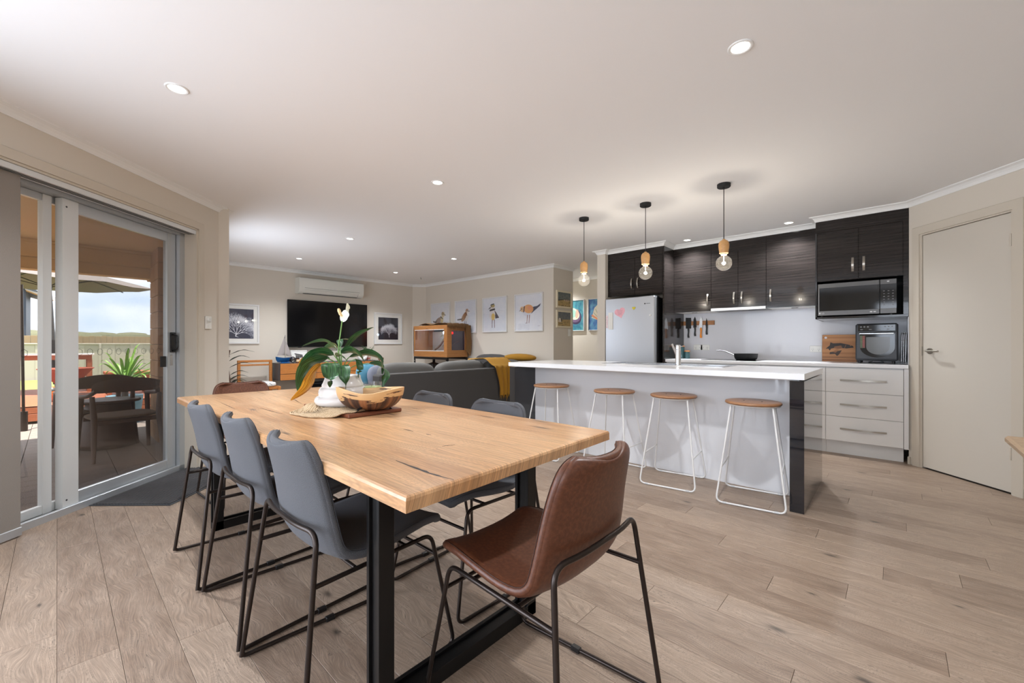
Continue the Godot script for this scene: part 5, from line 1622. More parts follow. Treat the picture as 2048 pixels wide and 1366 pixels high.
func dining_table() -> void:
	var t := thing("dining_table", "long oak-coloured dining table on black steel frame legs", "table", Vector3(-2.1, 0, -0.995))
	var ox := 2.1
	var oz := 0.995
	var tt := Node3D.new()
	tt.name = "table_top"
	t.add_child(tt)
	var n := 8
	var za := -0.522 + oz
	var zb := -1.470 + oz
	var order := [3, 0, 5, 2, 7, 4, 1, 6]
	for i in n:
		var f0 := float(i) / n
		var f1 := float(i + 1) / n
		var wob0 := 0.004 * sin(i * 2.1)
		var wob1 := 0.004 * sin((i + 1) * 2.1)
		var z0 := lerpf(za, zb, f0) + (0.0 if i == 0 else wob0)
		var z1 := lerpf(za, zb, f1) + (0.0 if i == n - 1 else wob1)
		var mb := slab_board(lerpf(-3.404, -3.375, f0) + ox, lerpf(-3.404, -3.375, f1) + ox, lerpf(-0.798, -0.829, f0) + ox, lerpf(-0.798, -0.829, f1) + ox, z0, z1, 0.714, 0.75, 0.009 if i == 0 else 0.0, 0.009 if i == n - 1 else 0.0, 0.009, i * 0.29, order[i])
		part(tt, "board", mb, M.table_oak)
	# resin-filled cracks let into the boards
	var cracks := [[[-1.074, -0.670], [-0.971, -0.664], [-0.881, -0.664], [-0.815, -0.673]], [[-1.451, -0.939], [-1.381, -0.938]], [[-1.308, -0.944], [-1.280, -0.946]], [[-1.113, -0.868], [-1.095, -0.908]], [[-3.36, -0.962], [-3.133, -0.952]], [[-2.853, -0.993], [-2.70, -0.98], [-2.483, -0.941]], [[-2.492, -0.731], [-2.197, -0.742]], [[-2.867, -0.642], [-2.55, -0.631]], [[-1.991, -0.556], [-1.944, -0.555]], [[-1.9, -1.28], [-1.78, -1.285]], [[-1.45, -1.36], [-1.36, -1.362]]]
	rng.seed = 4
	for c in cracks:
		var pts := PackedVector2Array()
		var back := []
		var segs := 14
		for i in segs + 1:
			var f := float(i) / segs
			var k := minf(f * (c.size() - 1), c.size() - 1.001)
			var a := Vector2(c[int(k)][0], c[int(k)][1])
			var b := Vector2(c[int(k) + 1][0], c[int(k) + 1][1])
			var p := a.lerp(b, k - int(k)) + Vector2(ox, oz)
			var dir := (b - a).normalized()
			var wd := (0.0042 if c[0][0] == -1.074 else 0.0018) * sin(clampf(f * 1.08, 0.02, 0.98) * PI) * rng.randf_range(0.6, 1.3) + 0.0004
			p += dir.orthogonal() * rng.randf_range(-0.0015, 0.0015)
			pts.append(p + dir.orthogonal() * wd)
			back.append(p - dir.orthogonal() * wd)
		back.reverse()
		for q in back:
			pts.append(q)
		if Geometry2D.triangulate_polygon(pts).size() > 0:
			part(t, "resin_crack", MB.new().prism(pts, 0.7490, 0.7504, 0.0, false), M.resin_dark)
	for fx in [-1.11, -2.95]:
		var fr := Node3D.new()
		fr.name = "leg_frame"
		t.add_child(fr, true)
		var x: float = fx + ox
		for z in [-0.64, -1.29]:
			part(fr, "leg", ibeam(Vector3(x, 0.0, z + oz), Vector3(x, 0.700, z + oz), 0.070, 0.05, Vector3.RIGHT), M.black_metal)
		part(fr, "foot_beam", ibeam(Vector3(x, 0.025, -0.616 + oz), Vector3(x, 0.025, -1.314 + oz), 0.070, 0.05, Vector3.RIGHT), M.black_metal)
		part(fr, "top_plate", MB.new().bx(Vector3(x - 0.05, 0.700, -1.36 + oz), Vector3(x + 0.05, 0.714, -0.57 + oz), 0.001), M.black_metal)

# a chair: local -Z is its front
func chair_shell(inflate: float) -> Array:
	var prof := [Vector3(-0.232, 0.436, 0.150), Vector3(-0.230, 0.442, 0.175), Vector3(-0.218, 0.451, 0.195), Vector3(-0.16, 0.456, 0.208), Vector3(-0.08, 0.446, 0.214), Vector3(0.0, 0.437, 0.218), Vector3(0.07, 0.436, 0.220), Vector3(0.125, 0.447, 0.220), Vector3(0.162, 0.476, 0.217), Vector3(0.182, 0.520, 0.213), Vector3(0.194, 0.575, 0.207), Vector3(0.205, 0.640, 0.198), Vector3(0.218, 0.700, 0.189), Vector3(0.229, 0.742, 0.179), Vector3(0.236, 0.768, 0.164), Vector3(0.2395, 0.782, 0.140), Vector3(0.241, 0.788, 0.105)]
	var fine := []
	for i in prof.size() - 1:
		for k in 2:
			var a: Vector3 = prof[maxi(i - 1, 0)]
			var b: Vector3 = prof[mini(i + 2, prof.size() - 1)]
			fine.append(prof[i].cubic_interpolate(prof[i + 1], a, b, k / 2.0))
	fine.append(prof[prof.size() - 1])
	var rows := []
	var cnt := fine.size()
	for i in cnt:
		var q: Vector3 = fine[i]
		var nx: Vector3 = fine[mini(i + 1, cnt - 1)] - fine[maxi(i - 1, 0)]
		var tg := Vector2(nx.x, nx.y).normalized()
		var up := Vector2(-tg.y, tg.x)           # towards the sitter
		var row := []
		for j in 21:
			var s := (j / 20.0) * 2.0 - 1.0
			var sx := signf(s) * (1.0 - pow(1.0 - absf(s), 1.35))
			var f := float(i) / (cnt - 1)
			var cup := 0.018 + 0.022 * smoothstep(0.35, 0.6, f)
			var lift := cup * pow(absf(sx), 2.4)
			row.append(Vector3(sx * q.z, q.y + up.y * lift, q.x + up.x * lift))
		rows.append(row)
	return rows

func make_chair(label: String, sm: Material, seam: Material, fm: Material) -> Node3D:
	var c := thing("dining_chair", label, "chair")
	var rows := chair_shell(0.0)
	part(c, "seat_shell", MB.new().shell(rows, 0.030), sm)
	# stitched seam round the rim
	var ring := []
	var m := rows.size()
	for i in range(1, m - 1):
		ring.append(rows[i][1])
	for j in range(1, 20):
		ring.append(rows[m - 2][j])
	for i in range(m - 2, 0, -1):
		ring.append(rows[i][19])
	for j in range(19, 0, -1):
		ring.append(rows[1][j])
	var inner := []
	var cen := Vector3(0, 0.55, -0.05)
	for p in ring:
		inner.append(p + (cen - p).normalized() * 0.002)
	part(c, "rim", MB.new().tube(inner, 0.0125, 8, true), sm)
	var stitch := []
	for e in ring.size():
		var a: Vector3 = ring[(e + 1) % ring.size()] - ring[(e + ring.size() - 1) % ring.size()]
		var inw: Vector3 = (cen - ring[e])
		inw = (inw - a.normalized() * inw.dot(a.normalized())).normalized()
		stitch.append(ring[e] + inw * 0.002 + a.normalized().cross(inw) * 0.0128)
	part(c, "seam", MB.new().tube(stitch, 0.0013, 5, true), seam)
	var hoop := fillet([Vector3(-0.262, 0.010, 0.268), Vector3(-0.205, 0.556, 0.205), Vector3(-0.10, 0.556, 0.222), Vector3(0.10, 0.556, 0.222), Vector3(0.205, 0.556, 0.205), Vector3(0.262, 0.010, 0.268)], 0.045, 6)
	part(c, "back_hoop", MB.new().tube(hoop, 0.0078, 10), fm)
	for s in [-1.0, 1.0]:
		var side := fillet([Vector3(s * 0.258, 0.045, 0.264), Vector3(s * 0.262, 0.0085, 0.268), Vector3(s * 0.225, 0.0085, -0.275), Vector3(s * 0.195, 0.418, -0.195), Vector3(s * 0.218, 0.414, 0.222)], 0.038, 6)
		part(c, "side_frame", MB.new().tube(side, 0.0072, 10), fm)
		part(c, "glide", MB.new().box(Vector3(s * 0.242, 0.0085, -0.03), Vector3(0.020, 0.017, 0.034), 0.002), M.black_plastic)
	part(c, "front_brace", MB.new().tube([Vector3(-0.2, 0.345, -0.209), Vector3(0.2, 0.345, -0.209)], 0.0062, 8), fm)
	part(c, "seat_brace", MB.new().tube([Vector3(-0.2, 0.414, -0.09), Vector3(0.2, 0.414, -0.09)], 0.0062, 8), fm)
	part(c, "seat_brace", MB.new().tube([Vector3(-0.2, 0.414, 0.09), Vector3(0.2, 0.414, 0.09)], 0.0062, 8), fm)
	return c

func chairs() -> void:
	var g := "grey fabric chairs along the dining table"
	var c := make_chair("grey fabric dining chair on the glass door side, nearest that table end with the doormat", M.chair_fabric, M.seam_dark, M.bronze_tube)
	c.set_meta("group", g)
	c.position = Vector3(-2.52, 0, -0.685)
	copy_of(c, "dining_chair", Vector3(-1.965, 0, -0.700), 0.0, "middle grey fabric dining chair of the three on the glass door side", g)
	copy_of(c, "dining_chair", Vector3(-1.405, 0, -0.700), 0.0, "grey fabric dining chair on the glass door side, at the cracked table end", g)
	copy_of(c, "dining_chair", Vector3(-2.60, 0, -1.30), PI, "grey fabric dining chair on the island side, tucked behind the wooden bowl", g)
	copy_of(c, "dining_chair", Vector3(-2.03, 0, -1.315), PI, "middle grey fabric dining chair of the three on the island side", g)
	copy_of(c, "dining_chair", Vector3(-1.475, 0, -1.31), PI + 0.03, "grey fabric dining chair on the island side, closest to the tan chair pulled out", g)
	var b := make_chair("tan leather dining chair at the table end with the long dark crack", M.tan_leather, M.leather_seam, M.bronze_tube)
	b.set_meta("group", "tan chairs at the table ends")
	b.position = Vector3(-0.805, 0, -1.005)
	b.rotation.y = PI * 0.5
	copy_of(b, "dining_chair", Vector3(-3.485, 0, -0.955), -PI * 0.5, "tan leather dining chair at the far table end facing the potted lily", "tan chairs at the table ends")

# ------------------------------------------------------------------ centrepiece on the table
const CR := Vector3(0.737, 0, -0.676)         # to the right as one stands at the camera end
const CF := Vector3(-0.676, 0, -0.737)        # away from there

func leaf(pts: Array, hw: float, fold: float, roll := 0.0, uvk := 1.0) -> MB:
	var line := curve(pts, 5)
	var rows := []
	var c := line.size()
	for i in c:
		var f := float(i) / (c - 1)
		var t: Vector3 = (line[mini(i + 1, c - 1)] - line[maxi(i - 1, 0)]).normalized()
		var side := t.cross(Vector3.UP)
		side = side.normalized() if side.length() > 0.05 else CR
		side = side.rotated(t, roll)
		var up := side.cross(t).normalized()
		var w := hw * (0.04 + 0.96 * pow(sin(PI * clampf(0.02 + 0.97 * pow(f, 0.78), 0.0, 1.0)), 1.05))
		var row := []
		for j in 7:
			var s := (j - 3) / 3.0
			row.append(line[i] + side * w * s + up * (fold * w * absf(s) + 0.06 * w * sin(f * 17.0 + s * 2.0)))
		rows.append(row)
	return MB.new().grid(rows, false, Vector2(uvk, 1.0))

func centrepiece() -> void:
	var ty := 0.7506
	var board := thing("serving_board", "dark red timber serving board with two black iron handles on the table", "serving board", Vector3(-2.085, ty, -1.035))
	part(board, "plank", MB.new().bx(Vector3(-0.255, 0.0, -0.14), Vector3(0.255, 0.018, 0.14), 0.004), M.deep_timber)
	for s in [-1.0, 1.0]:
		var arc := []
		for k in 13:
			var f := k / 12.0
			arc.append(Vector3(s * 0.225, 0.016 + 0.048 * sin(f * PI), lerpf(-0.10, 0.10, f)))
		var rows := []
		for p in arc:
			rows.append([p + Vector3(-0.009, 0, 0), p + Vector3(0.009, 0, 0)])
		var hb := MB.new().grid(rows, true)
		var rows2 := []
		for p in arc:
			rows2.append([p + Vector3(-0.009, -0.003, 0), p + Vector3(0.009, -0.003, 0)])
		hb.grid(rows2, false)
		for i in 12:
			for k in 2:
				hb.quad(rows[i][k], rows[i + 1][k], rows2[i + 1][k], rows2[i][k], Vector3(1 if k == 1 else -1, 0, 0))
		part(board, "handle", hb, M.black_metal)
	# woven mat over the board, edge resting on the table
	var mat := thing("jute_mat", "natural woven jute mat under the white plant pot", "mat", Vector3(-2.075, ty, -0.965))
	var rings := 26
	var prow := []
	for r in rings + 1:
		var row := []
		for k in 64:
			var an := TAU * k / 64.0
			var rr := 0.205 * r / rings * (1.0 + (0.05 * sin(an * 3.0 + 1.0) + 0.03 * sin(an * 7.0)) * pow(float(r) / rings, 3.0))
			var x := cos(an) * rr
			var z := sin(an) * rr
			var wx := x - 2.075 + 2.085
			var wz := z - 0.965 + 1.035
			var d := maxf(absf(wx) - 0.255, absf(wz) - 0.14)
			var y := 0.0195 * (1.0 - smoothstep(0.0, 0.05, d)) + 0.0035 + 0.0012 * cos(r * PI) + 0.0008 * sin(an * 60.0)
			row.append(Vector3(x, y, z))
		prow.append(row)
	for r in range(1, rings + 1):
		var loop := []
		for k in 64:
			loop.append(prow[r][k] + Vector3(0, 0.0012 * sin(k * 2.1 + r), 0))
		part(mat, "braid", MB.new().tube(loop, 0.0044, 6, true), M.jute)
	# white stepped pot with a peace lily
	var pc := Vector3(-2.115, ty + 0.025, -1.005)
	var pot := thing("potted_lily", "peace lily with one white flower in a stepped white pot", "potted plant", pc)
	var pm := MB.new()
	pm.lathe([Vector2(0.0, 0.0), Vector2(0.100, 0.0), Vector2(0.118, 0.004), Vector2(0.131, 0.013), Vector2(0.136, 0.026), Vector2(0.133, 0.038), Vector2(0.124, 0.047), Vector2(0.112, 0.050)], 48)
	pm.lathe([Vector2(0.108, 0.046), Vector2(0.115, 0.052), Vector2(0.117, 0.066), Vector2(0.114, 0.082), Vector2(0.106, 0.093), Vector2(0.096, 0.096)], 48)
	pm.lathe([Vector2(0.094, 0.092), Vector2(0.101, 0.097), Vector2(0.101, 0.106), Vector2(0.094, 0.120), Vector2(0.088, 0.136), Vector2(0.087, 0.150), Vector2(0.084, 0.154), Vector2(0.080, 0.152), Vector2(0.078, 0.135), Vector2(0.0, 0.132)], 48)
	part(pot, "pot", pm, M.glaze_white)
	part(pot, "soil", MB.new().lathe([Vector2(0.073, 0.132), Vector2(0.04, 0.138), Vector2(0.0, 0.14)], 20), M.soil)
	var P := func(zx: float, zy: float, dp: float) -> Vector3:
		# metres right of, above and beyond the middle of the pot
		return CR * ((zx - 529.0) / 2263.0) + Vector3.UP * (1.09 + (688.3 - 600.0 - zy / 5.94) / 381.0 - ty - 0.025) + CF * dp
	var heart: Vector3 = P.call(515, 880, 0.0)
	var ls := [
		[[[450, 610, 0.02], [330, 510, 0.03], [200, 500, 0.02], [45, 552, 0.0]], 0.020, 0.5, 0.4, "leaf_green"],
		[[[480, 645, 0.03], [590, 500, 0.05], [700, 400, 0.05], [860, 322, 0.04]], 0.028, 0.4, -0.3, "leaf_green"],
		[[[450, 620, 0.06], [380, 560, 0.10], [250, 560, 0.12], [110, 655, 0.12]], 0.030, 0.3, 0.5, "leaf_green"],
		[[[440, 650, -0.02], [330, 625, -0.05], [210, 680, -0.07], [90, 790, -0.07]], 0.036, 0.25, 0.7, "leaf_green"],
		[[[400, 690, -0.05], [290, 730, -0.10], [190, 850, -0.12], [140, 1055, -0.12]], 0.042, 0.2, 0.8, "leaf_green"],
		[[[160, 690, 0.02], [70, 720, 0.0], [50, 850, 0.0], [38, 1035, 0.0]], 0.018, 0.4, 0.9, "leaf_yellow"],
		[[[370, 760, -0.09], [330, 830, -0.12], [250, 1010, -0.14], [95, 1140, -0.15]], 0.034, 0.3, 0.9, "leaf_yellow"],
		[[[450, 740, -0.08], [500, 770, -0.12], [525, 880, -0.14], [515, 1000, -0.14]], 0.044, 0.15, 0.0, "leaf_green"],
		[[[560, 770, -0.06], [630, 800, -0.10], [655, 910, -0.12], [670, 1030, -0.12]], 0.030, 0.3, 0.1, "leaf_green"],
		[[[510, 630, 0.0], [610, 600, 0.0], [710, 640, 0.0], [785, 740, 0.0]], 0.034, 0.2, -0.6, "leaf_green"],
		[[[560, 680, 0.05], [760, 640, 0.08], [920, 720, 0.08], [940, 890, 0.07]], 0.026, 0.4, -0.8, "leaf_green"],
		[[[800, 760, 0.05], [930, 790, 0.05], [1010, 890, 0.03], [985, 1045, 0.02]], 0.032, 0.4, -0.6, "leaf_green"],
		[[[480, 670, -0.03], [540, 650, -0.06], [600, 680, -0.07], [640, 720, -0.07]], 0.020, 0.3, -0.4, "leaf_green"],
		[[[690, 700, -0.01], [720, 740, -0.02], [745, 820, -0.03], [738, 920, -0.03]], 0.024, 0.4, -0.3, "leaf_green"],
		[[[440, 560, 0.06], [420, 480, 0.09], [500, 470, 0.11], [560, 490, 0.11]], 0.020, 0.3, 0.0, "leaf_green"],
		[[[390, 700, -0.02], [340, 690, -0.05], [310, 720, -0.06], [290, 760, -0.06]], 0.026, 0.3, 0.3, "leaf_green"],
		[[[530, 820, 0.02], [480, 790, 0.02], [420, 810, 0.02], [380, 890, 0.02]], 0.026, 0.3, 0.3, "leaf_green"]]
	for l in ls:
		var pts := []
		for q in l[0]:
			pts.append(P.call(q[0], q[1], q[2]))
		var lf := part(pot, "leaf", leaf(pts, l[1], l[2], l[3]), M[l[4]])
		part(lf, "stalk", MB.new().tube(curve([heart, heart.lerp(pts[0], 0.5) + Vector3(0, 0.02, 0), pts[0]], 4), 0.0026, 6), M.stem_green)
	part(pot, "flower_stem", MB.new().tube(curve([heart, P.call(478, 600, 0.0), P.call(500, 400, 0.0), P.call(520, 250, 0.0)], 5), 0.0032, 7), M.stem_green)
	var sp := [P.call(505, 262, 0.012), P.call(545, 190, 0.016), P.call(585, 130, 0.014), P.call(580, 40, 0.0)]
	part(pot, "spathe", leaf(sp, 0.026, 0.35, 1.2), M.spathe_white)
	part(pot, "spadix", MB.new().tube([P.call(518, 196, 0.0), P.call(508, 175, -0.01), P.call(494, 130, -0.012), P.call(488, 108, -0.012)], [0.004, 0.0075, 0.0085, 0.005], 10), M.spadix)
	# live-edge bowl
	var bc := Vector3(-1.905, ty + 0.019, -1.045)
	var bowl := thing("wooden_bowl", "rustic live-edge wooden bowl standing on the serving board", "bowl", bc, 0.75)
	var orow := []
	var irow := []
	for r in 15:
		var f := r / 14.0
		var ro := []
		var ri := []
		for k in 56:
			var an := TAU * k / 56.0
			var rad := (0.045 + 0.098 * pow(sin(f * PI * 0.5), 0.8)) * (1.0 + 0.10 * cos(an * 2.0) + 0.02 * sin(an * 5.0 + 1.0))
			var y := 0.100 * pow(f, 1.55) * (1.0 + f * (0.10 * cos(an * 2.0 + 0.4) + 0.04 * sin(an * 3.0)))
			ro.append(Vector3(cos(an) * rad * 1.03, y, sin(an) * rad * 0.92))
			var k2 := 0.86 if f < 0.98 else 0.93
			ri.append(Vector3(cos(an) * rad * k2 * 1.03, maxf(y, 0.014) + (0.006 if f < 0.98 else 0.0015), sin(an) * rad * k2 * 0.92))
		orow.append(ro); irow.append(ri)
	part(bowl, "outside", MB.new().grid(orow, false, Vector2(1, 2), true), M.acacia)
	var im := MB.new().grid(irow, true, Vector2(1, 2), true)
	im.grid([orow[0], [] + _shrunk(orow[0])], true, Vector2.ONE, true)
	part(bowl, "inside", im, M.acacia)
	part(bowl, "live_edge", MB.new().grid([orow[14], irow[14]], false, Vector2.ONE, true), M.sapwood)
	# candle in a glass
	var ca := thing("candle_glass", "pale green candle in a wide clear glass behind the bowl", "candle", Vector3(-2.045, ty + 0.024, -1.128))
	part(ca, "wax", MB.new().lathe([Vector2(0.0, 0.006), Vector2(0.0455, 0.006), Vector2(0.0485, 0.030), Vector2(0.0505, 0.092), Vector2(0.0, 0.090)], 32), M.candle_wax)
	part(ca, "glass", MB.new().lathe([Vector2(0.0, 0.0), Vector2(0.046, 0.0), Vector2(0.0495, 0.010), Vector2(0.053, 0.115), Vector2(0.0518, 0.115), Vector2(0.0484, 0.010), Vector2(0.0, 0.005)], 36), M.clear_glass)
	part(ca, "wick", MB.new().tube([Vector3(0, 0.089, 0), Vector3(0.001, 0.101, 0)], 0.0012, 6), M.black_matte)

func _shrunk(row: Array) -> Array:
	var out := []
	for p in row:
		out.append(Vector3(p.x * 0.02, p.y, p.z * 0.02))
	return out

# ------------------------------------------------------------------ living room
func cushion(w: float, h: float, d: float, sag := 0.0, exp_ := 3.5) -> MB:
	# soft block: superellipsoid, w along x, h along y, d along z, its base at y 0
	var rows := []
	for i in 17:
		var a := lerpf(-PI * 0.5, PI * 0.5, i / 16.0)
		var row := []
		for k in 32:
			var b := TAU * k / 32.0
			var e := 2.0 / exp_
			var cx := pow(absf(cos(a)), e)
			var x := cx * signf(cos(b)) * pow(absf(cos(b)), e)
			var y := signf(sin(a)) * pow(absf(sin(a)), e)
			var z := cx * signf(sin(b)) * pow(absf(sin(b)), e)
			var p := Vector3(x * w * 0.5, (y + 1.0) * h * 0.5, z * d * 0.5)
			p.y += sag * (1.0 - x * x) * (0.5 + 0.5 * y)
			row.append(p)
		rows.append(row)
	return MB.new().grid(rows, true, Vector2.ONE, true)

func framed(called: String, label: String, at: Vector3, turn: float, w: float, h: float, fw: float, mat_w: float, pm: Material, fm: Material, group := "", depth := 0.025, glass := true) -> Node3D:
	# picture: local +Z is its face, at is the middle of its back on the wall
	var o := thing(called, label, "picture", at, turn, group)
	var hw := w * 0.5
	var hh := h * 0.5
	for s in [[-hw, hw, hh - fw, hh], [-hw, hw, -hh, -hh + fw], [-hw, -hw + fw, -hh + fw, hh - fw], [hw - fw, hw, -hh + fw, hh - fw]]:
		part(o, "frame", MB.new().bx(Vector3(s[0], s[2], 0.0), Vector3(s[1], s[3], depth), 0.002), fm)
	var iw := hw - fw
	var ih := hh - fw
	part(o, "backing", MB.new().bx(Vector3(-iw, -ih, 0.001), Vector3(iw, ih, depth * 0.5)), M.white_matte)
	var pw := iw - mat_w
	var ph := ih - mat_w
	var q := MB.new()
	q.quad(Vector3(-pw, ph, depth * 0.5 + 0.0008), Vector3(pw, ph, depth * 0.5 + 0.0008), Vector3(pw, -ph, depth * 0.5 + 0.0008), Vector3(-pw, -ph, depth * 0.5 + 0.0008), Vector3.BACK)
	part(o, "print", q, pm)
	if glass:
		part(o, "glazing", MB.new().bx(Vector3(-iw, -ih, depth * 0.72), Vector3(iw, ih, depth * 0.72 + 0.001)), M.clear_glass)
	return o

func living() -> void:
	var xt := -7.72
	# ---- television wall
	var tv := thing("television", "large black flat television mounted on the living room wall", "television", Vector3(xt + 0.002, 1.45, -3.40), PI * 0.5)
	part(tv, "housing", MB.new().bx(Vector3(-0.725, -0.405, 0.012), Vector3(0.725, 0.405, 0.045), 0.004), M.black_plastic)
	part(tv, "screen", MB.new().bx(Vector3(-0.732, -0.402, 0.045), Vector3(0.732, 0.410, 0.0535), 0.002), M.screen_glass)
	part(tv, "bezel", MB.new().bx(Vector3(-0.732, -0.412, 0.044), Vector3(0.732, -0.4025, 0.055), 0.001), M.black_matte)
	part(tv, "sensor", MB.new().bx(Vector3(-0.56, -0.420, 0.040), Vector3(-0.50, -0.412, 0.054), 0.002), M.black_matte)
	part(tv, "wall_bracket", MB.new().bx(Vector3(-0.2, -0.2, 0.0), Vector3(0.2, 0.2, 0.012)), M.black_matte)
	# air conditioner
	var ac := thing("air_conditioner", "white split-system air conditioner on the wall above the television", "air conditioner", Vector3(xt, 1.965, -3.395), PI * 0.5)
	var sec := [Vector2(0.0, 0.012), Vector2(0.10, 0.0), Vector2(0.16, 0.012), Vector2(0.198, 0.055), Vector2(0.212, 0.10), Vector2(0.214, 0.18), Vector2(0.206, 0.262), Vector2(0.19, 0.280), Vector2(0.0, 0.284)]
	var rows := []
	for x in [-0.585, -0.575, 0.575, 0.585]:
		var row := []
		for q in sec:
			var k := 0.985 if absf(x) > 0.58 else 1.0
			row.append(Vector3(x, 0.14 + (q.y - 0.14) * k, q.x * k))
		rows.append(row)
	var am := MB.new().grid(rows, false)
	for s in [0, 3]:
		am.face(rows[s], Vector3(-1 if s == 0 else 1, 0, 0))
	part(ac, "casing", am, M.ac_white)
	part(ac, "panel_gap", MB.new().bx(Vector3(-0.50, 0.098, 0.205), Vector3(0.50, 0.1015, 0.2135)), M.vent_dark)
	var lv := MB.new().bar(Vector3(-0.50, 0.045, 0.194), Vector3(0.46, 0.045, 0.194), 0.008, 0.058, 0.002, Vector3(0, 0.75, 0.66))
	part(ac, "louvre", lv, M.ac_white)
	part(ac, "outlet_slot", MB.new().bx(Vector3(-0.51, 0.004, 0.085), Vector3(0.47, 0.010, 0.165)), M.vent_dark)
	part(ac, "louvre_end", MB.new().bar(Vector3(0.475, 0.018, 0.168), Vector3(0.475, 0.07, 0.2065), 0.003, 0.003), M.vent_dark)
	part(ac, "maker_badge", MB.new().bx(Vector3(-0.06, 0.118, 0.2132), Vector3(0.06, 0.124, 0.2142)), M.clear_plastic)
	# framed coral prints
	framed("coral_print", "framed navy print of a white coral fan beside the television", Vector3(xt, 1.415, -1.925), PI * 0.5, 0.65, 0.64, 0.028, 0.055, M.print_coral_fan, M.white_satin, "framed coral prints")
	framed("coral_print", "framed dark print of a pale coral leaf near the room corner", Vector3(xt, 1.41, -4.625), PI * 0.5, 0.64, 0.64, 0.028, 0.065, M.print_coral_leaf, M.white_satin, "framed coral prints")
	# wall-hung sideboard
	var sb := thing("sideboard", "grey wall-hung sideboard with warm timber drawer fronts under the television", "sideboard", Vector3(-7.49, 0.50, -3.28))
	var L := 0.87
	part(sb, "carcass", MB.new().bx(Vector3(-0.225, 0.0, -L), Vector3(0.215, 0.28, L), 0.002), M.dark_grey)
	var nd := 3
	for k in nd:
		var z0 := L - 0.012 - k * (2.0 * L - 0.024) / nd
		var z1 := z0 - (2.0 * L - 0.024) / nd + 0.004
		part(sb, "drawer", MB.new().bx(Vector3(0.215, 0.108, z1), Vector3(0.233, 0.272, z0), 0.002), M.warm_timber)
		part(sb, "drawer", MB.new().bx(Vector3(0.215, 0.006, z1), Vector3(0.233, 0.100, z0), 0.002), M.warm_timber)
		part(sb, "finger_groove", MB.new().bx(Vector3(0.2155, 0.100, z1), Vector3(0.2175, 0.108, z0)), M.black_matte)
	var su := thing("speaker_cabinet", "dark grey low cabinet on the floor below the sideboard", "cabinet", Vector3(-7.50, 0, -3.45))
	part(su, "body", MB.new().bx(Vector3(-0.19, 0.0, -0.55), Vector3(0.19, 0.42, 0.55), 0.004), M.dark_grey)
	for k in 2:
		part(su, "front_panel", MB.new().bx(Vector3(0.19, 0.01, -0.545 + k * 0.548), Vector3(0.198, 0.41, -0.003 + k * 0.548), 0.002), M.dark_glass)
	# on the sideboard
	var ys := 0.7805
	var boat := thing("model_yacht", "blue and black model yacht with grey sails on the sideboard", "model boat", Vector3(-7.40, ys, -2.53), 0.2)
	var hull := []
	for i in 13:
		var f := i / 12.0
		var w := 0.038 * sin(PI * clampf(f * 0.88 + 0.10, 0.0, 1.0))
		var z := lerpf(0.14, -0.14, f)
		hull.append([Vector3(-w, 0.085 + 0.018 * pow(absf(f - 0.55) * 2.0, 2.0), z), Vector3(-w * 0.86, 0.055, z * 0.97), Vector3(-w * 0.4, 0.022, z * 0.85), Vector3(0, 0.016, z * 0.8), Vector3(w * 0.4, 0.022, z * 0.85), Vector3(w * 0.86, 0.055, z * 0.97), Vector3(w, 0.085 + 0.018 * pow(absf(f - 0.55) * 2.0, 2.0), z)])
	var hm := MB.new().grid(hull, false)
	hm.grid(hull, true)
	part(boat, "hull", hm, mk("hull_blue", rgb(36, 110, 180), 0.3))
	var deck := []
	for r in hull:
		deck.append([r[0] + Vector3(0, -0.004, 0), r[6] + Vector3(0, -0.004, 0)])
	part(boat, "deck", MB.new().grid(deck, false), M.white_matte)
	part(boat, "keel", MB.new().bx(Vector3(-0.006, 0.006, -0.05), Vector3(0.006, 0.03, 0.06), 0.002), M.black_matte)
	part(boat, "stand", MB.new().bx(Vector3(-0.035, 0.0, -0.07), Vector3(0.035, 0.012, 0.07), 0.002), M["hull_blue"])
	part(boat, "mast", MB.new().tube([Vector3(0, 0.08, -0.01), Vector3(0, 0.46, -0.01)], 0.003, 6), M.dark_grey)
	var sm := mk("sail_grey", rgb(160, 152, 150), 0.8)
	for s in [[Vector3(0.0, 0.445, -0.004), Vector3(0.0, 0.125, -0.004), Vector3(0.004, 0.125, 0.125)], [Vector3(0.0, 0.38, -0.018), Vector3(0.0, 0.12, -0.022), Vector3(0.006, 0.10, -0.125)]]:
		var sl := []
		for i in 7:
			var f := i / 6.0
			var a: Vector3 = s[0].lerp(s[1], f)
			var b: Vector3 = s[0].lerp(s[2], f)
			sl.append([a, a.lerp(b, 0.5) + Vector3(0.012 * f, 0, 0), b])
		part(boat, "sail", MB.new().shell(sl, 0.0015), sm)
	var ball := MB.new()
	rng.seed = 9
	for k in 9:
		var ax := Vector3(rng.randfn(), rng.randfn(), rng.randfn()).normalized()
		var u := ax.cross(Vector3.UP).normalized()
		var v := ax.cross(u)
		var ring := []
		for i in 20:
			ring.append(Vector3(0, 0.052, 0) + (u * cos(TAU * i / 20.0) + v * sin(TAU * i / 20.0)) * 0.048)
		ball.tube(ring, 0.004, 5, true)
	single("wire_ball", "small dark decorative wire ball beside the model yacht", "ornament", ball, M.bronze_tube, Vector3(-7.33, ys, -2.635))
	var jar := thing("candle_jar", "small amber candle jar with cream label beside the wire ball", "candle", Vector3(-7.35, ys, -2.715))
	part(jar, "jar", MB.new().lathe([Vector2(0.0, 0.0), Vector2(0.030, 0.0), Vector2(0.031, 0.004), Vector2(0.031, 0.068), Vector2(0.0, 0.07)], 20), mk("amber_jar", rgb(120, 62, 26), 0.15))
	part(jar, "lid", MB.new().lathe([Vector2(0.0, 0.068), Vector2(0.032, 0.068), Vector2(0.032, 0.082), Vector2(0.0, 0.083)], 20), M.black_matte)
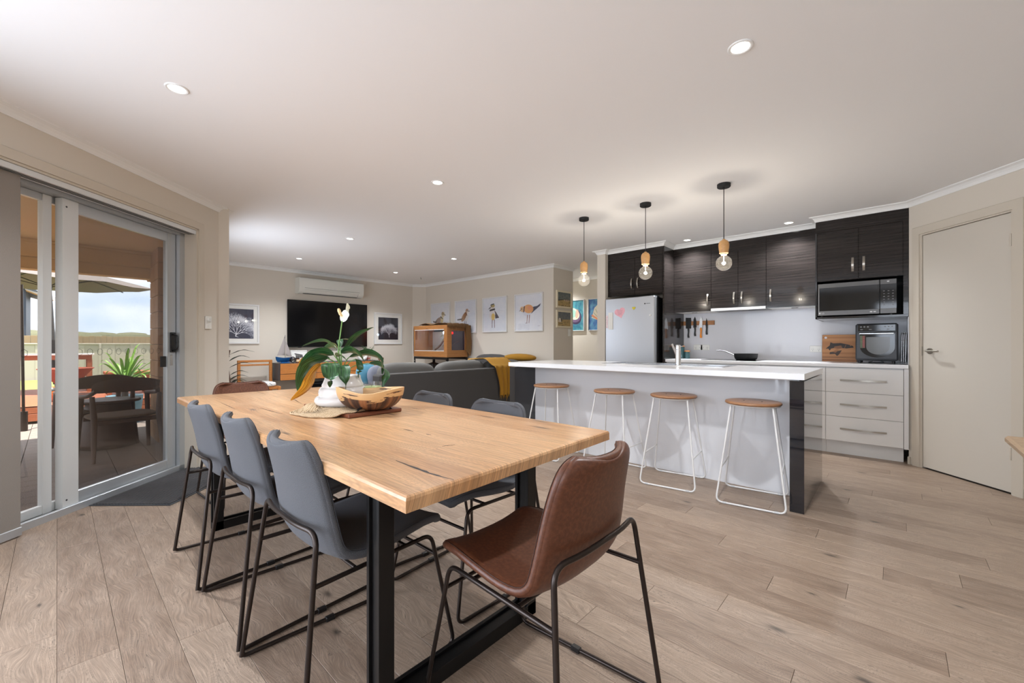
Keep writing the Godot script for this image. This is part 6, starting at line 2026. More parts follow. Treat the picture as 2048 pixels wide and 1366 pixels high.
	part(jar, "label_band", MB.new().lathe([Vector2(0.0314, 0.018), Vector2(0.0314, 0.055)], 20), mk("label_cream", rgb(226, 206, 168), 0.7))
	var pf := framed("photo_frame", "small white framed black-and-white photo leaning on the sideboard", Vector3(-7.52, ys + 0.106, -2.80), PI * 0.5, 0.26, 0.20, 0.012, 0.012, M.print_small_photo, M.white_satin, "", 0.016)
	pf.rotation = Vector3(-0.22, PI * 0.5 - 0.05, 0)
	var ring := thing("ring_vase", "round white ring vase with a hole on the sideboard", "vase", Vector3(-7.42, ys, -3.905), 1.2)
	var tor := []
	for i in 40:
		var an := TAU * i / 40.0
		tor.append(Vector3(cos(an) * 0.066, 0.092 + sin(an) * 0.066, 0))
	part(ring, "body", MB.new().tube(tor, 0.029, 14, true), M.white_matte)
	part(ring, "neck", MB.new().lathe([Vector2(0.016, 0.165), Vector2(0.014, 0.19), Vector2(0.017, 0.205), Vector2(0.012, 0.205)], 16), M.white_matte)
	var fp := thing("potted_fern", "small feathery green plant in a red check pot on the sideboard", "potted plant", Vector3(-7.47, ys, -4.045))
	part(fp, "pot", MB.new().lathe([Vector2(0.0, 0.0), Vector2(0.042, 0.0), Vector2(0.050, 0.078), Vector2(0.046, 0.078), Vector2(0.0, 0.07)], 20), M.check_pot)
	rng.seed = 33
	for k in 26:
		var an := rng.randf() * TAU
		var out := Vector3(cos(an), 0, sin(an))
		var ln := rng.randf_range(0.10, 0.20)
		var ptx := curve([Vector3(0, 0.07, 0), Vector3(0, 0.07 + ln * 0.6, 0) + out * ln * 0.25, Vector3(0, 0.07 + ln * rng.randf_range(0.75, 1.15), 0) + out * ln * 0.65], 4)
		var fm := MB.new().tube(ptx, 0.0014, 4)
		for i in range(2, ptx.size()):
			for s in [-1.0, 1.0]:
				var sd: Vector3 = out.cross(Vector3.UP) * s
				fm.tube([ptx[i], ptx[i] + sd * 0.022 + Vector3(0, 0.012, 0) + out * 0.008], [0.0024, 0.0008], 4)
		part(fp, "frond", fm, M.leaf_fern)
	var tray := thing("trinket_dish", "small white dish with trinkets at the end of the sideboard", "dish", Vector3(-7.40, ys, -4.10))
	part(tray, "dish", MB.new().lathe([Vector2(0.0, 0.0), Vector2(0.03, 0.0), Vector2(0.048, 0.014), Vector2(0.046, 0.015), Vector2(0.028, 0.004), Vector2(0.0, 0.004)], 20), M.white_matte)
	part(tray, "shell", MB.new().lathe([Vector2(0.0, 0.004), Vector2(0.014, 0.008), Vector2(0.012, 0.018), Vector2(0.0, 0.024)], 12), M.jute)

	# timber chair with patterned cushion by the wall
	var wc := thing("timber_chair", "open-backed timber chair with a patterned white seat cushion by the wall", "chair", Vector3(-7.34, 0, -2.14), PI * 0.5)
	for x in [-0.225, 0.225]:
		part(wc, "back_leg", MB.new().bx(Vector3(x - 0.02, 0.0, -0.22), Vector3(x + 0.02, 0.835, -0.175), 0.004), M.warm_timber)
		part(wc, "front_leg", MB.new().bx(Vector3(x - 0.02, 0.0, 0.17), Vector3(x + 0.02, 0.43, 0.215), 0.004), M.warm_timber)
		part(wc, "side_rail", MB.new().bx(Vector3(x - 0.012, 0.385, -0.18), Vector3(x + 0.012, 0.43, 0.18), 0.002), M.warm_timber)
	part(wc, "top_rail", MB.new().bx(Vector3(-0.205, 0.800, -0.215), Vector3(0.205, 0.835, -0.18), 0.003), M.warm_timber)
	part(wc, "back_rail", MB.new().bx(Vector3(-0.205, 0.745, -0.212), Vector3(0.205, 0.770, -0.184), 0.003), M.warm_timber)
	for z in [-0.20, 0.192]:
		part(wc, "cross_rail", MB.new().bx(Vector3(-0.205, 0.385, z - 0.012), Vector3(0.205, 0.43, z + 0.012), 0.002), M.warm_timber)
	var cu := single("seat_cushion", "white patterned cushion on the timber chair by the wall", "cushion", cushion(0.45, 0.07, 0.40, 0.0, 5.0), M.cushion_print, Vector3(-7.34, 0.431, -2.14))
	# tall indoor plant at the wall end
	var ru := thing("rubber_plant", "dark-leaved indoor plant peeking past the end of the left wall", "potted plant", Vector3(-7.25, 0, -1.72))
	part(ru, "pot", MB.new().lathe([Vector2(0.0, 0.0), Vector2(0.12, 0.0), Vector2(0.15, 0.28), Vector2(0.14, 0.28), Vector2(0.0, 0.25)], 24), M.dark_grey)
	part(ru, "stem", MB.new().tube(curve([Vector3(0, 0.25, 0), Vector3(0.02, 0.5, -0.01), Vector3(0.0, 0.8, 0.02), Vector3(0.03, 1.0, 0.0)], 4), 0.010, 7), M.walnut)
	for q in [[0.42, 0.3, 0.22], [0.5, -0.9, 0.20], [0.55, -1.7, 0.22], [0.62, -1.3, 0.20], [0.47, -2.2, 0.24], [0.74, -1.35, 0.26], [0.84, -1.75, 0.24], [0.93, -1.2, 0.27], [0.8, 1.6, 0.24], [0.9, 2.6, 0.22], [0.6, 2.2, 0.22]]:
		var dv := Vector3(cos(q[1]), 0, sin(q[1]))
		part(ru, "leaf", leaf([Vector3(0.01, q[0], 0), Vector3(0, q[0] + 0.05, 0) + dv * q[2] * 0.4, Vector3(0, q[0] + 0.07, 0) + dv * q[2] * 0.75, Vector3(0, q[0] + 0.04, 0) + dv * q[2] * 1.2], 0.032, 0.3), M.leaf_dark)
	# wooden stand beside the sideboard
	var ws := thing("display_easel", "small wooden trestle leaning at the wall past the sideboard", "stand", Vector3(-7.55, 0, -4.37), PI * 0.5)
	for s in [-1.0, 1.0]:
		part(ws, "leg", MB.new().bar(Vector3(s * 0.085, 0.0, 0.10), Vector3(s * 0.02, 0.80, 0.0), 0.022, 0.022, 0.003), M.grey_oak)
		part(ws, "leg", MB.new().bar(Vector3(s * 0.085, 0.0, -0.10), Vector3(s * 0.02, 0.80, -0.02), 0.022, 0.022, 0.003), M.grey_oak)
	part(ws, "cap", MB.new().bx(Vector3(-0.05, 0.785, -0.035), Vector3(0.05, 0.825, 0.02), 0.003), M.grey_oak)

	# ---- reptile tank on a rack in the corner
	var vt := thing("reptile_tank", "timber reptile tank with glass doors and lamps on a black rack", "terrarium", Vector3(-6.62, 0.845, -5.115))
	var vx := 0.535
	var vz := 0.255
	part(vt, "base", MB.new().bx(Vector3(-vx, 0.0, -vz), Vector3(vx, 0.06, vz), 0.003), M.viv_timber)
	part(vt, "lid", MB.new().bx(Vector3(-vx, 0.565, -vz), Vector3(vx, 0.605, vz), 0.003), M.viv_timber)
	part(vt, "back", MB.new().bx(Vector3(-vx, 0.06, -vz), Vector3(vx, 0.565, -vz + 0.015)), M.black_matte)
	part(vt, "side", MB.new().bx(Vector3(-vx, 0.06, -vz + 0.015), Vector3(-vx + 0.018, 0.565, vz)), M.viv_timber)
	part(vt, "front_rail", MB.new().bx(Vector3(-vx, 0.06, vz - 0.02), Vector3(vx, 0.112, vz), 0.002), M.viv_timber)
	part(vt, "front_rail", MB.new().bx(Vector3(-vx, 0.525, vz - 0.02), Vector3(vx, 0.565, vz), 0.002), M.viv_timber)
	part(vt, "front_stile", MB.new().bx(Vector3(-vx, 0.112, vz - 0.02), Vector3(-vx + 0.045, 0.525, vz), 0.002), M.viv_timber)
	part(vt, "front_stile", MB.new().bx(Vector3(vx - 0.095, 0.112, vz - 0.02), Vector3(vx, 0.525, vz), 0.002), M.viv_timber)
	for s in [[0.06, 0.13, -vz + 0.015, vz - 0.02], [0.50, 0.565, -vz + 0.015, vz - 0.02], [0.13, 0.50, vz - 0.11, vz - 0.02], [0.13, 0.50, -vz + 0.015, -vz + 0.075]]:
		part(vt, "end_frame", MB.new().bx(Vector3(vx - 0.018, s[0], s[2]), Vector3(vx, s[1], s[3]), 0.001), M.viv_timber)
	part(vt, "end_glass", MB.new().bx(Vector3(vx - 0.012, 0.13, -vz + 0.075), Vector3(vx - 0.010, 0.50, vz - 0.11)), mk("end_tint", rgb(70, 62, 72, 0.55), 0.05))
	M["end_tint"].transparency = BaseMaterial3D.TRANSPARENCY_ALPHA
	for y in [0.112, 0.515]:
		part(vt, "glass_channel", MB.new().bx(Vector3(-vx + 0.045, y, vz - 0.016), Vector3(vx - 0.095, y + 0.010, vz + 0.003)), M.white_plastic)
	for s in [[-vx + 0.045, -0.01, 0.008], [-0.05, vx - 0.095, 0.014]]:
		part(vt, "glass_door", MB.new().bx(Vector3(s[0], 0.122, vz - s[2]), Vector3(s[1], 0.515, vz - s[2] + 0.003)), M.clear_glass)
	part(vt, "cork_panel", MB.new().bx(Vector3(-vx + 0.02, 0.06, -vz + 0.02), Vector3(-0.10, 0.50, -vz + 0.05)), mk("pale_board", rgb(200, 194, 186), 0.8))
	part(vt, "backdrop", MB.new().bx(Vector3(-0.08, 0.06, -vz + 0.02), Vector3(vx - 0.02, 0.52, -vz + 0.05)), mk("deep_blue_black", rgb(20, 30, 44), 0.6))
	part(vt, "substrate", MB.new().bx(Vector3(-vx + 0.02, 0.06, -vz + 0.05), Vector3(vx - 0.02, 0.10, vz - 0.03)), mk("substrate_brown", rgb(120, 70, 48), 0.9))
	part(vt, "branch", MB.new().tube(curve([Vector3(-0.12, 0.09, 0.1), Vector3(0.0, 0.22, 0.0), Vector3(0.05, 0.40, -0.1), Vector3(0.10, 0.5, -0.15)], 4), 0.018, 7), M.walnut)
	part(vt, "branch", MB.new().tube(curve([Vector3(0.42, 0.10, 0.0), Vector3(0.44, 0.2, 0.08), Vector3(0.5, 0.3, -0.06)], 4), 0.010, 7), M.walnut)
	rng.seed = 12
	for k in 10:
		var c0 := Vector3(0.02 + rng.randf_range(-0.04, 0.05), rng.randf_range(0.2, 0.48), -0.1 + rng.randf_range(-0.05, 0.06))
		part(vt, "vine_leaf", leaf([c0, c0 + Vector3(rng.randf_range(-0.03, 0.03), 0.01, 0.02), c0 + Vector3(rng.randf_range(-0.05, 0.05), -0.03, 0.04)], 0.016, 0.2), M.leaf_agave)
	part(vt, "lamp_dome", MB.new().lathe([Vector2(0.0, 0.54), Vector2(0.02, 0.54), Vector2(0.045, 0.50), Vector2(0.043, 0.50), Vector2(0.0, 0.535)], 16, Vector3(0.16, 0.0, 0.02)), M.steel)
	part(vt, "lamp_bulb", MB.new().lathe([Vector2(0.0, 0.435), Vector2(0.022, 0.445), Vector2(0.028, 0.465), Vector2(0.02, 0.49), Vector2(0.0, 0.50)], 16, Vector3(0.16, 0, 0.02)), M.led_white)
	part(vt, "heat_lamp", MB.new().lathe([Vector2(0.0, 0.43), Vector2(0.018, 0.44), Vector2(0.018, 0.47), Vector2(0.0, 0.48)], 12, Vector3(vx - 0.06, 0.0, 0.08)), M.led_red)
	for q in [[Vector3(0.16, 0.465, 0.02), rgb(215, 238, 255), 0.05], [Vector3(vx - 0.06, 0.455, 0.08), rgb(255, 60, 50), 0.03]]:
		var l := OmniLight3D.new()
		l.name = "tank_light"
		l.light_color = q[1]
		l.light_energy = q[2]
		l.light_size = 0.015
		l.omni_range = 20.0
		l.omni_attenuation = 2.0
		l.shadow_enabled = true
		vt.add_child(l, true)
		l.position = q[0]
	var rack := thing("slotted_rack", "black slotted steel rack carrying the timber reptile tank", "rack", Vector3(-6.62, 0, -5.115))
	for x in [-1.0, 1.0]:
		for z in [-1.0, 1.0]:
			var pm := MB.new()
			var px: float = x * (vx - 0.005)
			var pz: float = z * (vz - 0.005)
			pm.bx(Vector3(px - x * 0.0, 0.0, pz), Vector3(px - x * 0.003, 0.842, pz - z * 0.038))
			pm.bx(Vector3(px, 0.0, pz), Vector3(px - x * 0.038, 0.842, pz - z * 0.003))
			part(rack, "post", pm, M.black_metal)
			var slots := MB.new()
			for k in 16:
				slots.bx(Vector3(px - x * 0.015, 0.05 + k * 0.05, pz + z * 0.0005), Vector3(px - x * 0.024, 0.075 + k * 0.05, pz - z * 0.001))
			part(rack, "slots", slots, M.wall_paint)
	for z in [-1.0, 1.0]:
		part(rack, "beam", MB.new().bx(Vector3(-vx + 0.01, 0.80, z * (vz - 0.012) - 0.008), Vector3(vx - 0.01, 0.842, z * (vz - 0.012) + 0.008)), M.black_metal)
	# knitted throw over the tank end
	var kt := thing("fringed_throw", "rust brown fringed knit throw draped over the reptile tank", "throw", Vector3(-6.62, 1.452, -5.115))
	var kr := []
	for i in 25:
		var f := i / 24.0
		var row := []
		for j in 25:
			var g := j / 24.0
			var z := lerpf(-0.265, 0.262, g)
			var s := f * 1.02
			var p: Vector3
			var x := -0.36 + s
			var edge := 0.545
			var rip := 0.010 * sin(g * 19.0 + f * 6.0) + 0.006 * sin(g * 41.0)
			if x < edge:
				p = Vector3(x, 0.008 + absf(rip) * 0.9 + 0.012 * sin(f * 14.0 + g * 5.0) * (1.0 if x < 0.4 else 0.3) + 0.012, z)
			else:
				var dn := (x - edge) * (0.45 + 0.75 * smoothstep(0.35, -0.05, g))
				p = Vector3(edge + 0.012 + absf(rip), 0.012 - dn, z)
			row.append(p)
		kr.append(row)
	part(kt, "knit", MB.new().shell(kr, 0.008), M.throw_rust)
	for j in 22:
		var a: Vector3 = kr[24][j + 1]
		part(kt, "fringe", MB.new().tube([a, a + Vector3(0.004, -0.05, 0.002), a + Vector3(0.002 * sin(j * 2.0), -0.09 - 0.015 * sin(j * 3.0), 0.004 * cos(j))], [0.004, 0.003, 0.0015], 5), M.throw_rust)
	# long falls at the wall side
	for k in 5:
		var a := Vector3(0.565 + 0.008 * k, 0.0, -0.20 - 0.013 * k)
		part(kt, "hanging_fold", MB.new().tube(curve([a, a + Vector3(0.012, -0.15, 0.01), a + Vector3(0.02, -0.34, -0.004), a + Vector3(0.008, -0.50 - 0.02 * k, 0.006)], 5), 0.016, 7), M.throw_rust)
	# pictures on the long wall
	var zb := -5.43
	var bx := [[-7.005, "print_bird_running", "framed watercolour of a bird mid-stride, partly behind the reptile tank"], [-6.21, "print_bird_brown", "framed watercolour of a brown-backed bird standing above the fringed throw"], [-5.405, "print_bird_collar", "framed watercolour of a bird with a black collar facing front"], [-4.59, "print_bird_orange", "framed watercolour of an orange-backed bird leaning forward"]]
	for q in bx:
		framed("bird_print", q[2], Vector3(q[0], 1.63, zb), 0.0, 0.63, 0.645, 0.02, 0.0, M[q[1]], M.white_satin, "bird prints on the long wall", 0.028)
	# hallway side: two beach paintings and a switch
	for k in 2:
		framed("beach_painting", ["small beach painting with tents in a cream frame, the upper of two", "small beach painting with one white sail in a cream frame, the lower of two"][k], Vector3(-4.07, 1.83 - k * 0.325, -5.70), PI * 0.5, 0.43, 0.285, 0.028, 0.0, M["print_beach_%d" % k], mk("cream_frame_%d" % k, rgb(226, 216, 190), 0.5), "beach paintings by the hall", 0.03, false)
	var sw := thing("light_switch", "white light switch under the beach paintings", "switch", Vector3(-4.07, 1.283, -5.868), PI * 0.5)
	part(sw, "plate", MB.new().bx(Vector3(-0.036, -0.058, 0), Vector3(0.036, 0.058, 0.010), 0.003), M.white_plastic)
	for y in [-0.022, 0.022]:
		part(sw, "rocker", MB.new().bx(Vector3(-0.007, y - 0.012, 0.010), Vector3(0.007, y + 0.012, 0.014), 0.002), M.white_plastic)
	framed("shell_painting", "blue canvas painting of a round shell in the hallway", Vector3(-4.66, 1.655, -6.95), 0.0, 0.42, 0.61, 0.012, 0.0, M.print_shell_round, M.white_satin, "shell canvases in the hallway", 0.04, false)
	framed("shell_painting", "blue canvas painting of a fan shell beside the kitchen nib wall", Vector3(-4.145, 1.655, -6.95), 0.0, 0.43, 0.61, 0.012, 0.0, M.print_shell_fan, M.white_satin, "shell canvases in the hallway", 0.04, false)
	# switch on the left wall
	var ws2 := thing("wall_controller", "white switch plate with round dial on the left wall", "switch", v3(wl(0.262, -0.0005), 1.285), atan2(WN.x, WN.y))
	part(ws2, "plate", MB.new().bx(Vector3(-0.040, -0.058, 0), Vector3(0.040, 0.058, 0.012), 0.004), M.white_plastic)
	part(ws2, "dial", MB.new().tube([Vector3(0, 0.022, 0.012), Vector3(0, 0.022, 0.024), Vector3(0, 0.022, 0.027)], [0.019, 0.018, 0.014], 20), M.white_plastic)
	part(ws2, "button", MB.new().bx(Vector3(-0.012, -0.040, 0.012), Vector3(0.012, -0.022, 0.016), 0.002), M.white_plastic)

	# ---- sofa
	var so := thing("corner_sofa", "large dark grey corner sofa with its back to the dining area", "sofa", Vector3(-4.75, 0, -3.9))
	var ox := 4.75
	var oz := 3.9
	part(so, "back_frame", MB.new().bx(Vector3(-4.42 + ox, 0.05, -5.36 + oz), Vector3(-4.24 + ox, 0.745, -2.44 + oz), 0.02), M.sofa_fabric)
	part(so, "piping", MB.new().tube([Vector3(-4.246 + ox, 0.742, -5.34 + oz), Vector3(-4.246 + ox, 0.742, -2.46 + oz)], 0.006, 6), M.sofa_cushion)
	part(so, "arm", MB.new().bx(Vector3(-5.22 + ox, 0.05, -2.60 + oz), Vector3(-4.42 + ox, 0.60, -2.44 + oz), 0.03), M.sofa_fabric)
	part(so, "wall_back_frame", MB.new().bx(Vector3(-6.0 + ox, 0.05, -5.38 + oz), Vector3(-4.42 + ox, 0.74, -5.20 + oz), 0.02), M.sofa_fabric)
	part(so, "seat_base", MB.new().bx(Vector3(-5.22 + ox, 0.05, -5.20 + oz), Vector3(-4.42 + ox, 0.30, -2.60 + oz), 0.01), M.sofa_fabric)
	part(so, "seat_base", MB.new().bx(Vector3(-6.0 + ox, 0.05, -5.20 + oz), Vector3(-5.22 + ox, 0.30, -4.30 + oz), 0.01), M.sofa_fabric)
	for k in 3:
		var cm := cushion(0.80, 0.16, 0.85, 0.0, 5.0)
		var c := part(so, "seat_cushion", cm, M.sofa_fabric)
		c.position = Vector3(-4.83 + ox, 0.30, -3.04 - k * 0.86 + oz)
	var c2 := part(so, "seat_cushion", cushion(0.78, 0.16, 0.88, 0.0, 5.0), M.sofa_fabric)
	c2.position = Vector3(-5.61 + ox, 0.30, -4.76 + oz)
	for q in [[-2.98, 0.80, 0.84, -0.03], [-3.87, 0.86, 0.84, 0.02], [-4.72, 0.80, 0.83, 0.0]]:
		var c := part(so, "back_cushion", cushion(0.22, q[2] - 0.44, q[1], 0.02, 4.0), M.sofa_cushion)
		c.position = Vector3(-4.52 + ox, 0.44, q[0] + oz)
		c.rotation = Vector3(q[3], 0, 0.08)
	var c3 := part(so, "back_cushion", cushion(0.80, 0.46, 0.20, 0.02, 4.0), M.sofa_fabric)
	c3.position = Vector3(-5.15 + ox, 0.44, -5.10 + oz)
	for q in [Vector3(-4.30, 0, -2.5), Vector3(-4.30, 0, -5.3), Vector3(-5.15, 0, -2.5), Vector3(-5.9, 0, -5.3), Vector3(-5.9, 0, -4.4)]:
		part(so, "foot", MB.new().lathe([Vector2(0.0, 0.0), Vector2(0.02, 0.0), Vector2(0.025, 0.05), Vector2(0.0, 0.05)], 12, q + Vector3(ox, 0, oz), false), M.black_matte)
	# loose cushions at the arm
	var q1 := single("blue_cushion", "light blue scatter cushion at the arm end of the sofa", "cushion", cushion(0.16, 0.40, 0.42, 0.0, 2.6), M.blue_cushion, Vector3(-4.96, 0.455, -2.74))
	q1.rotation = Vector3(0.0, 0.5, 0.25)
	var q2 := single("pale_cushion", "pale grey-blue scatter cushion beside the light blue one on sofa", "cushion", cushion(0.15, 0.38, 0.40, 0.0, 2.6), M.pale_cushion, Vector3(-4.80, 0.455, -2.82))
	q2.rotation = Vector3(0.0, 0.3, 0.3)
	# mustard throw over the sofa back
	var th := thing("mustard_throw", "mustard yellow throw hanging over the sofa back beside the island", "throw", Vector3(-4.33, 0.76, -4.46))
	var tr := []
	for i in 34:
		var f := i / 33.0
		var s := lerpf(-0.55, 0.52, f)
		var row := []
		for j in 25:
			var g := j / 24.0
			var wd := lerpf(0.46, 0.31, smoothstep(0.05, 0.45, s))
			var z := lerpf(0.5, -0.5, g) * wd + 0.02 * sin(f * 5.0)
			var fold := 0.012 * sin(g * 26.0 + f * 3.0) + 0.006 * sin(g * 47.0)
			var p: Vector3
			if s < -0.11:
				p = Vector3(-0.12 + (s + 0.11) * 0.75, 0.115 - 0.05 * (-0.11 - s) + absf(fold) * 0.8, z * 1.1)
			elif s < 0.10:
				var k := (s + 0.11) / 0.21
				p = Vector3(lerpf(-0.12, 0.108, k), lerpf(0.115, 0.010, smoothstep(0.1, 1.0, k)) + absf(fold) * 0.6, z)
			else:
				p = Vector3(0.106 + 0.014 + fold, 0.010 - (s - 0.10), z)
			row.append(p)
		tr.append(row)
	part(th, "cloth", MB.new().shell(tr, 0.008), M.throw_mustard)
	for j in 21:
		var a: Vector3 = tr[33][j + 2]
		var ln := 0.045 + 0.02 * sin(j * 1.9) + (0.05 if j == 9 or j == 10 else 0.0)
		part(th, "tassel", MB.new().tube([a, a + Vector3(0.004, -ln * 0.5, 0.003 * sin(j)), a + Vector3(0.0, -ln, 0.006 * cos(j * 2.0))], [0.0045, 0.0035, 0.0015], 5), M.throw_mustard)
	var th2 := single("folded_throw", "second mustard yellow blanket lying rolled along the sofa back", "throw", cushion(0.62, 0.10, 0.24, 0.02, 2.6), M.throw_mustard, Vector3(-4.60, 0.812, -5.20))
	th2.rotation.y = 0.12
	# metal lantern behind the sofa
	var ml := thing("metal_lantern", "small metal lantern standing under the reptile tank", "lantern", Vector3(-6.75, 0, -5.05))
	part(ml, "body", MB.new().bx(Vector3(-0.09, 0.0, -0.09), Vector3(0.09, 0.70, 0.09), 0.006), M.dark_steel)
	part(ml, "cap", MB.new().lathe([Vector2(0.0, 0.76), Vector2(0.012, 0.76), Vector2(0.02, 0.735), Vector2(0.12, 0.705), Vector2(0.12, 0.70), Vector2(0.0, 0.70)], 20), M.dark_steel)
	part(ml, "finial", MB.new().lathe([Vector2(0.0, 0.81), Vector2(0.010, 0.80), Vector2(0.012, 0.78), Vector2(0.006, 0.765), Vector2(0.0, 0.76)], 12), M.dark_steel)

# ------------------------------------------------------------------ ceiling lights, mat, hall table
func fittings() -> void:
	var spots := [Vector2(-2.68, -0.41), Vector2(-0.497, -2.014), Vector2(-2.70, -2.06), Vector2(-4.93, -2.43), Vector2(-6.64, -2.476), Vector2(-6.65, -4.136), Vector2(-4.93, -4.07), Vector2(-1.905, -5.30), Vector2(-0.835, -5.28)]
	spots.append(Vector2(-5.0, -6.45))
	var where := ["above the grey chairs by the glass door", "above the open floor beside the tan chair", "above the island end of the dining table", "above the sofa arm with the blue cushion", "in front of the air conditioner near the coral fan print", "near the room corner before the coral leaf print", "above the sofa back with the mustard throw", "before the cabinet over the knife rack", "before the cabinet next to the microwave", "in the hallway round the corner from the beach paintings"]
	for i in spots.size():
		var s: Vector2 = spots[i]
		var d := thing("downlight", "recessed ceiling downlight " + where[i], "ceiling light", Vector3(s.x, CEIL, s.y), 0.0, "recessed ceiling downlights")
		part(d, "trim_ring", MB.new().lathe([Vector2(0.036, -0.001), Vector2(0.038, -0.004), Vector2(0.046, -0.006), Vector2(0.050, -0.003), Vector2(0.050, 0.0)], 30), M.cornice_white)
		part(d, "lamp_lens", MB.new().lathe([Vector2(0.0, -0.0022), Vector2(0.038, -0.0018)], 30), M.lamp_glow)
		var l := SpotLight3D.new()
		l.name = "downlight_beam"
		l.spot_angle = 68.0
		l.spot_angle_attenuation = 0.8
		l.light_energy = 2.3
		l.light_color = rgb(246, 250, 255)
		l.light_size = 0.035
		l.spot_range = 20.0
		l.spot_attenuation = 2.0
		l.shadow_enabled = true
		d.add_child(l)
		l.position = Vector3(0, -0.012, 0)
		l.rotation_degrees = Vector3(-90, 0, 0)
	var dm := thing("door_mat", "grey ribbed doormat lying inside the sliding glass door", "mat", v3(wl(0.805, -0.175), 0.0), atan2(WD.x, WD.y))
	# local z runs along the door, x into the room
	part(dm, "border", MB.new().bx(Vector3(-0.272, 0.0005, -0.44), Vector3(0.272, 0.006, 0.44), 0.003), M.dark_grey)
	for k in 25:
		part(dm, "rib", MB.new().bx(Vector3(-0.258 + k * 0.0207, 0.006, -0.425), Vector3(-0.258 + k * 0.0207 + 0.0145, 0.0105, 0.425), 0.002), M.door_mat)
	# hall table whose corner shows at the right
	var ht := thing("side_table", "weathered oak side table whose corner stands before the pantry door wall", "table", Vector3(0.80, 0, -1.95))
	part(ht, "top", MB.new().bx(Vector3(-0.50, 0.722, -0.44), Vector3(0.50, 0.75, 0.44), 0.008), M.grey_oak)
	part(ht, "apron", MB.new().bx(Vector3(-0.30, 0.64, -0.30), Vector3(0.40, 0.722, 0.36), 0.003), M.grey_oak)
	for x in [-0.25, 0.35]:
		for z in [-0.25, 0.31]:
			part(ht, "leg", MB.new().bx(Vector3(x - 0.03, 0.0, z - 0.03), Vector3(x + 0.03, 0.64, z + 0.03), 0.004), M.grey_oak)
	# sprinkler-like sensor on the ceiling
	single("ceiling_hook", "tiny dark hook in the ceiling near the reptile tank", "hook", MB.new().tube(fillet([Vector3(0, 0, 0), Vector3(0, -0.03, 0), Vector3(0.012, -0.045, 0), Vector3(0.02, -0.03, 0)], 0.008), 0.003, 6), M.dark_steel, Vector3(-6.75, CEIL, -4.75))

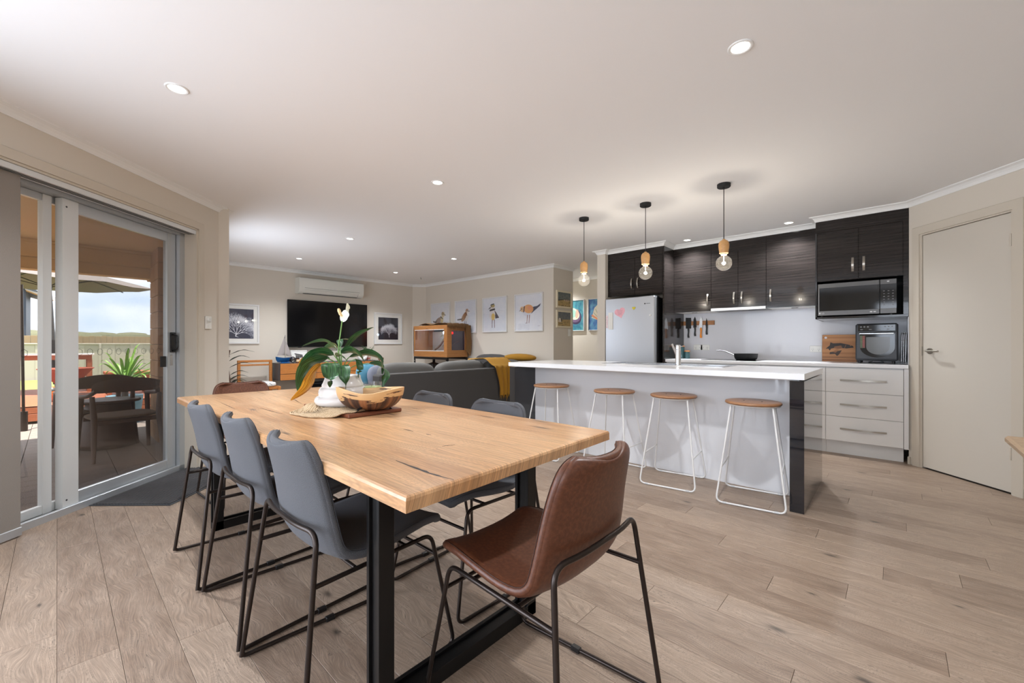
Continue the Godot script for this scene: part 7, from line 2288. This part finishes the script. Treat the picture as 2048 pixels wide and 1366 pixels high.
# ------------------------------------------------------------------ outdoors
func outside() -> void:
	# ground
	var gr := struct_root("ground")
	part(gr, "earth", MB.new().bx(Vector3(-60, -0.6, -40), Vector3(-9.6, GROUND - 0.01, 40)), M.under_ground)
	part(gr, "turf", MB.new().bx(Vector3(-20.4, GROUND - 0.012, -3.0), Vector3(-12.9, GROUND + 0.012, 4.0), 0.005), M.lawn)
	part(gr, "base", MB.new().bx(Vector3(-9.6, -0.6, -0.97), Vector3(-1.0, GROUND - 0.012, 9.0)), M.under_ground)
	var pave := struct_root("paving")
	var me := MB.new().box(Vector3.ZERO, Vector3(0.186, 0.03, 0.298), 0.002).mesh()
	var c := cos(deg_to_rad(42.54))
	var s := sin(deg_to_rad(42.54))
	var x := -9.10
	while x < -3.2:
		var z := -0.82
		while z < 1.8:
			var fwd := -(x * s + z * c)
			var rt := (x * c - z * s) / fwd
			var rel := Vector2(x, z) - W1
			var outw := -rel.dot(WN)
			if rt > -1.35 and rt < -0.74 and outw > 0.38 and z > -0.84:
				part_mesh(pave, "paver", me, M.paver, Transform3D(Basis(), Vector3(x, GROUND - 0.003 + 0.002 * sin(x * 31.0 + z * 17.0), z)))
			z += 0.302
		x += 0.190
	# alfresco roof
	var ar := struct_root("ceiling_alfresco")
	var edge := PackedVector2Array([Vector2(-7.2, -0.97), wl(0.0, 0.2) + Vector2(-0.06, 0.0), wl(5.2, 0.2), Vector2(-1.4, 5.0), Vector2(-7.2, 5.0)])
	part(ar, "lining", MB.new().prism(edge, 2.235, 2.28), M.alfresco_warmed_cream)
	edge[0].x = -7.35
	edge[4].x = -7.35
	part(ar, "roof_sheet", MB.new().prism(edge, 2.28, 2.33), M.alfresco_warmed_cream)
	part(ar, "beam", MB.new().bx(Vector3(-7.18, 1.92, -0.85), Vector3(-7.0, 2.05, 5.0), 0.004), M.alfresco_warmed_cream)
	part(ar, "beam_upper", MB.new().bx(Vector3(-7.2, 2.05, -0.97), Vector3(-6.94, 2.235, 5.0), 0.004), M.alfresco_warmed_cream)
	part(ar, "cover_strip", MB.new().bx(Vector3(-6.94, 2.205, -0.97), Vector3(-6.91, 2.235, 5.0), 0.004), M.alfresco_warmed_cream)
	part(ar, "fascia", MB.new().bx(Vector3(-7.37, 2.12, -0.97), Vector3(-7.33, 2.33, 5.0), 0.004), M.white_satin)
	part(ar, "corner_bracket", MB.new().bx(Vector3(-7.16, 1.90, -0.86), Vector3(-7.02, 1.96, -0.79), 0.004), M.alfresco_warmed_cream)
	# block wall with its pier
	var bw := struct_root("wall_outside")
	part(bw, "mortar_core", MB.new().bx(Vector3(-7.7, GROUND, -0.985), Vector3(-4.7, 2.235, -0.975)), M.mortar)
	part(bw, "mortar_core", MB.new().bx(Vector3(-6.975, GROUND, -0.975), Vector3(-6.415, 2.235, -0.815)), M.mortar)
	var b1 := MB.new().box(Vector3.ZERO, Vector3(0.292, 0.188, 0.09), 0.004).mesh()
	var b2 := MB.new().box(Vector3.ZERO, Vector3(0.144, 0.188, 0.09), 0.004).mesh()
	var b3 := MB.new().box(Vector3.ZERO, Vector3(0.02, 0.188, 0.154), 0.004).mesh()
	for r in 12:
		var y := GROUND + 0.097 + r * 0.1945
		if y > 2.2:
			break
		if r % 2 == 0:
			for k in 2:
				part_mesh(bw, "block", b1, M.block_tan, Transform3D(Basis(), Vector3(-6.847 + k * 0.302, y, -0.847)))
		else:
			part_mesh(bw, "block", b2, M.block_tan, Transform3D(Basis(), Vector3(-6.921, y, -0.847)))
			part_mesh(bw, "block", b1, M.block_tan, Transform3D(Basis(), Vector3(-6.696, y, -0.847)))
			part_mesh(bw, "block", b2, M.block_tan, Transform3D(Basis(), Vector3(-6.471, y, -0.847)))
		part_mesh(bw, "block", b3, M.block_tan, Transform3D(Basis(), Vector3(-6.407, y, -0.895)))
		for k in 5:
			part_mesh(bw, "block", b1, M.block_tan, Transform3D(Basis(), Vector3(-6.24 + k * 0.302 - (0.15 if r % 2 == 1 else 0.0), y, -1.012)))
	# timber deck step
	var dk := thing("deck", "raised red timber deck at the edge of the paving", "deck", Vector3(-10.9, GROUND, 0.2))
	for k in 2:
		part(dk, "fascia_board", MB.new().bx(Vector3(1.66, 0.05 + k * 0.113, -1.6), Vector3(1.70, 0.158 + k * 0.113, 3.0), 0.004), M.deck_timber)
	for k in 24:
		part(dk, "deck_board", MB.new().bx(Vector3(1.70 - k * 0.142 - 0.137, 0.25, -1.6), Vector3(1.70 - k * 0.142, 0.272, 3.0), 0.003), M.deck_timber)
	for k in 6:
		part(dk, "bearer", MB.new().bx(Vector3(-1.7, 0.0, -1.5 + k * 0.85), Vector3(1.6, 0.25, -1.42 + k * 0.85)), M.walnut)
	for k in 5:
		part(dk, "bolt_head", MB.new().tube([Vector3(1.699, 0.215, -0.9 + k * 0.6), Vector3(1.704, 0.215, -0.9 + k * 0.6)], 0.008, 8), M.steel)
	# fence, sleeper strip, shed, hills
	var fe := thing("steel_fence", "cream corrugated steel fence behind the lawn", "fence", Vector3(-20.5, GROUND, 0))
	for k in 22:
		part(fe, "sheet", MB.new().bx(Vector3(-0.012, 0.0, -9.0 + k * 0.76), Vector3(0.012, 1.16, -9.0 + k * 0.76 + 0.36), 0.004), M.fence_cream)
		part(fe, "sheet", MB.new().bx(Vector3(-0.03, 0.0, -9.0 + k * 0.76 + 0.36), Vector3(-0.006, 1.16, -9.0 + (k + 1) * 0.76), 0.004), M.fence_cream)
	for k in 7:
		part(fe, "post", MB.new().bx(Vector3(-0.02, 0.0, -9.0 + k * 2.66 - 0.03), Vector3(0.045, 1.19, -9.0 + k * 2.66 + 0.03), 0.004), M.fence_cream)
	part(fe, "top_rail", MB.new().bx(Vector3(-0.03, 1.16, -9.0), Vector3(0.04, 1.20, 7.8), 0.006), M.fence_cream)
	var tf := thing("timber_fence", "weathered timber paling fence showing above the steel fence", "fence", Vector3(-21.6, GROUND, 0))
	rng.seed = 71
	for k in 110:
		part(tf, "paling", MB.new().bx(Vector3(-0.01, 0.0, -9.0 + k * 0.155), Vector3(0.01, 1.46 + rng.randf_range(-0.012, 0.012), -9.0 + k * 0.155 + 0.148), 0.004), M.fence_timber)
	part(tf, "rail", MB.new().bx(Vector3(-0.05, 1.2, -9.0), Vector3(-0.01, 1.28, 8.0)), M.fence_timber)
	var sh := thing("garden_shed", "dark blue corrugated shed with a pale roof edge beyond the fence", "shed", Vector3(-26.5, GROUND, 1.75))
	for k in 14:
		part(sh, "wall_sheet", MB.new().bx(Vector3(2.0, 1.3, -0.95 + k * 0.22), Vector3(2.05 if k % 2 == 0 else 2.02, 3.35, -0.95 + (k + 1) * 0.22), 0.01), M.shed_blue)
	part(sh, "body", MB.new().bx(Vector3(-2.0, 0.0, -0.95), Vector3(2.0, 3.35, 2.2)), M.shed_blue)
	part(sh, "roof", MB.new().bar(Vector3(2.3, 3.42, -0.6), Vector3(-2.2, 3.42, -0.6), 1.9, 0.06, 0.0, Vector3(0, 1, -0.35)), M.shed_blue)
	part(sh, "barge_board", MB.new().bar(Vector3(2.2, 3.30, -0.95), Vector3(2.2, 2.92, -1.75), 0.05, 0.12), M.white_satin)
	part(sh, "soffit", MB.new().bar(Vector3(1.9, 3.22, -0.95), Vector3(1.9, 2.9, -1.65), 0.5, 0.03), M.alfresco_warmed_cream)
	rng.seed = 5
	var hl := struct_root("hills")
	for k in 34:
		var zz := -30.0 + k * 1.7
		var r := rng.randf_range(1.3, 2.4)
		part(hl, "scrub", MB.new().lathe([Vector2(0.0, r * 0.42), Vector2(r * 0.55, r * 0.36), Vector2(r * 0.95, r * 0.14), Vector2(r, -1.0)], 14, Vector3(-52.0 + rng.randf_range(-3, 3), 1.15 + rng.randf_range(0.0, 0.5), zz), true, 0.12), M.hill_scrub)
	part(hl, "ridge", MB.new().bx(Vector3(-58, -0.5, -40), Vector3(-53, 1.6, 40)), M.hill_scrub)

	# umbrella on the deck
	var um := thing("patio_umbrella", "large taupe square patio umbrella on a dark pole over the deck", "umbrella", Vector3(-12.35, 0.195, 0.12))
	part(um, "pole", MB.new().tube([Vector3(0.05, 0.0, -0.12), Vector3(0.0, 2.35, 0.0)], 0.032, 12), M.dark_steel)
	part(um, "pole_sleeve", MB.new().tube([Vector3(0.05, 0.1, -0.12), Vector3(0.025, 0.90, -0.06), Vector3(0.025, 0.98, -0.06)], [0.055, 0.055, 0.065], 12), M.black_matte)
	var top := Vector3(0, 2.52, 0)
	var cs := []
	for k in 8:
		var an := TAU * k / 8.0 + 0.2
		var rr := 1.62 if k % 2 == 0 else 1.38
		cs.append(Vector3(cos(an) * rr, 2.10, sin(an) * rr))
	for k in 8:
		var a: Vector3 = cs[k]
		var b: Vector3 = cs[(k + 1) % 8]
		var rows := []
		for i in 7:
			var f := i / 6.0
			var p := top.lerp(a, f)
			var q := top.lerp(b, f)
			rows.append([p, p.lerp(q, 0.5) - Vector3(0, 0.03 * f, 0), q])
		part(um, "canopy_panel", MB.new().grid(rows, true), M.umbrella_cloth)
		part(um, "rib", MB.new().tube([top + Vector3(0, -0.05, 0), a + Vector3(0, -0.02, 0)], 0.010, 6), M.black_metal)
		part(um, "strut", MB.new().tube([Vector3(0, 2.02, 0), top.lerp(a, 0.55) + Vector3(0, -0.02, 0)], 0.008, 6), M.black_metal)
	part(um, "hub", MB.new().lathe([Vector2(0.0, 1.98), Vector2(0.06, 1.98), Vector2(0.06, 2.06), Vector2(0.0, 2.06)], 12, Vector3.ZERO, false), M.dark_steel)
	# fire bowl and bench on the deck
	var fb := thing("fire_bowl", "wide rusty steel fire bowl standing on the deck", "fire pit", Vector3(-10.75, 0.193, -0.11))
	part(fb, "bowl", MB.new().lathe([Vector2(0.0, 0.17), Vector2(0.10, 0.17), Vector2(0.22, 0.30), Vector2(0.33, 0.45), Vector2(0.355, 0.465), Vector2(0.35, 0.475), Vector2(0.315, 0.455), Vector2(0.20, 0.32), Vector2(0.0, 0.2)], 32), M.rust_steel)
	part(fb, "pedestal", MB.new().lathe([Vector2(0.0, 0.0), Vector2(0.14, 0.0), Vector2(0.09, 0.17), Vector2(0.0, 0.17)], 20, Vector3.ZERO, false), M.rust_steel)
	var ap := thing("amber_pot", "amber glazed pot with ring handle on the deck before the fire bowl", "pot", Vector3(-9.72, 0.193, 0.055))
	part(ap, "body", MB.new().lathe([Vector2(0.0, 0.0), Vector2(0.06, 0.0), Vector2(0.115, 0.06), Vector2(0.13, 0.12), Vector2(0.11, 0.19), Vector2(0.08, 0.22), Vector2(0.07, 0.215), Vector2(0.0, 0.2)], 28), M.amber_glass)
	part(ap, "shoulder", MB.new().lathe([Vector2(0.117, 0.165), Vector2(0.113, 0.192), Vector2(0.083, 0.224)], 28), M.dark_steel)
	var rg := []
	for k in 16:
		rg.append(Vector3(0.11 + 0.01, 0.13 + 0.025 * sin(TAU * k / 16.0), 0.07 + 0.025 * cos(TAU * k / 16.0)))
	part(ap, "ring_handle", MB.new().tube(rg, 0.006, 6, true), M.nickel)
	var ob := thing("bar_table", "tall outdoor timber bar table with a white top on the deck", "table", Vector3(-11.5, 0.193, 0.15))
	part(ob, "top", MB.new().bx(Vector3(-0.30, 0.69, -0.63), Vector3(0.30, 0.72, 1.10), 0.006), M.white_matte)
	part(ob, "apron", MB.new().bx(Vector3(-0.27, 0.61, -0.60), Vector3(0.27, 0.69, 1.05), 0.003), M.deck_timber)
	for z in [-0.57, 1.0]:
		for xx in [-0.24, 0.24]:
			part(ob, "leg", MB.new().bx(Vector3(xx - 0.035, 0.0, z - 0.035), Vector3(xx + 0.035, 0.61, z + 0.035), 0.004), M.deck_timber)
	# low outdoor sofa base behind the chairs
	var lb := thing("deck_bench", "low red timber bench on the deck behind the spiky plant", "bench", Vector3(-10.3, 0.193, -0.86))
	part(lb, "seat", MB.new().bx(Vector3(-0.25, 0.36, -0.32), Vector3(0.25, 0.41, 0.30), 0.005), M.deck_timber)
	for xx in [-0.2, 0.2]:
		for z in [-0.26, 0.24]:
			part(lb, "leg", MB.new().bx(Vector3(xx - 0.03, 0.0, z - 0.03), Vector3(xx + 0.03, 0.36, z + 0.03), 0.004), M.deck_timber)
	# spiky plant in a pot
	var ag := thing("spiky_plant", "bright green yucca with long pointed leaves in a pot outside", "potted plant", Vector3(-8.35, GROUND, -0.675))
	part(ag, "pot", MB.new().lathe([Vector2(0.0, 0.0), Vector2(0.16, 0.0), Vector2(0.21, 0.42), Vector2(0.19, 0.42), Vector2(0.0, 0.38)], 24), mk("pot_blue", rgb(110, 150, 168), 0.4))
	rng.seed = 24
	for k in 34:
		var an := rng.randf() * TAU
		var out := Vector3(cos(an), 0, sin(an))
		var up := rng.randf_range(0.15, 1.0)
		var ln := rng.randf_range(0.38, 0.62)
		var a := Vector3(0, 0.62, 0) + out * 0.02
		part(ag, "leaf", leaf([a, a + (out * (1.0 - up * 0.85) * 0.5 + Vector3.UP * up * 0.5) * ln, a + (out * (1.0 - up * 0.85) + Vector3.UP * (up * 0.95 - 0.12 * (1.0 - up))) * ln, a + (out * (1.05 - up * 0.85) * 1.15 + Vector3.UP * (up * 1.1 - 0.4 * (1.0 - up))) * ln], 0.020, 0.5), M.leaf_agave)
	part(ag, "stem", MB.new().tube([Vector3(0, 0.38, 0), Vector3(0, 0.66, 0)], 0.04, 10), M.walnut)
	# outdoor table base and chairs
	var rt2 := thing("outdoor_table", "round outdoor table on a drum base behind the timber armchairs", "table", Vector3(-6.62, GROUND + 0.0125, -0.40))
	part(rt2, "drum", MB.new().lathe([Vector2(0.0, 0.0), Vector2(0.25, 0.0), Vector2(0.245, 0.05), Vector2(0.19, 0.50), Vector2(0.0, 0.50)], 30), M.walnut)
	part(rt2, "top", MB.new().lathe([Vector2(0.0, 0.50), Vector2(0.27, 0.50), Vector2(0.28, 0.515), Vector2(0.27, 0.53), Vector2(0.0, 0.53)], 40), M.walnut)
	var oc := thing("outdoor_armchair", "dark timber outdoor armchair closest to the sliding glass door", "armchair", Vector3(-6.03, GROUND + 0.0125, -0.46), PI * 0.5 + 0.15, "outdoor timber armchairs")
	for sx in [-1.0, 1.0]:
		part(oc, "front_leg", MB.new().tube([Vector3(sx * 0.29, 0.0, -0.24), Vector3(sx * 0.265, 0.60, -0.20)], [0.017, 0.024], 10), M.walnut)
		part(oc, "back_leg", MB.new().tube([Vector3(sx * 0.27, 0.0, 0.30), Vector3(sx * 0.25, 0.42, 0.22), Vector3(sx * 0.262, 0.64, 0.20)], [0.017, 0.025, 0.020], 10), M.walnut)
		part(oc, "armrest", MB.new().tube(curve([Vector3(sx * 0.265, 0.61, -0.23), Vector3(sx * 0.285, 0.625, -0.05), Vector3(sx * 0.270, 0.645, 0.12), Vector3(sx * 0.235, 0.70, 0.225)], 5), 0.021, 9), M.walnut)
	for z in [-0.21, 0.22]:
		part(oc, "seat_rail", MB.new().bar(Vector3(-0.25, 0.375, z), Vector3(0.25, 0.375, z), 0.025, 0.045, 0.004), M.walnut)
	var br := []
	for k in 15:
		var f := k / 14.0 * 2.0 - 1.0
		var z := 0.25 - 0.045 * f * f
		var hh := 0.075 * (1.0 - 0.25 * f * f)
		br.append([Vector3(f * 0.265, 0.745 - hh - 0.02 * f * f, z - 0.012), Vector3(f * 0.265, 0.745, z), Vector3(f * 0.265, 0.745 + hh - 0.03 * f * f, z + 0.018)])
	part(oc, "back_rest", MB.new().shell(br, 0.026), M.walnut)
	var seat := cushion(0.54, 0.055, 0.50, -0.01, 3.2)
	var sp := part(oc, "seat", seat, M.seat_cord)
	sp.position = Vector3(0, 0.39, 0)
	copy_of(oc, "outdoor_armchair", Vector3(-6.75, GROUND + 0.0125, -0.30), PI * 0.5 + 0.25, "dark timber outdoor armchair farther from the glass, beside the spiky plant")
	# slim umbrella stand pole by the door blind
	var wd := thing("weather_pole", "slim dark pole standing on the paving near the blind", "pole", Vector3(-8.55, GROUND + 0.0125, 0.30))
	part(wd, "tube", MB.new().tube([Vector3(0, 0.05, 0), Vector3(0.0, 1.95, 0.02)], 0.016, 8), M.bronze_tube)
	part(wd, "boot", MB.new().tube([Vector3(0, 0.0, 0), Vector3(0, 0.26, 0)], 0.038, 10), M.bronze_tube)

func _ready() -> void:
	camera_and_light()
	materials()
	artwork()
	shell_of_room()
	openings()
	kitchen()
	dining_table()
	chairs()
	living()
	fittings()
	centrepiece()
	outside()
